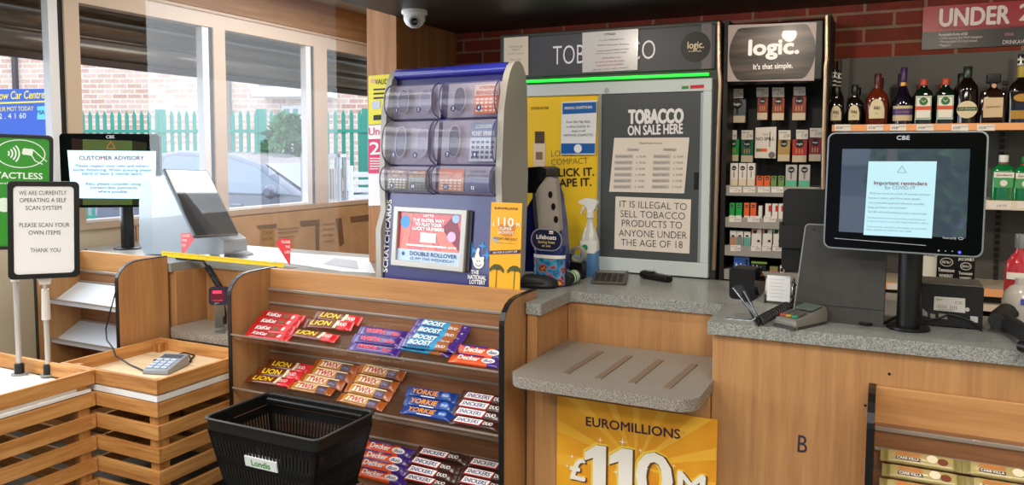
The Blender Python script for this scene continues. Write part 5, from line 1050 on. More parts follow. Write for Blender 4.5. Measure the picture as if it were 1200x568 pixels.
for ri, rw in enumerate(rows_):
    for ci_, (ax_, ay, bx2, by) in enumerate(rw):
        lx0 = uv(ML, ax_, (ay+by)/2)[0]; lx1 = uv(ML, bx2, (ay+by)/2)[0]
        if ci_ == 0: lx0 = max(lx0, -W2+.004)
        lx1 = min(lx1, W2-.004) if ci_ == 1 else lx1
        lyt = (uv(ML, ax_, ay)[1]+uv(ML, bx2, ay)[1])/2; lyb = (uv(ML, ax_, by)[1]+uv(ML, bx2, by)[1])/2; Hh = lyt-lyb; Ww = lx1-lx0
        d = MB().rect(ML, lx0, lyb, lx1, lyt, .004).build('dispenser', DBK, t)
        n = 12; V = []
        pr_ = []
        for k in range(n+1):
            u = k/n; bulge = .062*(max(0, 1-abs(2*u*.96-1.0)**2.6))**.5; pr_.append((lyb+Hh*u, .006+bulge))
        for (yy_, zz_) in pr_: V += [(lx0+.002, yy_, zz_), (lx1-.002, yy_, zz_)]
        MB().add(V, [(2*k, 2*k+1, 2*k+3, 2*k+2) for k in range(n)], ML).build('clear_cover', BUB, d, smooth=True)
        eb = MB()
        for xx_ in (lx0+.002, lx1-.002, ):
            eb.tube([tuple(ML @ Vector((xx_, a_, b__))) for a_, b__ in pr_], .0028, 6)
        eb.tube([tuple(ML @ Vector((lx0, *pr_[0]))), tuple(ML @ Vector((lx1, *pr_[0])))], .003, 6); eb.build('cover_edge', BUBE, d, smooth=True)
        side = MB().add([(lx1-.004, a_, b__) for a_, b__ in pr_], [tuple(range(n+1))], ML); side.build('cover_side', glass('cover side', '#b3adc2', .4, .1, .25), d)
        bz = lambda u: .0075+.062*(max(0, 1-abs(2*u*.96-1.0)**2.6))**.5
        def oncover(mb, P, dz=.001):     # wrap a small print on the bulging cover
            return mb.add([(x_, lyb+Hh*v_, bz(v_)+dz) for x_, v_ in P], [tuple(range(len(P)))], ML)
        for h2 in range(2):
            cxm = lx0+Ww*(.26+.46*h2); empty = not ((ri < 2 and ci_ == 1 and h2 == 1) or ri == 2)
            if empty:
                # moulded finger slot
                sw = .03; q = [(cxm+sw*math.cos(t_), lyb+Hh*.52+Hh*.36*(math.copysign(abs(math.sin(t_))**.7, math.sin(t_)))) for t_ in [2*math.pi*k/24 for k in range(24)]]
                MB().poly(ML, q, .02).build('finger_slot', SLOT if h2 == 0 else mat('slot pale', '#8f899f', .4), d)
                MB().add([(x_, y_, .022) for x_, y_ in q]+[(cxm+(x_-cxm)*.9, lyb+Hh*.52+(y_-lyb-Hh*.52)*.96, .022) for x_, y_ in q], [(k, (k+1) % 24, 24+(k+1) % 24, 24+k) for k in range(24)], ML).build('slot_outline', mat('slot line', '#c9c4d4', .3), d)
            else:
                S = SCARD[ci]; ci += 1; w0 = Ww*.43; x_0 = cxm-w0/2+(.012 if ri < 2 else 0)
                cd = tag(MB().rect(ML, x_0, lyb+.012, x_0+w0, lyt-.014, .028).build('scratchcard', mat('card %d' % ci, S[3], .4)), '%s scratchcard in dispenser %d of the blue stand' % (S[1].replace('£', 'GBP ').replace('$', 's').lower(), num+h2), 'scratchcard', 'scratchcards in the stand')
                hh = Hh-.026
                MB().rect(ML, x_0, lyb+.012+hh*.62, x_0+w0, lyt-.014, .0288).build('top_panel', mat('card top %d' % ci, S[2], .4), cd)
                mt = mat('card ink %d' % ci, S[4], .4); m2 = MB().text(ML, S[1], x_0+w0/2, lyb+.012+hh*.72, hh*.12, w0*.86, 'C', .03, .0300)
                if S[0]: m2.text(ML, S[0], x_0+w0/2, lyb+.012+hh*.9, hh*.09, w0*.6, 'C', .02, .0300)
                m2.build('lettering', mt, cd)
                g = MB()
                for aa in range(5):
                    for bb in range(4): g.rect(ML, x_0+w0*(.08+.18*aa), lyb+.012+hh*(.07+.13*bb), x_0+w0*(.20+.18*aa), lyb+.012+hh*(.14+.13*bb), .0295)
                g.build('scratch_boxes', mat('card boxes %d' % ci, '#e9dccb' if ci % 2 else '#3d4c6e', .4), cd)
            vq = .13; dd_ = MB(); dd_.add([(cxm+.013*math.cos(t_), lyb+Hh*vq+.013*math.sin(t_)+.012, bz(vq+.05)+.004) for t_ in [2*math.pi*k/20 for k in range(20)]], [tuple(range(20))], ML)
            nd = dd_.build('number_dot', ndot, d)
            MB().text(ML, str(num+h2), cxm, lyb+Hh*vq+.012, .012, None, 'C', .03, bz(vq+.05)+.005).build('number', WLT, nd)
        num += 2
# yellow jackpot leaflet standing in front
M2 = FR(PY(2.659, 593, 336), -4, 3)
c = [uv(M2, *p) for p in [(574, 237), (612, 238), (612, 336), (573, 332)]]
yf = mat('jackpot yellow', '#f2b01e', .4)
lf = MB().prism([(c[3][0], -.03), (c[1][0], -.03), (c[1][0], c[1][1]), (c[3][0], c[1][1])], -.002, 0, M2).build('leaflet', yf); tag(lf, 'narrow yellow jackpot leaflet leaning on the blue lottery stand', 'leaflet')
ww = c[1][0]-c[3][0]; cx = (c[1][0]+c[3][0])/2; hh = c[1][1]; dkp = mat('plum ink', '#4a1c3c', .5)
MB().text(M2, 'EUROMILLIONS', cx, hh*.93, hh*.025, ww*.75, 'C', .03).text(M2, 'FRIDAY 3RD JULY', cx, hh*.57, hh*.028, ww*.76, 'C', .02).text(M2, '* includes conditions', cx, hh*.52, hh*.012, ww*.7).build('lettering', dkp, lf)
MB().poly(M2, [(cx-ww*.3, hh*.74), (cx+ww*.36, hh*.74), (cx+ww*.2, hh*.60), (cx-ww*.12, hh*.60)], .0008).build('amber_rays', mat('amber print', '#d9861c', .4), lf)
MB().text(M2, '£', cx-ww*.385, hh*.745, hh*.05, None, 'C', .015, .002).text(M2, '110', cx+ww*.0, hh*.77, hh*.10, ww*.50, 'C', .03, .002).text(M2, 'M', cx+ww*.39, hh*.745, hh*.045, None, 'C', .04, .002).text(M2, 'SUPER', cx, hh*.69, hh*.032, ww*.4, 'C', .03, .002).text(M2, 'JACKPOT', cx, hh*.645, hh*.032, ww*.52, 'C', .03, .002).build('lettering', PAP, lf)
MB().poly(M2, [(c[3][0], hh*.37), (c[1][0], hh*.41), (c[1][0], hh*.455), (c[3][0], hh*.415)], .001).build('plum_band', dkp, lf)
MB().text(M2, 'ASK FOR A LUCKY DIP', cx, hh*.413, hh*.02, ww*.8, 'C', .02, .002, 0, 0, .11).build('band_lettering', PAP, lf)
pm = MB()
for (bx0, by0, hgt) in ((cx-ww*.28, .0, hh*.20), (cx+ww*.30, 0, hh*.20)):
    pm.line(M2, [(bx0, -.03), (bx0+.004, hgt)], .004)
    for k in range(9):
        q = R_(-20+k*27); pts = [(bx0+.004, hgt), (bx0+.004+.018*math.cos(q), hgt+.014*math.sin(q)+.006), (bx0+.004+.034*math.cos(q), hgt+.016*math.sin(q)-.006)]
        pm.line(M2, pts, .006, .0012+k*.00005)
pm.build('palm_print', mat('palm print', '#4f5220', .5), lf)
# ================================================================= LOTTERY TERMINAL behind the stand
yT = 3.05
t = thing('lottery_terminal', 'blue and grey lottery terminal standing behind the charity box', 'terminal', tuple(PZ(WT, 640, 330)))
def pxprism(P, y0, y1, name, m_, par, bevel=.004, **k):
    Q = [PY(y0, *p) for p in P]; M = FR((0, y0, 0)); return MB().prism([(q.x, q.z) for q in Q], -(y1-y0), 0, M).build(name, m_, par, bevel=bevel, **k)
b_y = 318
pxprism([(600, b_y), (659, b_y), (659, 290), (657, 262), (652, 228), (645, 207), (640, 205), (606, 262), (600, 262)], yT+.01, yT+.09, 'body', mat('terminal blue', '#23287a', .35, coat=.3), t, .01)
pxprism([(600, 226), (628, 226), (629, 215), (640, 207), (640, 198), (634, 195), (620, 196), (612, 200), (600, 200)], yT-.03, yT+.12, 'printer_head', BLK, t, .01)
pxprism([(634, 292), (656, 270), (651, 210), (640, 207), (627, 225), (631, 270)], yT-.02, yT+.02, 'side_panel', mat('terminal grey', '#a49d94', .35), t, .003)
hl = MB(); Mq = FR((0, yT-.021, 0))
for px, py in ((645, 228), (648.5, 242), (651.5, 257)): hl.disc(Mq, *uv(Mq, px, py), .010, .0008, ry=.015)
hl.build('round_hole', BLK, t)
pxprism([(627, 225), (631, 270), (634, 285), (629, 285), (624, 240), (624, 226)], yT-.024, yT+.02, 'side_edge', mat('terminal dark grey', '#4b4a4c', .4), t, .002)
# charity box
p = PZ(WT, 645, 334); t = thing('collection_box', 'blue lifeboat charity collection box with oval header and sea picture', 'collection box', tuple(p)); M = WM[t.name]
MB().loft([ring(.066, .04, 0, 2.6, 28), ring(.07, .043, .006, 2.6, 28), ring(.068, .042, .14, 2.6, 28), ring(.072, .044, .15, 2.6, 28), ring(.070, .03, .17, 2.6, 28)], M).build('body', mat('box navy', '#1c2c73', .3, coat=.4), t, smooth=True)
pm_ = mat('sea picture', '#2a7fb0', .35, coat=.4); N, L = nt(pm_); tc = N.new('ShaderNodeTexCoord'); n_ = N.new('ShaderNodeTexNoise'); n_.inputs['Scale'].default_value = 26; n_.inputs['Detail'].default_value = 3; L.new(tc.outputs['Object'], n_.inputs['Vector']); r_ = ramp(N, L, n_.outputs['Fac'], [(.3, '#0d2440'), (.43, '#1f7fb4'), (.52, '#3f9fc4'), (.57, '#c8455a'), (.63, '#1a1418'), (.68, '#e2a02a')]); L.new(r_.outputs[0], N['Principled BSDF'].inputs['Base Color'])
def wrapband(M, rx, ry, ex, z0, z1, a0, a1, name, m_, par, off=.0012, n=16):
    V = []
    for k in range(n+1):
        t_ = R_(a0+(a1-a0)*k/n); c_, s_ = math.cos(t_), math.sin(t_); x_ = (rx+off)*math.copysign(abs(c_)**(2/ex), c_); y_ = (ry+off)*math.copysign(abs(s_)**(2/ex), s_)
        V += [(x_, y_, z0), (x_, y_, z1)]
    return MB().add(V, [(2*k, 2*k+2, 2*k+3, 2*k+1) for k in range(n)], M).build(name, m_, par, smooth=True)
wrapband(M, .0695, .0425, 2.6, .008, .125, 190, 350, 'picture', pm_, t); wrapband(M, .0695, .0425, 2.6, .118, .132, 190, 350, 'white_strip', WLT, t, .0022)
Mq = M @ FR((0, -.045, .20), 0, 0)
MB().prism(rrect(.138, .09, .044, 8), -.006, .0, Mq @ Matrix.Translation((0, -.005, 0))).build('header_oval', mat('header navy', '#1a2145', .3, coat=.3), t, bevel=.001)
MB().ringprism(rrect(.140, .092, .045, 8), rrect(.130, .082, .040, 8), 0, .0015, Mq @ Matrix.Translation((0, -.005, 0))).build('header_ring', mat('ring grey', '#8b8f9a', .4), t)
MB().text(Mq, 'Lifeboats', 0, .006, .017, .088, 'C', .03, .002).rect(Mq, .012, .02, .03, .032, .001).build('lettering', WLT, t)
MB().text(Mq, 'Saving lives', 0, -.014, .011, .074, 'C', .02, .002).text(Mq, 'at sea', 0, -.029, .010, .038, 'C', .02, .002).build('lettering', mat('cream yellow ink', '#e6cf80', .5), t); MB().rect(Mq, .013, .024, .029, .027, .002).build('flag_mark', RED, t)
# spray bottle
yS = 3.27; c0 = PY(yS, 691, 320); t = thing('spray_bottle', 'clear trigger spray bottle half full of blue liquid by the cabinet', 'spray bottle', (c0.x, yS, WT)); M = WM[t.name]
SB = mat('blue cleaning fluid', '#5d8cc4', .12, 0, .15, coat=.5); SBW = mat('clear spray plastic', '#d4d3cf', .2, 0, .1, coat=.4)
prf = [(.040, 0), (.044, .006), (.044, .10), (.0435, .115)]; MB().lathe(prf, M, 28, 2.6, .72).build('liquid_body', SB, t, smooth=True)
MB().lathe([(.0435, .1155), (.042, .15), (.034, .185), (.02, .225), (.014, .245), (.0135, .265)], M, 28, 2.3, .75).build('upper_body', SBW, t, smooth=True)
MB().lathe([(.017, .262), (.0175, .29), (.012, .295)], M, 18).build('collar', WHT, t, smooth=True)
Mh_ = M @ FR((0, 0, 0)); MB().prism([(-.028, .318), (-.05, .326), (-.052, .336), (-.02, .350), (.018, .348), (.036, .335), (.030, .318), (.018, .292), (-.012, .292), (-.014, .308)], -.012, .012, Mh_).build('trigger_head', WHT, t, bevel=.004)
MB().prism([(-.022, .318), (-.034, .316), (-.040, .295), (-.046, .278), (-.041, .277), (-.030, .296), (-.018, .306)], -.006, .006, Mh_).build('trigger', WHT, t, bevel=.002)
wrapband(M, .043, .0315, 2.4, .105, .160, 200, 330, 'label', mat('spray label', '#dfe4e0', .4), t, .001); Mq = M @ FR((-.012, -.034, .130)); MB().disc(Mq, 0, 0, .014, .0).build('green_mark', mat('spray green', '#1f8a63', .4), t)
# tape dispenser and black canister
c0 = PZ(WT, 676, 326); t = thing('tape_holder', 'black upright holder with a silver roll behind the black canister', 'tape holder', tuple(c0)); M = WM[t.name]
MB().box(-.03, .035, -.02, .03, 0, .075, M).box(-.03, -.022, -.02, .03, .075, .11, M).build('holder', BLK, t, bevel=.004)
Mr = M @ TR(0.004, 0, .105, -10) @ Matrix.Rotation(R_(90), 4, 'X')
V = MB().ringprism([(.038*math.cos(q), .038*math.sin(q)) for q in [2*math.pi*k/32 for k in range(32)]], [(.027*math.cos(q), .027*math.sin(q)) for q in [2*math.pi*k/32 for k in range(32)]], -.014, .014, Mr).build('silver_roll', mat('roll silver', '#a8a396', .3, .4), t, smooth=True)
a = PZ(WT+.028, 664, 327); b_ = PZ(WT+.028, 688, 318); t = thing('canister', 'black canister lying on its side with green and white label', 'canister', tuple(PZ(WT, 676, 326)))
dv_ = (b_-a).normalized(); a = a-Vector((0, 0, .0)); r0 = .0275
a = Vector((a.x, a.y-.02, WT+r0+.001)); b_ = Vector((b_.x, b_.y-.02, WT+r0+.001)); dv_ = (b_-a).normalized(); L_ = .125
MB().tube([a, a+dv_*.004, a+dv_*(L_-.004), a+dv_*L_], [r0*.85, r0, r0, r0*.85], 22).build('tin', BLKM, t, smooth=True)
MB().tube([a+dv_*.045, a+dv_*.098], [r0+.0006]*2, 22).build('label', mat('label white', '#e9ece6', .4), t, smooth=True); MB().tube([a+dv_*.052, a+dv_*.068], [r0+.0012]*2, 22).build('green_band', mat('label bright green', '#37a536', .4), t, smooth=True); MB().tube([a+dv_*.08, a+dv_*.086], [r0+.0012]*2, 22).build('green_band', mat('label bright green', '#37a536', .4), t, smooth=True)
# rounded black object
c0 = PZ(WT, 628, 336); t = thing('black_pouch', 'rounded black pouch lying on the counter left of the charity box', 'pouch', tuple(c0)); M = WM[t.name] @ Matrix.Rotation(R_(8), 4, 'Z')
MB().loft([ring(.085, .045, 0, 2.2, 24), ring(.095, .055, .012, 2.2, 24), ring(.09, .05, .032, 2.2, 24), ring(.07, .038, .046, 2.2, 24, -.01), ring(.03, .015, .052, 2, 24, -.015)], M).build('pouch', mat('pouch grey black', '#232326', .5), t, smooth=True)
MB().tube([M @ Vector((.09, 0, .02)), M @ Vector((.04, -.05, .024)), M @ Vector((-.04, -.052, .024)), M @ Vector((-.093, 0, .02))], .0022, 6).build('seam', BLK, t)
# calculator
a, b_, c, d = [PZ(WT, *p) for p in [(692, 333), (733, 334.5), (737, 325), (699, 321)]]
t = thing('calculator', 'dark brown grey calculator lying by the cabinet', 'calculator', tuple((a+c)/2)); mid = (a+b_+c+d)/4; ang_ = math.atan2((b_-a).y, (b_-a).x); M = Matrix.Translation(mid) @ Matrix.Rotation(ang_, 4, 'Z'); wc = (b_-a).length; hc = (d-a).length*.85
MB().loft([[(-wc/2, -hc/2, 0), (wc/2, -hc/2, 0), (wc/2, hc/2, 0), (-wc/2, hc/2, 0)], [(-wc/2, -hc/2, .012), (wc/2, -hc/2, .012), (wc/2, hc/2, .026), (-wc/2, hc/2, .026)]], M).build('case', mat('taupe plastic', '#4d453c', .45), t, bevel=.004)
Mk = M @ Matrix.Translation((0, 0, .019)) @ Matrix.Rotation(math.atan2(.014, hc), 4, 'X')
k_ = MB()
for i in range(5):
    for j in range(4): k_.box(-wc*.42+i*wc*.17, -wc*.42+i*wc*.17+wc*.12, -hc*.42+j*hc*.16, -hc*.42+j*hc*.16+hc*.1, 0, .003, Mk)
k_.build('keys', mat('key grey', '#2a2623', .5), t); MB().box(-wc*.42, wc*.42, hc*.26, hc*.42, 0, .0015, Mk).build('display', mat('lcd', '#7f8577', .2), t)
# cordless phone handset
a = PZ(WT, 753, 325); b_ = PZ(WT, 785, 331); t = thing('phone_handset', 'black cordless phone handset lying in front of the tobacco cabinet', 'phone', tuple((a+b_)/2)); dv_ = (b_-a); L_ = dv_.length; M = Matrix.Translation(a) @ Matrix.Rotation(math.atan2(dv_.y, dv_.x), 4, 'Z')
rg = []
for x_, w_, h_ in ((0, .018, .022), (.01, .029, .034), (L_*.25, .031, .036), (L_*.5, .026, .028), (L_*.8, .026, .026), (L_-.006, .024, .024), (L_, .014, .016)): rg.append([(x_, y_*w_, .001+h_/2+z_*h_/2) for y_, z_, _ in ring(1, 1, 0, 2.8, 16)])
MB().loft(rg, M).build('handset', BLK, t, smooth=True)
kk = MB()
for i in range(4):
    for j in range(3): kk.box(L_*.55+i*.02, L_*.55+i*.02+.013, -.014+j*.01, -.007+j*.01, .0275, .0295, M)
kk.build('keys', mat('key pale', '#55565a', .4), t); MB().box(L_*.22, L_*.42, -.014, .014, .0355, .0375, M).build('display', mat('phone lcd', '#8b8f8a', .2), t)
# yellow jackpot poster on the counter front
Mp = FR((0, 2.5465, 0)); a = uv(Mp, 653, 465); b_ = uv(Mp, 841, 490); yl2 = mat('poster amber', '#eda21f', .45)
N, L = nt(yl2); tc = N.new('ShaderNodeTexCoord'); n_ = N.new('ShaderNodeTexNoise'); n_.inputs['Scale'].default_value = 3.5; L.new(tc.outputs['Object'], n_.inputs['Vector']); r_ = ramp(N, L, n_.outputs['Fac'], [(.35, '#e69420'), (.6, '#f4b32c')]); L.new(r_.outputs[0], N['Principled BSDF'].inputs['Base Color'])
X0, X1, Y1, Y0 = a[0], b_[0], (a[1]+b_[1])/2, .06
pp = tag(MB().box(X0, X1, Y0, Y1, -.0015, 0, Mp).build('poster', yl2), 'large yellow lottery jackpot poster under the stone bagging shelf', 'poster')
MB().tpx(Mp, 'EUROMILLIONS', 687, 493, 797, 508.5, 10.5, .02, .0015).text(Mp, '*', uv(Mp, 801, 507)[0], uv(Mp, 801, 508)[1], .01, None, 'C').build('lettering', mat('plum poster ink', '#3a1838', .5), pp)
ry = MB()
cxr, cyr = uv(Mp, 745, 545)
for q0 in range(-10, 190, 24):
    P_ = [(cxr, cyr)]+[(cxr+.9*math.cos(R_(q)), cyr+.9*math.sin(R_(q))) for q in (q0, q0+8)]
    P2 = []
    for x_, y_ in P_[1:]:
        s_ = 1
        if x_ > X1: s_ = min(s_, (X1-cxr)/(x_-cxr))
        if x_ < X0: s_ = min(s_, (X0-cxr)/(x_-cxr))
        if y_ > Y1: s_ = min(s_, (Y1-cyr)/(y_-cyr))
        P2.append((cxr+(x_-cxr)*s_*.995, cyr+(y_-cyr)*s_*.995))
    ry.poly(Mp, [(cxr, cyr)]+P2, .0006)
ry.build('sun_rays', mat('poster light amber', '#f6b93a', .45), pp)
for dx_, nm, m_, bo, z_ in ((0, 'digit_outline', mat('poster gold edge', '#f9d44a', .4), .075, .0018), (.004, 'digit_shadow', mat('poster brown edge', '#6b4222', .4), .05, .0028), (0, 'digits', mat('poster cream', '#f4efe4', .4), .028, .0038)):
    g = MB()
    for s_, (xa, ya), (xb, yb_), hp in (('£', (669, 548), (686, 550), 26), ('1', (686, 546), (710, 549), 56), ('1', (715, 551), (741, 554), 58), ('0', (747, 557), (787, 562), 56), ('M', (795, 566), (826, 571), 28)):
        pa = uv(Mp, xa, ya); pb = uv(Mp, xb, yb_); cx__, cy_ = (pa[0]+pb[0])/2+dx_, (pa[1]+pb[1])/2-dx_*.5; wd = pb[0]-pa[0]; hg = hp*.00295
        if s_ == '1':
            e = (bo-.02)*.16; lo, hi = -.5*wd, .5*wd
            P1 = [(lo+.40*wd-e, -hg/2-e), (hi+e, -hg/2-e), (hi+e, hg/2+e), (lo+.56*wd-e*.5, hg/2+e), (lo-e, hg*.30+e), (lo-e, hg*.13-e), (lo+.40*wd-e, hg*.22-e)]
            g.poly(Mp, [(cx__+x_, cy_+y_) for x_, y_ in P1], z_)
        else: g.text(Mp, s_, cx__, cy_, hg, wd, 'C', bo, z_)
    g.build(nm, m_, pp)
sp_ = MB()
for px, py, r_0 in ((730, 517, .016), (671, 534, .010), (704, 515, .012), (751, 527, .01), (800, 555, .012), (790, 545, .008), (826, 560, .008), (722, 552, .012), (757, 548, .012), (665, 545, .01)): star(sp_, Mp, *uv(Mp, px, py), r_0, .0052, .2)
sp_.build('sparkles', mat('sparkle white', '#fff6dc', .4), pp)
# ================================================================= RIGHT HAND TILL
def onplane(M, P): return [uv(M, *p) for p in P]
# big touch monitor
pb = PZ(WT, 1064, 385)
MM = FR(PY(2.60, 1062, 228), -7, 3)
q = onplane(MM, [(973, 157), (1162, 152), (1148, 302), (963, 289)])
x0, x1 = (q[0][0]+q[3][0])/2, (q[1][0]+q[2][0])/2; y0, y1 = (q[2][1]+q[3][1])/2, (q[0][1]+q[1][1])/2; w_, h_ = x1-x0, y1-y0; MM = MM @ Matrix.Translation(((x0+x1)/2, (y0+y1)/2, 0))
t = thing('touch_monitor', 'large black touch screen monitor on a thick pole on the right counter', 'monitor', (pb.x, pb.y, WT))
MB().prism(rrect(w_, h_, .022, 5), -.04, -.004, MM).build('housing', BLKM, t, bevel=.006)
MB().ringprism(rrect(w_+.003, h_+.003, .023, 5), rrect(w_-.006, h_-.006, .019, 5), -.012, .001, MM).build('silver_rim', mat('rim silver', '#9a9ea4', .25, .7), t)
BGLASS = mat('screen bezel', '#08080a', .12, spec=.12)
MB().prism(rrect(w_-.006, h_-.006, .019, 5), -.004, .0005, MM).build('glass_front', BGLASS, t)
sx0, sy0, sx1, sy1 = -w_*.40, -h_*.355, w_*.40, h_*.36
scn = MB().rect(MM, sx0, sy0, sx1, sy1, .0012).build('screen', mat('screen idle', '#3a4454', .03, emit=.22, spec=1., coat=.7), t)  # blue grey glow stands in for the window reflection on the glass
d = onplane(MM, [(1018, 189), (1098, 189), (1092, 279), (1012, 275)])
SCRP = mat('screen paper', '#a9cfdd', .2, emit=.45)
pg = MB().add([(d[3][0], d[3][1], .002), (d[2][0], d[2][1], .002), (d[1][0], d[1][1], .002), (d[0][0], d[0][1], .002)], [(0, 1, 2, 3)], MM).build('displayed_notice', SCRP, scn)
tx = MB(); tx.tpx(MM, 'Important reminders', 1024.5, 214, 1086.5, 215, 4.2, .03, .003)
tx.build('heading', mat('screen brown ink', '#7a5560', .5, emit=.05), pg)
tx = MB(); tx.tpx(MM, 'for COVID-19', 1037, 219.5, 1072, 220, 4.2, .0, .003)
for (s_, xa, ya, xb, yb_, h0) in [('Wash your hands for at least 20 seconds and more', 1019, 226, 1090, 228, 2.2), ('Remain 2 meters apart from other people', 1018, 231.5, 1078, 233, 2.2), ('Use contactless payment wherever possible', 1018, 237, 1083, 239, 2.2), ('Keep purchases until you leave', 1017.5, 242.5, 1062, 243.5, 2.2), ('Stay safe and avoid touching your face, nose and eyes', 1017, 247.5, 1086, 250.5, 2.2), ('If you feel unwell please do not enter the shop and ask someone else', 1016.5, 254.5, 1085, 257.5, 1.7), ('to collect your items for you, we will be happy to help with any delivery', 1016, 258.5, 1088, 261.5, 1.7), ('Thank you for your cooperation and for shopping with us during this', 1015.5, 265, 1086, 268, 1.7), ('time, please be kind to our staff', 1015, 268.5, 1068, 271, 1.7)]:
    tx.tpx(MM, s_, xa, ya, xb, yb_, h0, 0, .003)
c_ = uv(MM, 1057, 199); tx.line(MM, [(c_[0]-.012, c_[1]-.008), (c_[0], c_[1]+.012), (c_[0]+.012, c_[1]-.008), (c_[0]-.012, c_[1]-.008)], .0012, .003)
tx.build('lettering', mat('screen grey ink', '#6f8d9a', .5, emit=.05), pg)
MB().tpx(MM, 'CBE', 1051, 161.3, 1066, 161.3, 4.6, .03, .0015).tpx(MM, 'Powered By', 1105, 278.3, 1121, 279, 2.6, 0, .003).arc(MM, *uv(MM, 1126, 279.3), .006, .0012, z=.003, ry=.003).line(MM, onplane(MM, [(978, 279), (1085, 287.5)]), .0012, .0015).build('lettering', mat('bezel white', '#c9ccd2', .4), t)
ic = MB()
for px in (1100, 1108, 1116): ic.disc(MM, *uv(MM, px, 293.5+(px-1100)*.04), .0028, .0015, seg=3 if px > 1100 else 12)
ic.build('bezel_icons', mat('icon grey', '#9ea2aa', .4), t); MB().disc(MM, *uv(MM, 1124.5, 295.5), .004, .0016).build('power_light', mat('power blue', '#4a55d8', .4, emit=1.2), t)
mc = MM @ Vector((0, -h_*.1, -.045))
MB().cyl((pb.x, pb.y, WT+.008), (pb.x, pb.y, 1.36), .0345, seg=28).build('pole', BLK, t, smooth=True)
MB().lathe([(.062, 0), (.063, .004), (.062, .009), (.045, .012)], Matrix.Translation((pb.x, pb.y, WT)), 32).build('base', BLK, t, smooth=True)
MB().box(mc.x-.05, mc.x+.05, mc.y+.0, pb.y+.01, 1.30, 1.40).build('mount', BLKM, t, bevel=.004)
# leaning computer unit
MC = FR(PZ(WT+.001, 982, 378), -3, 6)
q = onplane(MC, [(944, 263), (1040, 267), (1034, 384), (929, 369)])
t = thing('till_computer', 'charcoal slab shaped till computer leaning behind the card reader', 'computer', tuple(MC.translation))
P = [(q[3][0], .0), (q[2][0]+.002, .0), (q[1][0], q[1][1]), (q[0][0]+.008, q[0][1]+.002), (q[0][0], q[0][1]-.006)]
CH = noisy(mat('charcoal moulded plastic', '#3a3835', .5), .12, 30)
MB().prism(P, -.05, 0, MC).build('casing', CH, t, bevel=.003)
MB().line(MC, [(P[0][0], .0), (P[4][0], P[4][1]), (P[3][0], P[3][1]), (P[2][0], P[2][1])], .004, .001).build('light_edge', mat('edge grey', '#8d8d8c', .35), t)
MB().line(MC, onplane(MC, [(931, 354), (1035, 364)]), .0022, .001).disc(MC, *uv(MC, 954, 269), .004, .001).build('seam', BLK, t)
MB().box(q[3][0]+.01, q[2][0]-.01, 0, .03, -.13, -.05, MC @ Matrix.Rotation(R_(0), 4, 'X')).build('foot', BLKM, t, bevel=.003)
# black customer display behind
y_ = 2.93; a = PY(y_, 918, 221); b_ = PY(y_, 985, 321); t = thing('customer_display', 'matt black rounded customer display standing behind the till computer', 'display', ((a.x+b_.x)/2, y_+.05, WT))
MD = FR(((a.x+b_.x)/2, y_, (a.z+b_.z)/2), 0, 0); MB().prism(rrect(b_.x-a.x, a.z-b_.z, .02, 5), -.03, 0, MD).build('panel', mat('display back', '#111112', .5), t, bevel=.006)
q1 = uv(MD, 914, 262); q2 = uv(MD, 950, 291); MB().prism([(q1[0], q2[1]), (q2[0], q2[1]), (q2[0], q1[1]-.004), (q1[0]+.01, q1[1]-.004), (q1[0]+.01, q1[1]+.008), (q1[0], q1[1]+.008)], 0, .02, MD).build('card_slot', BLKM, t, bevel=.003)
MB().cyl(((a.x+b_.x)/2, y_+.05, WT), ((a.x+b_.x)/2, y_+.05, 1.25), .02).box((a.x+b_.x)/2-.06, (a.x+b_.x)/2+.06, y_, y_+.11, WT, WT+.01).box((a.x+b_.x)/2-.03, (a.x+b_.x)/2+.03, y_+.028, y_+.06, 1.18, 1.28).build('stand', BLKM, t)
# receipt printer box behind the pole
yP = 2.80; a = PY(yP, 1080, 332); b_ = PY(yP, 1151, 388); t = thing('receipt_printer', 'black receipt printer box with white rating label behind the monitor pole', 'printer', ((a.x+b_.x)/2, yP, WT))
X0, X1 = a.x-.015, b_.x; Z1 = a.z-.002
MB().prism([(X0, WT+.005), (X1, WT+.005), (X1, Z1), (X0, Z1)], -.15, 0, FR((0, yP, 0))).build('casing', mat('printer black', '#0f0f10', .45), t, bevel=.004)
MB().box(X0+.002, X1-.002, yP+.002, yP+.148, Z1, Z1+.006).build('lid', mat('lid taupe grey', '#55524c', .4), t, bevel=.002)
MQ = FR((0, yP, 0)); lb = MB().rpx(MQ, [(1095, 347), (1131, 349.5), (1131, 366.5), (1094, 363)], .001).build('rating_label', mat('label silver', '#c9c7bf', .4), t)
tx = MB(); tx.tpx(MQ, 'Epson', 1097, 350, 1104, 350.5, 2.2, .01, .002).tpx(MQ, '||||| ||||', 1099, 358, 1121, 360, 3, .01, .002).tpx(MQ, 'model M244A', 1099, 362, 1118, 363.5, 1.8, 0, .002).tpx(MQ, 'CE', 1119, 354, 1128, 355, 3, .0, .002); tx.build('lettering', INKG, lb)
MB().disc(MQ, *uv(MQ, 1133.5, 362.5), .0065, .001).rpx(MQ, [(1137, 370), (1146, 371), (1146, 378), (1137, 377)], .001).build('socket', mat('socket pale', '#b9b9b5', .4), t)
MB().rpx(MQ, [(1081, 361), (1087, 366), (1087, 371), (1081, 369)], .001).rpx(MQ, [(1090, 367), (1096, 368), (1096, 373), (1090, 372)], .001).rpx(MQ, [(1100, 367), (1110, 368), (1110, 374), (1100, 373)], .001).build('socket', mat('socket grey', '#8a847c', .4), t)
MB().tube([PY(yP-.01, *p) for p in [(1085, 375), (1100, 373), (1112, 368), (1128, 372), (1140, 377), (1151, 388)]], .003, 6).build('cable', WIRE, t)
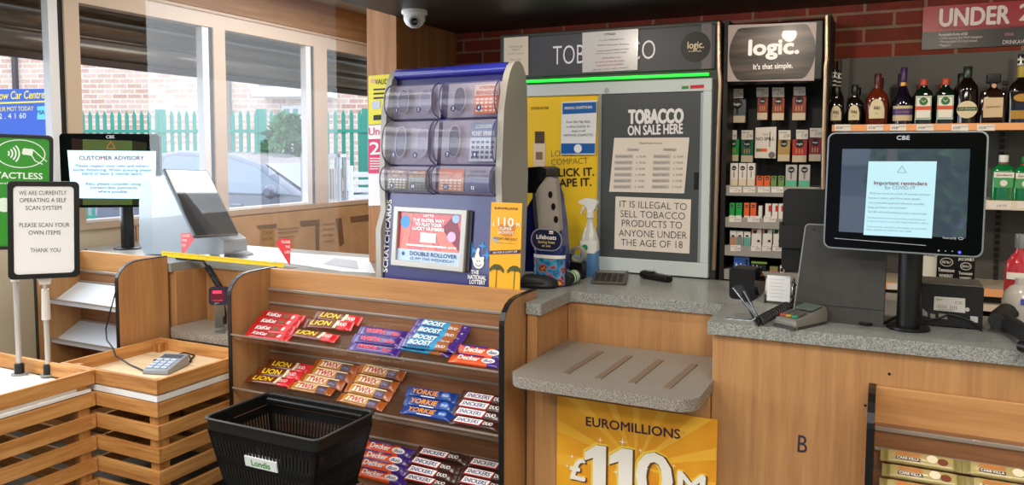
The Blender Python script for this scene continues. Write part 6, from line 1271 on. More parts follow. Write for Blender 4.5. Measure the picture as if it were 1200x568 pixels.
for x_ in (X0+.02, X1-.02): MB().cyl((x_, yP+.02, WT), (x_, yP+.02, WT+.006), .008).build('foot', BLK, t)
# barcode scanner on bent metal stand
c0 = PZ(WT, 868, 374); t = thing('barcode_scanner', 'black cube barcode scanner on a bent silver stand at the counter corner', 'scanner', (c0.x, c0.y, WT)); M = TR(c0.x, c0.y, WT, -12)
MB().prism(rrect(.090, .105, .012, 4), -.03, .03, M @ FR((-.002, .04, .118), 0, -4)).build('scanner_head', BLK, t, bevel=.005)
MB().cyl(M @ Vector((.044, .04, .118)), M @ Vector((.053, .04, .118)), .044, .036, 24).build('side_dome', BLKG, t, smooth=True)
MB().tube([M @ Vector((-.005, .045, .09)), M @ Vector((.0, .05, .055)), M @ Vector((.015, .055, .03))], [.018, .016, .01], 12).build('neck', BLK, t, smooth=True)
st_ = MB()
def strip(mb, P, w__, th, M):
    for (ya, za), (yb_, zb_) in zip(P, P[1:]):
        d_ = Vector((0, yb_-ya, zb_-za)); n_ = Vector((0, -d_.z, d_.y)).normalized()*th
        mb.loft([[(-w__/2, ya, za), (w__/2, ya, za), (w__/2, ya+n_.y, za+n_.z), (-w__/2, ya+n_.y, za+n_.z)], [(-w__/2, yb_, zb_), (w__/2, yb_, zb_), (w__/2, yb_+n_.y, zb_+n_.z), (-w__/2, yb_+n_.y, zb_+n_.z)]], M)
Mst = M @ Matrix.Rotation(R_(-78), 4, 'Z')
strip(st_, [(-.028, .105), (.05, .012), (.035, .002), (-.05, .002)], .03, .004, Mst)
st_.build('bent_stand', mat('stand silver', '#b7c0cc', .25, .8), t, bevel=.001)
strip_ = MB(); strip(strip_, [(.01, .10), (.06, .01)], .016, .004, Mst @ Matrix.Translation((.022, 0, 0))); strip_.build('bent_stand', mat('stand silver', '#b7c0cc', .25, .8), t)
# till roll in chrome holder
c0 = PZ(WT, 911, 357); t = thing('till_roll', 'white till roll paper hanging from a chrome holder beside the computer', 'paper roll', (c0.x, c0.y, WT)); M = TR(c0.x, c0.y+.02, WT, 0)
MB().cyl(M @ Vector((-.045, .02, .055)), M @ Vector((.045, .02, .055)), .034, seg=24).build('paper_roll', PAP, t, smooth=True)
MB().rect(M @ FR((0, -.016, 0), 0, -3), -.038, .012, .042, .108, 0).build('paper_slip', mat('slip white', '#f3f3f2', .5), t)
tx = MB()
for i in range(6): tx.rect(M @ FR((0, -.0165, 0), 0, -3), -.028, .028+i*.013, .018+.003*(i % 3), .0295+i*.013, .0006)
tx.build('printed_lines', mat('faint print', '#c2c2c4', .5), t)
ch = MB()
for s_ in (-1, 1):
    for r_0 in (.03, .04): ch.tube([M @ Vector((s_*.05, .02+r_0*math.cos(R_(a_)), .055+r_0*math.sin(R_(a_)))) for a_ in range(0, 361, 30)], .0025, 6)
    ch.box(s_*.05-.002, s_*.05+.002, -.01, .05, 0, .03, M)
ch.build('chrome_frame', SILV, t, smooth=True)
# card reader
a, b_, c, d = PZ(WT, 905, 378), PZ(WT, 932, 387.5), PZ(WT, 970, 379), PZ(WT, 945, 362)
dx_ = (c-b_); ang_ = math.atan2(dx_.y, dx_.x)
t = thing('card_reader', 'grey handheld card payment terminal lying on the right counter', 'card reader', tuple((a+b_+c)/3)); M = Matrix.Translation(b_+Vector((0, 0, .001))) @ Matrix.Rotation(ang_-R_(90), 4, 'Z')
Lc = dx_.length*1.02; wc = .082
def sec(y_, z1, inset=0): return [(-wc+inset, y_, .0), (0-inset, y_, .0), (0-inset*.5, y_, z1*.6), (-.006-inset, y_, z1), (-wc+.006+inset, y_, z1), (-wc+inset*.5, y_, z1*.6)]
MB().loft([sec(0, .022, .006), sec(.008, .030, .001), sec(Lc*.35, .034), sec(Lc*.7, .046), sec(Lc*.93, .056), sec(Lc, .05, .004)], M).build('case', mat('taupe grey case', '#77736c', .4), t, bevel=.002, smooth=True)
sl_ = math.atan2(.012+.006, Lc*.6); Mt_ = M @ Matrix.Translation((-wc/2, .008, .0312)) @ Matrix.Rotation(math.atan2(.0255, Lc*.85), 4, 'X')
MB().rect(Mt_, -.034, Lc*.50, .034, Lc*.86, .0022).build('display', mat('reader display', '#5b6a62', .15, coat=.5), t)
kk = [MB() for _ in range(4)]
for r_0 in range(4):
    for c_0 in range(3): kk[0 if r_0 else c_0+1].box(-.031+c_0*.021, -.013+c_0*.021, .014+r_0*.016, .025+r_0*.016, .0005, .0045, Mt_)
for k_, nm in zip(kk, ('key grey', 'key red', 'key yellow', 'key green')): k_.build('keys', mat({'key grey': 'key mid grey', 'key red': 'k red', 'key yellow': 'k yellow', 'key green': 'k green'}[nm], {'key grey': '#55534f', 'key red': '#c2452f', 'key yellow': '#b89d3a', 'key green': '#2f9a6a'}[nm], .4), t)
MB().loft([sec(-.001, .012, .004), sec(.02, .012, -.001), sec(Lc*.9, .014, -.001), sec(Lc+.001, .014, .004)], M).build('base_shell', mat('shell dark', '#3a3936', .4), t)
# coiled cable and flat cables
def coil(p0, p1, r_0, turns, th, sag=0):
    p0, p1 = Vector(p0), Vector(p1); d_ = (p1-p0); L_ = d_.length; d_.normalize(); u = d_.cross(Vector((0, 0, 1))).normalized(); v = u.cross(d_); P = []
    n = turns*10
    for i in range(n+1):
        t_ = i/n; q_ = 2*math.pi*turns*t_; P.append(p0+d_*L_*t_+u*math.cos(q_)*r_0+v*math.sin(q_)*r_0-Vector((0, 0, sag*4*t_*(1-t_))))
    return MB().tube(P, th, 6)
a = PZ(WT+.02, 890, 376); b_ = PZ(WT+.022, 924, 358)
t = thing('coiled_cable', 'thick black coiled cable between scanner and card reader', 'cable', tuple(a)); coil(a, b_, .0135, 13, .0042).build('coil', WIRE, t, smooth=True)
MB().tube([a, PZ(WT+.006, 889, 381), PZ(WT+.005, 882, 370), PZ(WT+.02, 878, 362)], .004, 8).tube([b_, PZ(WT+.03, 929, 352), PZ(WT+.03, 926, 345)], .004, 8).build('cable_end', WIRE, t, smooth=True)
t = tag(MB().tube([PZ(WT+.007, *p) for p in [(972, 368), (985, 369), (998, 376), (1015, 380), (1035, 379), (1048, 372), (1056, 368)]], .0045, 8).build('cable', WIRE, smooth=True), 'black cable looping on the counter from card reader to monitor pole', 'cable')
tag(MB().box(-.024, .024, -.009, .009, 0, .016, TR(*PZ(WT+.001, 988, 374), 8)).build('cable_connector', WIRE, bevel=.003), 'small black cable connector block on the counter beside the card reader', 'connector')
# hand scanner gun at the right edge
a = PZ(WT+.035, 1177, 367); b_ = PZ(WT+.035, 1216, 395); t = thing('scanner_gun', 'black hand held scanner gun lying on the counter at the right edge', 'scanner', tuple(PZ(WT, 1185, 385)))
MB().tube([PZ(WT+.04, *p) for p in [(1168, 376), (1172, 371), (1180, 366), (1187, 364)]]+[PZ(WT+.04, 1190, 368)], [.024, .028, .03, .026, .01], 14).build('scanner_head', BLKM, t, smooth=True)
MB().tube([PZ(WT+.035, *p) for p in [(1176, 374), (1188, 382), (1202, 391), (1222, 402)]], [.022, .025, .025, .024], 14).build('handle', BLKM, t, smooth=True)
MB().tube([PZ(WT+.022, *p) for p in [(1196, 405), (1212, 409), (1230, 411)]], [.016, .02, .02], 12).build('trigger_base', BLK, t, smooth=True)
# clear container and pink gin bottle
c0 = PY(2.98, 1196, 372); t = thing('clear_container', 'clear plastic dispenser bottle at the right edge of the counter', 'container', (c0.x, 2.98, WT)); M = WM[t.name]
MB().lathe([(.052, 0), (.056, .006), (.056, .07), (.05, .1), (.036, .12), (.022, .128), (.02, .15)], M, 28).build('body', mat('cloudy clear plastic', '#cfcac0', .15, 0, .25, coat=.5), t, smooth=True); MB().rect(M @ FR((0, -.0575, 0)), -.01, .07, .03, .09, 0).build('blue_mark', mat('mark violet', '#4b4fa0', .4), t)
SZ = WT+.0
p = PY(3.03, 1192, 330); SZ = WT
b = bottle('pink red gin bottle with silver cap at the right frame edge', 1194, 330, 3.035, .085, PY(3.035, 1192, 274).z-WT, [(.92, 0, 2), (1., .01, 2), (1., .60, 2), (.9, .68, 2), (.6, .75, 2), (.34, .80, 2), (.33, .96, 2)], PKG, (.84, 1., .018), mat('cap silver', '#a3a6a8', .3, .7), D=.045, grp=None)
frontlab(*b, -.44, .44, .48, .56, LBW)
# ================================================================= LEFT HAND TILL
pb = PZ(WT, 150, 291)
c0 = CAM+ray(129, 200)*((pb.x-CAM.x)/ray(129, 200).x*.985)
ML2 = FR(c0, 36, 0); q = onplane(ML2, [(69, 157), (189, 156), (186, 243), (72, 243)])
x0, x1 = (q[0][0]+q[3][0])/2, (q[1][0]+q[2][0])/2; y0, y1 = (q[2][1]+q[3][1])/2, (q[0][1]+q[1][1])/2; w_, h_ = x1-x0, y1-y0; ML2 = ML2 @ Matrix.Translation(((x0+x1)/2, (y0+y1)/2, 0))
t = thing('touch_monitor', 'black touch screen showing a customer advisory at the far left till', 'monitor', tuple(pb))
MB().prism(rrect(w_, h_, .02, 5), -.045, -.004, ML2).build('housing', BLKM, t, bevel=.005)
MB().prism(rrect(w_-.004, h_-.004, .019, 5), -.004, .0005, ML2).build('glass_front', BGLASS, t)
sn = MB().rpx(ML2, [(97, 163), (155, 165), (155, 240), (97, 240)], .001).build('screen', mat('screen olive', '#4a552c', .1, emit=.12, spec=.3), t)
MB().rpx(ML2, [(84, 162), (97, 163), (97, 240), (84, 240)], .001).build('screen_side', mat('screen brown', '#2a1a18', .08, emit=.05, spec=.3), sn); MB().rpx(ML2, [(155, 165), (172, 167), (172, 240), (155, 240)], .001).build('screen_side', mat('screen brown', '#2a1a18', .08, emit=.05, spec=.3), sn)
pg = MB().rpx(ML2, [(79, 176), (183, 177), (182, 233), (84, 232)], .0025).build('displayed_notice', mat('advisory blue white', '#bcdcf0', .25, emit=.75), sn)
MB().tpx(ML2, 'CUSTOMER ADVISORY', 93, 185, 169, 185, 4.6, .03, .0035).build('heading', mat('advisory red ink', '#8a3a4a', .5), pg)
tx = MB()
for s_, xa, xb, yy_ in (('Please respect your own and others', 89, 174, 194), ('social distancing. When queuing please', 86, 178, 198.7), ('stand at least 2 metres apart.', 96, 167, 203), ('Also, please consider using', 100, 165, 215), ('contact-less payments', 106, 161, 219.5), ('where possible.', 115, 150, 224)): tx.tpx(ML2, s_, xa, yy_, xb, yy_+.3, 3.1, .012, .0035)
tx.build('lettering', mat('advisory ink', '#5b4a66', .5), pg)
MB().line(ML2, onplane(ML2, [(125, 174), (130, 165.5), (135, 174), (125, 174)]), .003, .0018).build('orange_triangle', mat('triangle orange', '#b5622a', .4, emit=.2), sn)
MB().tpx(ML2, 'CBE', 124.5, 160.3, 134, 160.3, 3.4, .02, .0015).build('lettering', mat('bezel white', '#c9ccd2', .4), t)
MB().cyl((pb.x, pb.y, WT), (pb.x, pb.y, c0.z), .035, seg=24).build('pole', BLK, t, smooth=True); MB().lathe([(.075, 0), (.076, .006), (.06, .01)], Matrix.Translation(pb), 28).build('base', BLK, t, smooth=True)
# kiosk till with tilted screen
tr = PX(-3.26, 243, 200); tl = PX(-3.26, 193, 198); br = PX(-2.99, 279, 273); bl = tl+(br-tr)
t = thing('tilted_till', 'white till housing with a dark screen tilted back behind the clear sheet', 'till', tuple(PZ(WT, 215, 296)))
n_ = (tr-tl).cross(br-tr).normalized(); n_ = n_ if n_.z > 0 else -n_
MB().loft([[tuple(v-n_*.02) for v in (tl, tr, br, bl)], [tuple(v) for v in (tl, tr, br, bl)]]).build('screen_panel', mat('tilted glass', '#20262c', .05, coat=1.), t, bevel=.004)
e_ = MB()
for a_, b__ in ((tl, tr), (tr, br), (br, bl), (bl, tl)): e_.tube([a_-n_*.01, b__-n_*.01], .009, 6)
e_.build('screen_edge', mat('edge steel', '#5d666e', .3, .5), t, smooth=True)
WH2 = mat('grey white housing', '#99a4b0', .3, coat=.3)
ca = PZ(WT, 172, 296)
def zslice(px_l, px_r, y0_, y1_, z_): 
    a_ = on(1, y0_, px_l, 0); 
    return None
P = [(168, 214), (176, 206), (190, 208), (205, 232), (232, 262), (262, 283), (262, 298), (170, 298), (163, 285), (163, 235)]
Q = [PY(2.86, *p) for p in P]; zmin = WT+.001
MB().prism([(v.x, max(zmin, v.z)) for v in Q], -.16, 0, FR((0, 2.86, 0))).build('housing', WH2, t, bevel=.012, seg=3)
mid = (tl+tr+br+bl)/4-n_*.02; MB().tube([mid, mid-n_*.06, Vector((mid.x-.05, 2.95, 1.05))], [.05, .045, .05], 14).build('screen_arm', mat('arm grey', '#6e7780', .35), t, smooth=True)
Mk = FR((0, 2.859, 0)); MB().arc(Mk, *uv(Mk, 182, 288), .012, .005, z=.001).build('lock_ring', mat('ring silver', '#d7dbe0', .25, .5), t)
# small printer
a = PZ(WT, 172, 290)
t = thing('slip_printer', 'small white topped slip printer beside the left monitor pole', 'printer', (-3.60, 3.12, WT)); M = TR(-3.60, 3.13, WT, 20)
MB().box(-.06, .06, -.08, .08, 0, .085, M).build('base', BLK, t, bevel=.006); MB().loft([ring(.075, .09, .085, 5, 20), ring(.075, .09, .10, 5, 20), ring(.06, .075, .13, 5, 20)], M).build('lid', mat('lid white', '#e3e9ef', .3, coat=.4), t, smooth=True)
# little sanitiser bottle, bag, grey paper and painted daylight sheet
M = TR(-3.12, 2.96, WT); t = thing('sanitiser_bottle', 'small clear sanitiser bottle with white cap near the tilted till', 'bottle', (-3.12, 2.96, WT))
c0 = PZ(WT, 252, 297); M = Matrix.Translation(c0); t.location = c0; WM[t.name] = M
MB().loft([ring(.026, .018, 0, 3, 20), ring(.027, .019, .004, 3, 20), ring(.027, .019, .06, 3, 20), ring(.014, .012, .073, 2, 20)], M).build('body', mat('sanitiser clear', '#c4d6e6', .12, 0, .2, coat=.5), t, smooth=True); MB().lathe([(.013, .073), (.0135, .10), (.012, .102)], M, 16).build('cap', WHT, t, smooth=True); MB().rect(M @ FR((0, -.0195, 0)), -.018, .012, .018, .034, 0).build('label', mat('san blue', '#5d7fc4', .4), t)
c0 = PZ(WT, 275, 300); M = TR(c0.x+.0, c0.y+.03, WT, 10)
t = tag(MB().loft([ring(.07, .05, .001, 5, 20), ring(.068, .048, .012, 4, 20), ring(.05, .035, .024, 3, 20), ring(.02, .01, .028, 2, 20)], M).build('paper_bag', mat('crumpled bag', '#a9b0ba', .6), smooth=True), 'grey crumpled bag lying below the tilted till', 'bag')
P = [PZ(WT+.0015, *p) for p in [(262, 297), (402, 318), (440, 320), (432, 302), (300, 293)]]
tag(MB().add([tuple(v) for v in P], [(0, 1, 2, 3, 4)]).build('paper_sheet', mat('counter sheet', '#e6ebf2', .4)), 'long white paper laid on the worktop behind the chocolate rack', 'paper')  # white sheet stands in for bright daylight on the worktop
P = [PZ(WT+.003, *p) for p in [(378, 309), (420, 315), (418, 305), (392, 302)]]
tag(MB().add([tuple(v) for v in P], [(0, 1, 2, 3)]).build('paper_sheet', mat('grey sheet', '#b9c0c9', .4)), 'small greyish paper lying left of the lottery stand', 'paper')
# hanging perspex screen with tape and flags
PSP = glass('perspex', '#f4f8ff', .04, .02, .035)
yG = 2.745
t = tag(MB().add([(-3.37, yG, .952), (-2.185, yG, .952), (-2.185, yG, 2.70), (-3.37, yG, 2.70)], [(0, 1, 2, 3)]).build('perspex_screen', PSP), 'clear perspex protection sheet hanging over the left worktop', 'screen')
a = PY(yG-.004, 190, 294); b_ = PY(yG-.004, 333, 308)
c0 = PY(yG-.004, 190, 300); d0 = PY(yG-.004, 333, 313)
tp = tag(MB().loft([[tuple(c0), tuple(d0), (d0.x, d0.y-.003, d0.z), (c0.x, c0.y-.003, c0.z)], [tuple(a), tuple(b_), (b_.x, b_.y-.003, b_.z), (a.x, a.y-.003, a.z)]]).build('warning_tape', mat('yellow tape', '#e8c81e', .4)), 'yellow measuring tape strip along the bottom of the perspex sheet', 'tape')
Mtp = FR((0, yG-.0075, 0)); tx = MB()
for i in range(70):
    px = 192+i*2; py = 295.2+i*.196
    tx.rpx(Mtp, [(px, py), (px+.5, py), (px+.5, py+(3.2 if i % 5 == 0 else 1.6)), (px, py+(3.2 if i % 5 == 0 else 1.6))], .0008)
tx.build('tape_marks', mat('tape marks', '#a88a14', .5), tp)
RF = mat('flag red', '#d3262c', .4)
Mfl = FR((0, yG+.008, 0)); f1 = tag(MB().rpx(Mfl, [(213, 298), (212, 273), (225, 272.5), (229, 278.5), (215, 298)], .0).build('arrow_flag', mat('flag faded red', '#dc5560', .4)), 'red arrow flag behind the clear sheet pointing right, left of two', 'flag')
MB().tpx(Mfl, 'CLOSE', 213.5, 276, 222.5, 276, 2.6, .01, .001).tpx(Mfl, 'THE', 213.5, 281.5, 219, 281.5, 2.6, .01, .001).tpx(Mfl, 'LID', 213.5, 287, 218, 287, 2.6, .01, .001).build('lettering', WLT, f1)
Mfl = FR((0, yG-.009, 0)); f2 = tag(MB().rpx(Mfl, [(338.5, 310), (323, 284.5), (329, 278.5), (341, 280.5), (340, 310)], .0).build('arrow_flag', RF), 'bright red arrow flag in front of the clear sheet, right of two', 'flag')
MB().tpx(Mfl, 'CLOSE', 330, 283, 340.3, 283.6, 2.8, .01, .001).tpx(Mfl, 'THE', 334.5, 289, 340, 289, 2.8, .01, .001).tpx(Mfl, 'LID', 334, 295, 340, 295, 2.8, .01, .001).build('lettering', WLT, f2)
# glowing scanner on the left stone shelf
c0 = PZ(.641, 258, 388); t = thing('barcode_scanner', 'black barcode scanner glowing red on a stand in the left recess', 'scanner', tuple(c0)); M = TR(c0.x, c0.y, .641, 25)
MH = M @ FR((0, .0, .172), 8, 8)
MB().prism(rrect(.098, .088, .018, 5), -.05, 0, MH).build('scanner_head', mat('scanner dark red black', '#2a0c10', .15, coat=.6), t, bevel=.008, seg=3)
MB().prism(rrect(.06, .05, .008, 4, -.008, -.002), .0, .001, MH).build('window', mat('scan window', '#5a0d16', .1, emit=.4), t)
MB().rect(MH, -.03, .012, .01, .024, .0022).build('red_light', mat('red led', '#ff2038', .3, emit=4), t)
MB().text(MH, 'DATALOGIC', -.006, -.022, .006, .044, 'C', .02, .0015).build('lettering', mat('pale red letters', '#ff5a60'), t)
st_ = MB(); Ms_ = M @ Matrix.Rotation(R_(20), 4, 'Z'); strip(st_, [(-.005, .14), (.028, .012), (.018, .002), (-.05, .002)], .045, .004, Ms_); st_.build('stand', mat('grey stand metal', '#7f7f7c', .35, .6), t, bevel=.001)
MB().tube([M @ Vector((0, .02, .15)), M @ Vector((.01, .03, .08)), M @ Vector((.015, .025, .03))], [.014, .012, .008], 10).build('neck', BLK, t, smooth=True)
p0 = M @ Vector((-.01, .03, .21)); p1 = PY(2.80, 243, 312); p2 = PY(2.84, 234, 304); p3 = PY(2.84, 206, 299)
t = thing('coiled_cable', 'black coiled scanner cable running over the worktop edge', 'cable', tuple(p3)); coil(p0, p1, .012, 12, .004).build('coil', WIRE, t, smooth=True); p3 = PZ(WT+.02, 206, 301); p4 = PZ(WT+.02, 236, 303); coil(p3, p4, .012, 11, .004).tube([p4, p1], .006, 8).build('coil', WIRE, t, smooth=True)
# ================================================================= SIGNS ON POLES, PIN PAD, BASKET
CRT = .5375
def pole_sign(name, label, base_px, corners, yaw, pole_m, roll=0):
    pb = PZ(CRT, *base_px); cx_ = sum(c[0] for c in corners)/4; cy_ = sum(c[1] for c in corners)/4
    r = ray(cx_, cy_); s = (Vector((pb.x, pb.y, 0))-Vector((0, 0, 0))).length/Vector((r.x, r.y, 0)).length
    c0 = CAM+r*(s-.02); M = FR(c0, yaw, 0) @ Matrix.Rotation(R_(roll), 4, 'Z'); q = onplane(M, corners)
    x0, x1 = (q[0][0]+q[3][0])/2, (q[1][0]+q[2][0])/2; y0, y1 = (q[2][1]+q[3][1])/2, (q[0][1]+q[1][1])/2; M = M @ Matrix.Translation(((x0+x1)/2, (y0+y1)/2, 0))
    t = thing(name, label, 'sign', (pb.x, pb.y, CRT+.006)); return t, M, x1-x0, y1-y0, pb
t, M, w_, h_, pb = pole_sign('standing_sign', 'white self scan notice in a black frame on a telescopic pole', (57, 441), [(6, 212.5), (91.5, 212), (95, 322), (11.5, 330)], 57, None, -1.5)
MB().ringprism(rrect(w_, h_, .02, 5), rrect(w_-.042, h_-.042, .016, 5), -.006, .006, M).build('frame', BLK, t, bevel=.002)
o = MB().prism(rrect(w_-.04, h_-.04, .016, 5), -.005, .001, M).build('sheet', mat('notice white', '#eeeeef', .4), t)
tx = MB()
for s_, xa, xb, yy_ in (('WE ARE CURRENTLY', 22, 78, 226), ('OPERATING A SELF', 23, 77.5, 234.5), ('SCAN SYSTEM', 30, 72, 243.5), ('PLEASE SCAN YOUR', 22.5, 81.5, 263.5), ('OWN ITEMS', 33.5, 71, 272.5), ('THANK YOU', 35.5, 71, 293)): tx.tpx(M, s_, xa, yy_, xb, yy_-.3, 4.8, .0, .0022)
tx.build('lettering', mat('notice ink', '#3b3b3e', .5), o)
TOPZ = (M @ Vector((0, -h_/2, 0))).z
MG = mat('pole grey', '#b9b7b2', .3, .3); MCP = mat('pole clear plastic', '#cfcac2', .25, coat=.4)
pt = M @ Vector((-.005, -h_/2, -.01)); pt = Vector((pb.x, pb.y, pt.z))
MB().cyl((pb.x, pb.y, CRT+.05), (pb.x, pb.y, pt.z-.15), .011, seg=14).build('pole', MG, t, smooth=True)
MB().cyl((pb.x, pb.y, pt.z-.18), (pb.x, pb.y, pt.z-.05), .018, .014, 14).build('pole_sleeve', MCP, t, smooth=True); MB().cyl((pb.x, pb.y, pt.z-.06), (pb.x, pb.y, pt.z+.0), .008, seg=10).build('pole_tip', MG, t, smooth=True)
MB().prism([(-.04, .0), (.04, .0), (.026, -.012), (.02, -.035), (-.02, -.035), (-.026, -.012)], -.012, .008, FR((pb.x, pb.y, pt.z+.006), 57)).build('clamp', MCP, t, bevel=.003)
MB().lathe([(.019, 0), (.019, .045), (.015, .05)], Matrix.Translation((pb.x, pb.y, CRT+.006)), 16).build('foot', BLK, t, smooth=True); MB().lathe([(.032, 0), (.032, .006)], Matrix.Translation((pb.x, pb.y, CRT+.006)), 20).build('foot_plate', mat('foot pale', '#8d8f8c', .4), t)
t, M, w_, h_, pb = pole_sign('standing_sign', 'green contactless payment sign in a black frame behind the white notice', (23, 440), [(-50, 151), (62, 162), (63, 285), (-49, 300)], 52, None, -2)
MB().ringprism(rrect(w_, h_, .02, 5), rrect(w_-.03, h_-.03, .015, 5), -.006, .006, M).build('frame', BLK, t, bevel=.002)
o = MB().prism(rrect(w_-.028, h_-.028, .015, 5), -.005, .001, M).build('sheet', mat('sign green', '#2f8f22', .35), t)
k = uv(M, 21, 180); mb = MB(); mb.arc(M, k[0]+.01, k[1], .088, .004, z=.002, ry=.058)
for r_0 in (.014, .026, .038, .050): mb.arc(M, k[0]-.045, k[1], r_0, .006, -42, 42, .0022, seg=12)
mb.line(M, [(k[0]+.022, k[1]+.022), (k[0]+.055, k[1]+.018), (k[0]+.085, k[1]-.012), (k[0]+.105, k[1]-.03)], .004, .0022).line(M, [(k[0]+.02, k[1]+.022), (k[0]+.016, k[1]+.002), (k[0]+.05, k[1]-.006), (k[0]+.054, k[1]+.018)], .004, .0022).line(M, [(k[0]+.05, k[1]-.006), (k[0]+.062, k[1]-.028), (k[0]+.09, k[1]-.042)], .004, .0022).rect(M, k[0]+.018, k[1]-.004, k[0]+.052, k[1]+.022, .0018)
mb.build('contactless_mark', mat('sign pale green', '#e3efe0', .4), o)
tx = MB().tpx(M, 'CONTACTLESS', -36, 204, 50, 206.5, 7, .03, .0022).tpx(M, 'payments welcome here', -30, 213.5, 40, 215, 3, .0, .0022).disc(M, *uv(M, 5, 240), .03, .0022); tx.build('lettering', mat('sign pale green', '#e3efe0'), o)
lowz = (M @ Vector((0, -h_/2, 0))).z
MB().cyl((pb.x, pb.y, CRT+.05), (pb.x, pb.y, lowz-.1), .011, seg=14).build('pole', MG, t, smooth=True); MB().cyl((pb.x, pb.y, lowz-.14), (pb.x, pb.y, lowz-.03), .018, .014, 14).build('pole_sleeve', MCP, t, smooth=True); MB().cyl((pb.x, pb.y, lowz-.05), (pb.x, pb.y, lowz+.01), .008, seg=10).build('pole_tip', MG, t, smooth=True)
MB().lathe([(.019, 0), (.019, .045), (.015, .05)], Matrix.Translation((pb.x, pb.y, CRT+.006)), 16).build('foot', BLK, t, smooth=True); MB().lathe([(.032, 0), (.032, .006)], Matrix.Translation((pb.x, pb.y, CRT+.006)), 20).build('foot_plate', mat('foot pale', '#8d8f8c', .4), t)
# pin pad in the crate
a = PZ(.548, 166, 438); b_ = PZ(.548, 197, 439.5); c = PZ(.548, 200, 426)
t = thing('pin_pad', 'grey blue pin pad lying in the pine crate with its black cable', 'pin pad', tuple((a+c)/2)); M = Matrix.Translation(a) @ Matrix.Rotation(math.atan2((b_-a).y, (b_-a).x), 4, 'Z'); wc = (b_-a).length; Lc = .17
MB().loft([[(0, 0, .0), (wc, 0, 0), (wc, Lc, 0), (0, Lc, 0)], [(.004, .004, .02), (wc-.004, .004, .02), (wc-.004, Lc-.004, .05), (.004, Lc-.004, .05)]], M).build('case', mat('pad grey blue', '#8a9098', .4), t, bevel=.005)
Mk = M @ Matrix.Translation((0, .004, .0205)) @ Matrix.Rotation(math.atan2(.03, Lc), 4, 'X'); MB().rect(Mk, .012, Lc*.68, wc-.012, Lc*.9, .001).build('display', mat('pad lcd', '#4d5560', .2), t)
k_ = MB()
for i in range(4):
    for j in range(3): k_.box(.012+j*(wc-.024)/3, .012+j*(wc-.024)/3+(wc-.024)/4, .012+i*.025, .012+i*.025+.016, .0005, .004, Mk)
k_.build('keys', mat('pad keys', '#b3c3da', .4), t)
P = [PZ(.552, *p) for p in [(199, 432), (212, 429), (224, 423), (222, 417), (212, 416), (200, 420), (192, 425)]]
MB().tube(P, .004, 7).tube([PZ(.552, *p) for p in [(180, 422), (196, 419), (216, 413), (228, 416), (222, 423), (206, 430), (200, 431)]], .0035, 7).build('cable', WIRE, t, smooth=True)
P = [PY(2.39, 136, 340), PY(2.385, 130, 362), PY(2.38, 124, 385), PY(2.36, 125, 398), Vector((-3.145, 2.33, .615)), Vector((-3.11, 2.32, .58)), PZ(.552, 152, 427), PZ(.552, 168, 434)]
tag(MB().tube(P, .0035, 7).build('cable', WIRE, smooth=True), 'thin black cable hanging from the left rack into the pine crate', 'cable')
# shopping basket
t = thing('shopping_basket', 'black slotted plastic shopping basket with a white and green label', 'basket', (-1.92, 2.13, .285))
x0, x1, y0, y1, zr, zb_ = -2.178, -1.665, 1.965, 2.292, .553, .290; BK = mat('basket black', '#121211', .4)
P = rrect(x1-x0, y1-y0, .03, 5); Qi = rrect(x1-x0-.012, y1-y0-.012, .026, 5); Mb = TR((x0+x1)/2, (y0+y1)/2, 0)
MB().ringprism(P, Qi, zr-.045, zr-.003, Mb).build('rim', BK, t, bevel=.002)
MB().ringprism(rrect(x1-x0+.014, y1-y0+.014, .034, 5), rrect(x1-x0-.008, y1-y0-.008, .026, 5), zr-.006, zr, Mb).build('rim_lip', mat('basket edge', '#2b2b2a', .3), t, bevel=.0015)
bd_ = MB(); bw, bh_ = .5*(x1-x0), .5*(y1-y0); tap = .80
def wall(pA, pB, nb):
    # pA,pB = top corners in plan; slotted wall tapering to the base
    A_ = Vector((*pA, zr-.045)); B_ = Vector((*pB, zr-.045)); A2_ = Vector((pA[0]*tap, pA[1]*tap, zb_)); B2_ = Vector((pB[0]*tap, pB[1]*tap, zb_))
    nrm = Vector((-(B_-A_).y, (B_-A_).x, 0)).normalized()*.003
    def quad(u0, u1, v0, v1):
        f = lambda u, v: (A_.lerp(B_, u)).lerp(A2_.lerp(B2_, u), v)
        c_ = [f(u0, v0), f(u1, v0), f(u1, v1), f(u0, v1)]; bd_.loft([[tuple(v) for v in c_], [tuple(v+nrm) for v in c_]], Mb)
    for k in range(nb): u = (k+.5)/nb; quad(u-.33/nb, u+.33/nb, .0, .94)
    quad(0, 1, 0, .14); quad(0, 1, .42, .58); quad(0, 1, .86, 1.0); quad(0, .035, 0, 1); quad(.965, 1, 0, 1)
ex_, ey_ = bw-.008, bh_-.008
wall((-ex_, -ey_), (ex_, -ey_), 30); wall((ex_, -ey_), (ex_, ey_), 20); wall((ex_, ey_), (-ex_, ey_), 30); wall((-ex_, ey_), (-ex_, -ey_), 20)
bd_.build('slotted_walls', BK, t)
fl = MB(); 
for k in range(13): fl.box(-bw*tap+.01+k*(2*bw*tap-.02)/13, -bw*tap+.01+k*(2*bw*tap-.02)/13+.022, -bh_*tap, bh_*tap, zb_-.003, zb_+.002, Mb)
fl.box(-bw*tap, bw*tap, -bh_*tap, -bh_*tap+.02, zb_-.0028, zb_+.0018, Mb).box(-bw*tap, bw*tap, bh_*tap-.02, bh_*tap, zb_-.0028, zb_+.0018, Mb).box(-bw*tap, bw*tap, -.012, .012, zb_-.0028, zb_+.0018, Mb).build('base', BK, t)
MB().box(-bw+.03, bw-.03, bh_-.045, bh_-.03, zr-.02, zr-.008, Mb).build('handle', BK, t, bevel=.003)
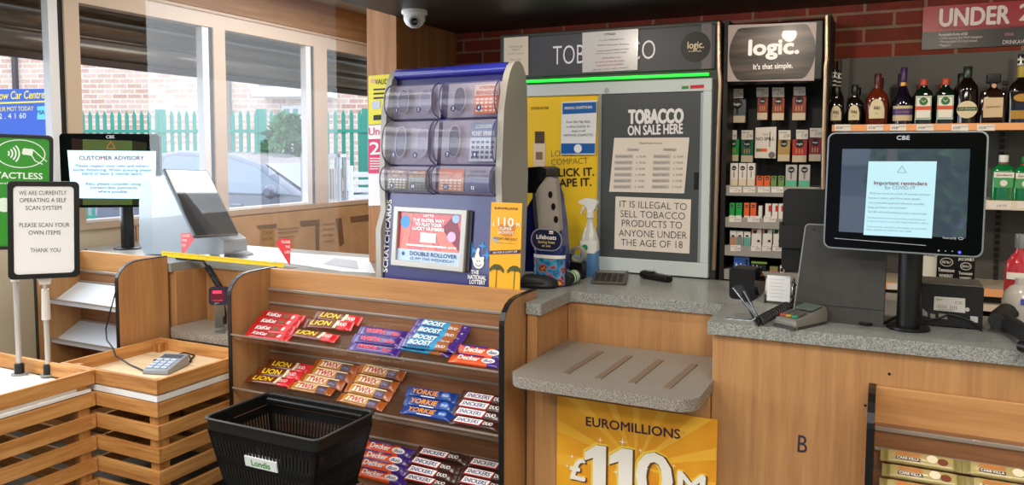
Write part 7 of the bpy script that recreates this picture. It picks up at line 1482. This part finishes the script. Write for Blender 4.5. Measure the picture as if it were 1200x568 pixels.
ML_ = FR((0, y0+.002, 0)); yl_ = (zr-.045-.49)
Mlb = FR((Mb.translation.x, y0+.002, .505), 0, -10); q = onplane(Mlb, [(282, 533), (328, 543), (328, 554), (282, 543)])
sx_ = .118; cxl = (q[0][0]+q[1][0])/2; cyl_ = (q[0][1]+q[2][1])/2
lb = MB().prism([(cxl-sx_*.62, cyl_-.019), (cxl+sx_*.62, cyl_-.019), (cxl+sx_*.62, cyl_+.019), (cxl-sx_*.62, cyl_+.019)], -.02, .001, Mlb).build('name_label', mat('label pale', '#dfe4e2', .4), t)
MB().text(Mlb, 'Londis', cxl, cyl_, .022, .085, 'C', .02, .002).build('lettering', mat('londis green', '#3d9a3a', .4), lb)
sb_ = thing('basket_stand', 'low black stand carrying the shopping basket in front of the rack', 'stand', (-1.92, 2.13, 0))
MB().box(-2.11, -1.73, 2.0, 2.26, .255, .286).build('tray', BLKM, sb_, bevel=.004)
for x_ in (-2.10, -1.77):
    for y_ in (2.01, 2.22): MB().box(x_, x_+.03, y_, y_+.03, 0, .2549).build('leg', BLKM, sb_, bevel=.003)
# ================================================================= CAMERA, LIGHT
cam = bpy.data.cameras.new('camera'); co = bpy.data.objects.new('camera', cam); COL.objects.link(co)
rot = Matrix((_rt, _up, -_fw)).transposed().to_4x4(); co.matrix_world = Matrix.Translation(CAM) @ rot
cam.sensor_fit = 'HORIZONTAL'; cam.sensor_width = 36; cam.lens = 36*F/1200; cam.shift_y = -(284-CY)/1200; cam.clip_start = .05; cam.clip_end = 200
SC.camera = co
w = bpy.data.worlds.new('world'); SC.world = w; w.use_nodes = True; N = w.node_tree.nodes; L = w.node_tree.links
bg = N['Background']; bg.inputs[0].default_value = (.80, .88, 1, 1); bg.inputs[1].default_value = 2.6
def area(name, loc, rot, sx, sy, power, col=(1, 1, 1), spread=180):
    l = bpy.data.lights.new(name, 'AREA'); l.shape = 'RECTANGLE'; l.size = sx; l.size_y = sy; l.energy = power; l.color = col; l.spread = R_(spread)
    o = bpy.data.objects.new(name, l); COL.objects.link(o); o.location = loc; o.rotation_euler = [R_(a) for a in rot]; return o
def spot(name, loc, tgt, power, col, size=70, blend=.8, r=.05):
    l = bpy.data.lights.new(name, 'SPOT'); l.energy = power; l.color = col; l.spot_size = R_(size); l.spot_blend = blend; l.shadow_soft_size = r*.7
    o = bpy.data.objects.new(name, l); COL.objects.link(o); o.location = loc; o.rotation_euler = (Vector(tgt)-Vector(loc)).to_track_quat('-Z', 'Y').to_euler(); return o
area('window_daylight', (-4.0, 1.8, 1.75), (0, -90, 0), 1.3, 5.0, 95, (.85, .93, 1), 160)
area('ceiling_panel', (-1.9, .6, 2.66), (0, 0, 0), 1.2, 1.2, 55, (1, .95, .88))
area('ceiling_panel', (-3.2, 2.0, 2.66), (0, 0, 0), .6, 1.2, 16, (1, .97, .93))
area('ceiling_panel', (-3.3, 4.4, 2.66), (0, 0, 0), .8, 1.6, 34, (1, .96, .9))  # unseen fill added to brighten the left alcove and the card under the windows
area('ceiling_panel', (.8, .4, 2.66), (0, 0, 0), 1.2, 1.2, 60, (1, .93, .84))
area('ceiling_panel', (-.6, -1.4, 2.66), (0, 0, 0), 2.4, .6, 70, (1, .96, .9))  # unseen fill added behind the camera in place of front window light
for x, p in ((-1.3, 14), (-.5, 16), (.2, 18), (.9, 16)): spot("ceiling_spot", (x, 2.45, 2.13), (x+.1, 3.6, 1.2), p, (1, .88, .72), 125)
SC.view_settings.view_transform = 'Standard'; SC.view_settings.look = 'None'; SC.view_settings.exposure = 0
try: SC.cycles.use_denoising = True; SC.cycles.max_bounces = 8; SC.cycles.transparent_max_bounces = 16; SC.cycles.caustics_refractive = False; SC.cycles.caustics_reflective = False; SC.cycles.sample_clamp_indirect = 6
except Exception: pass
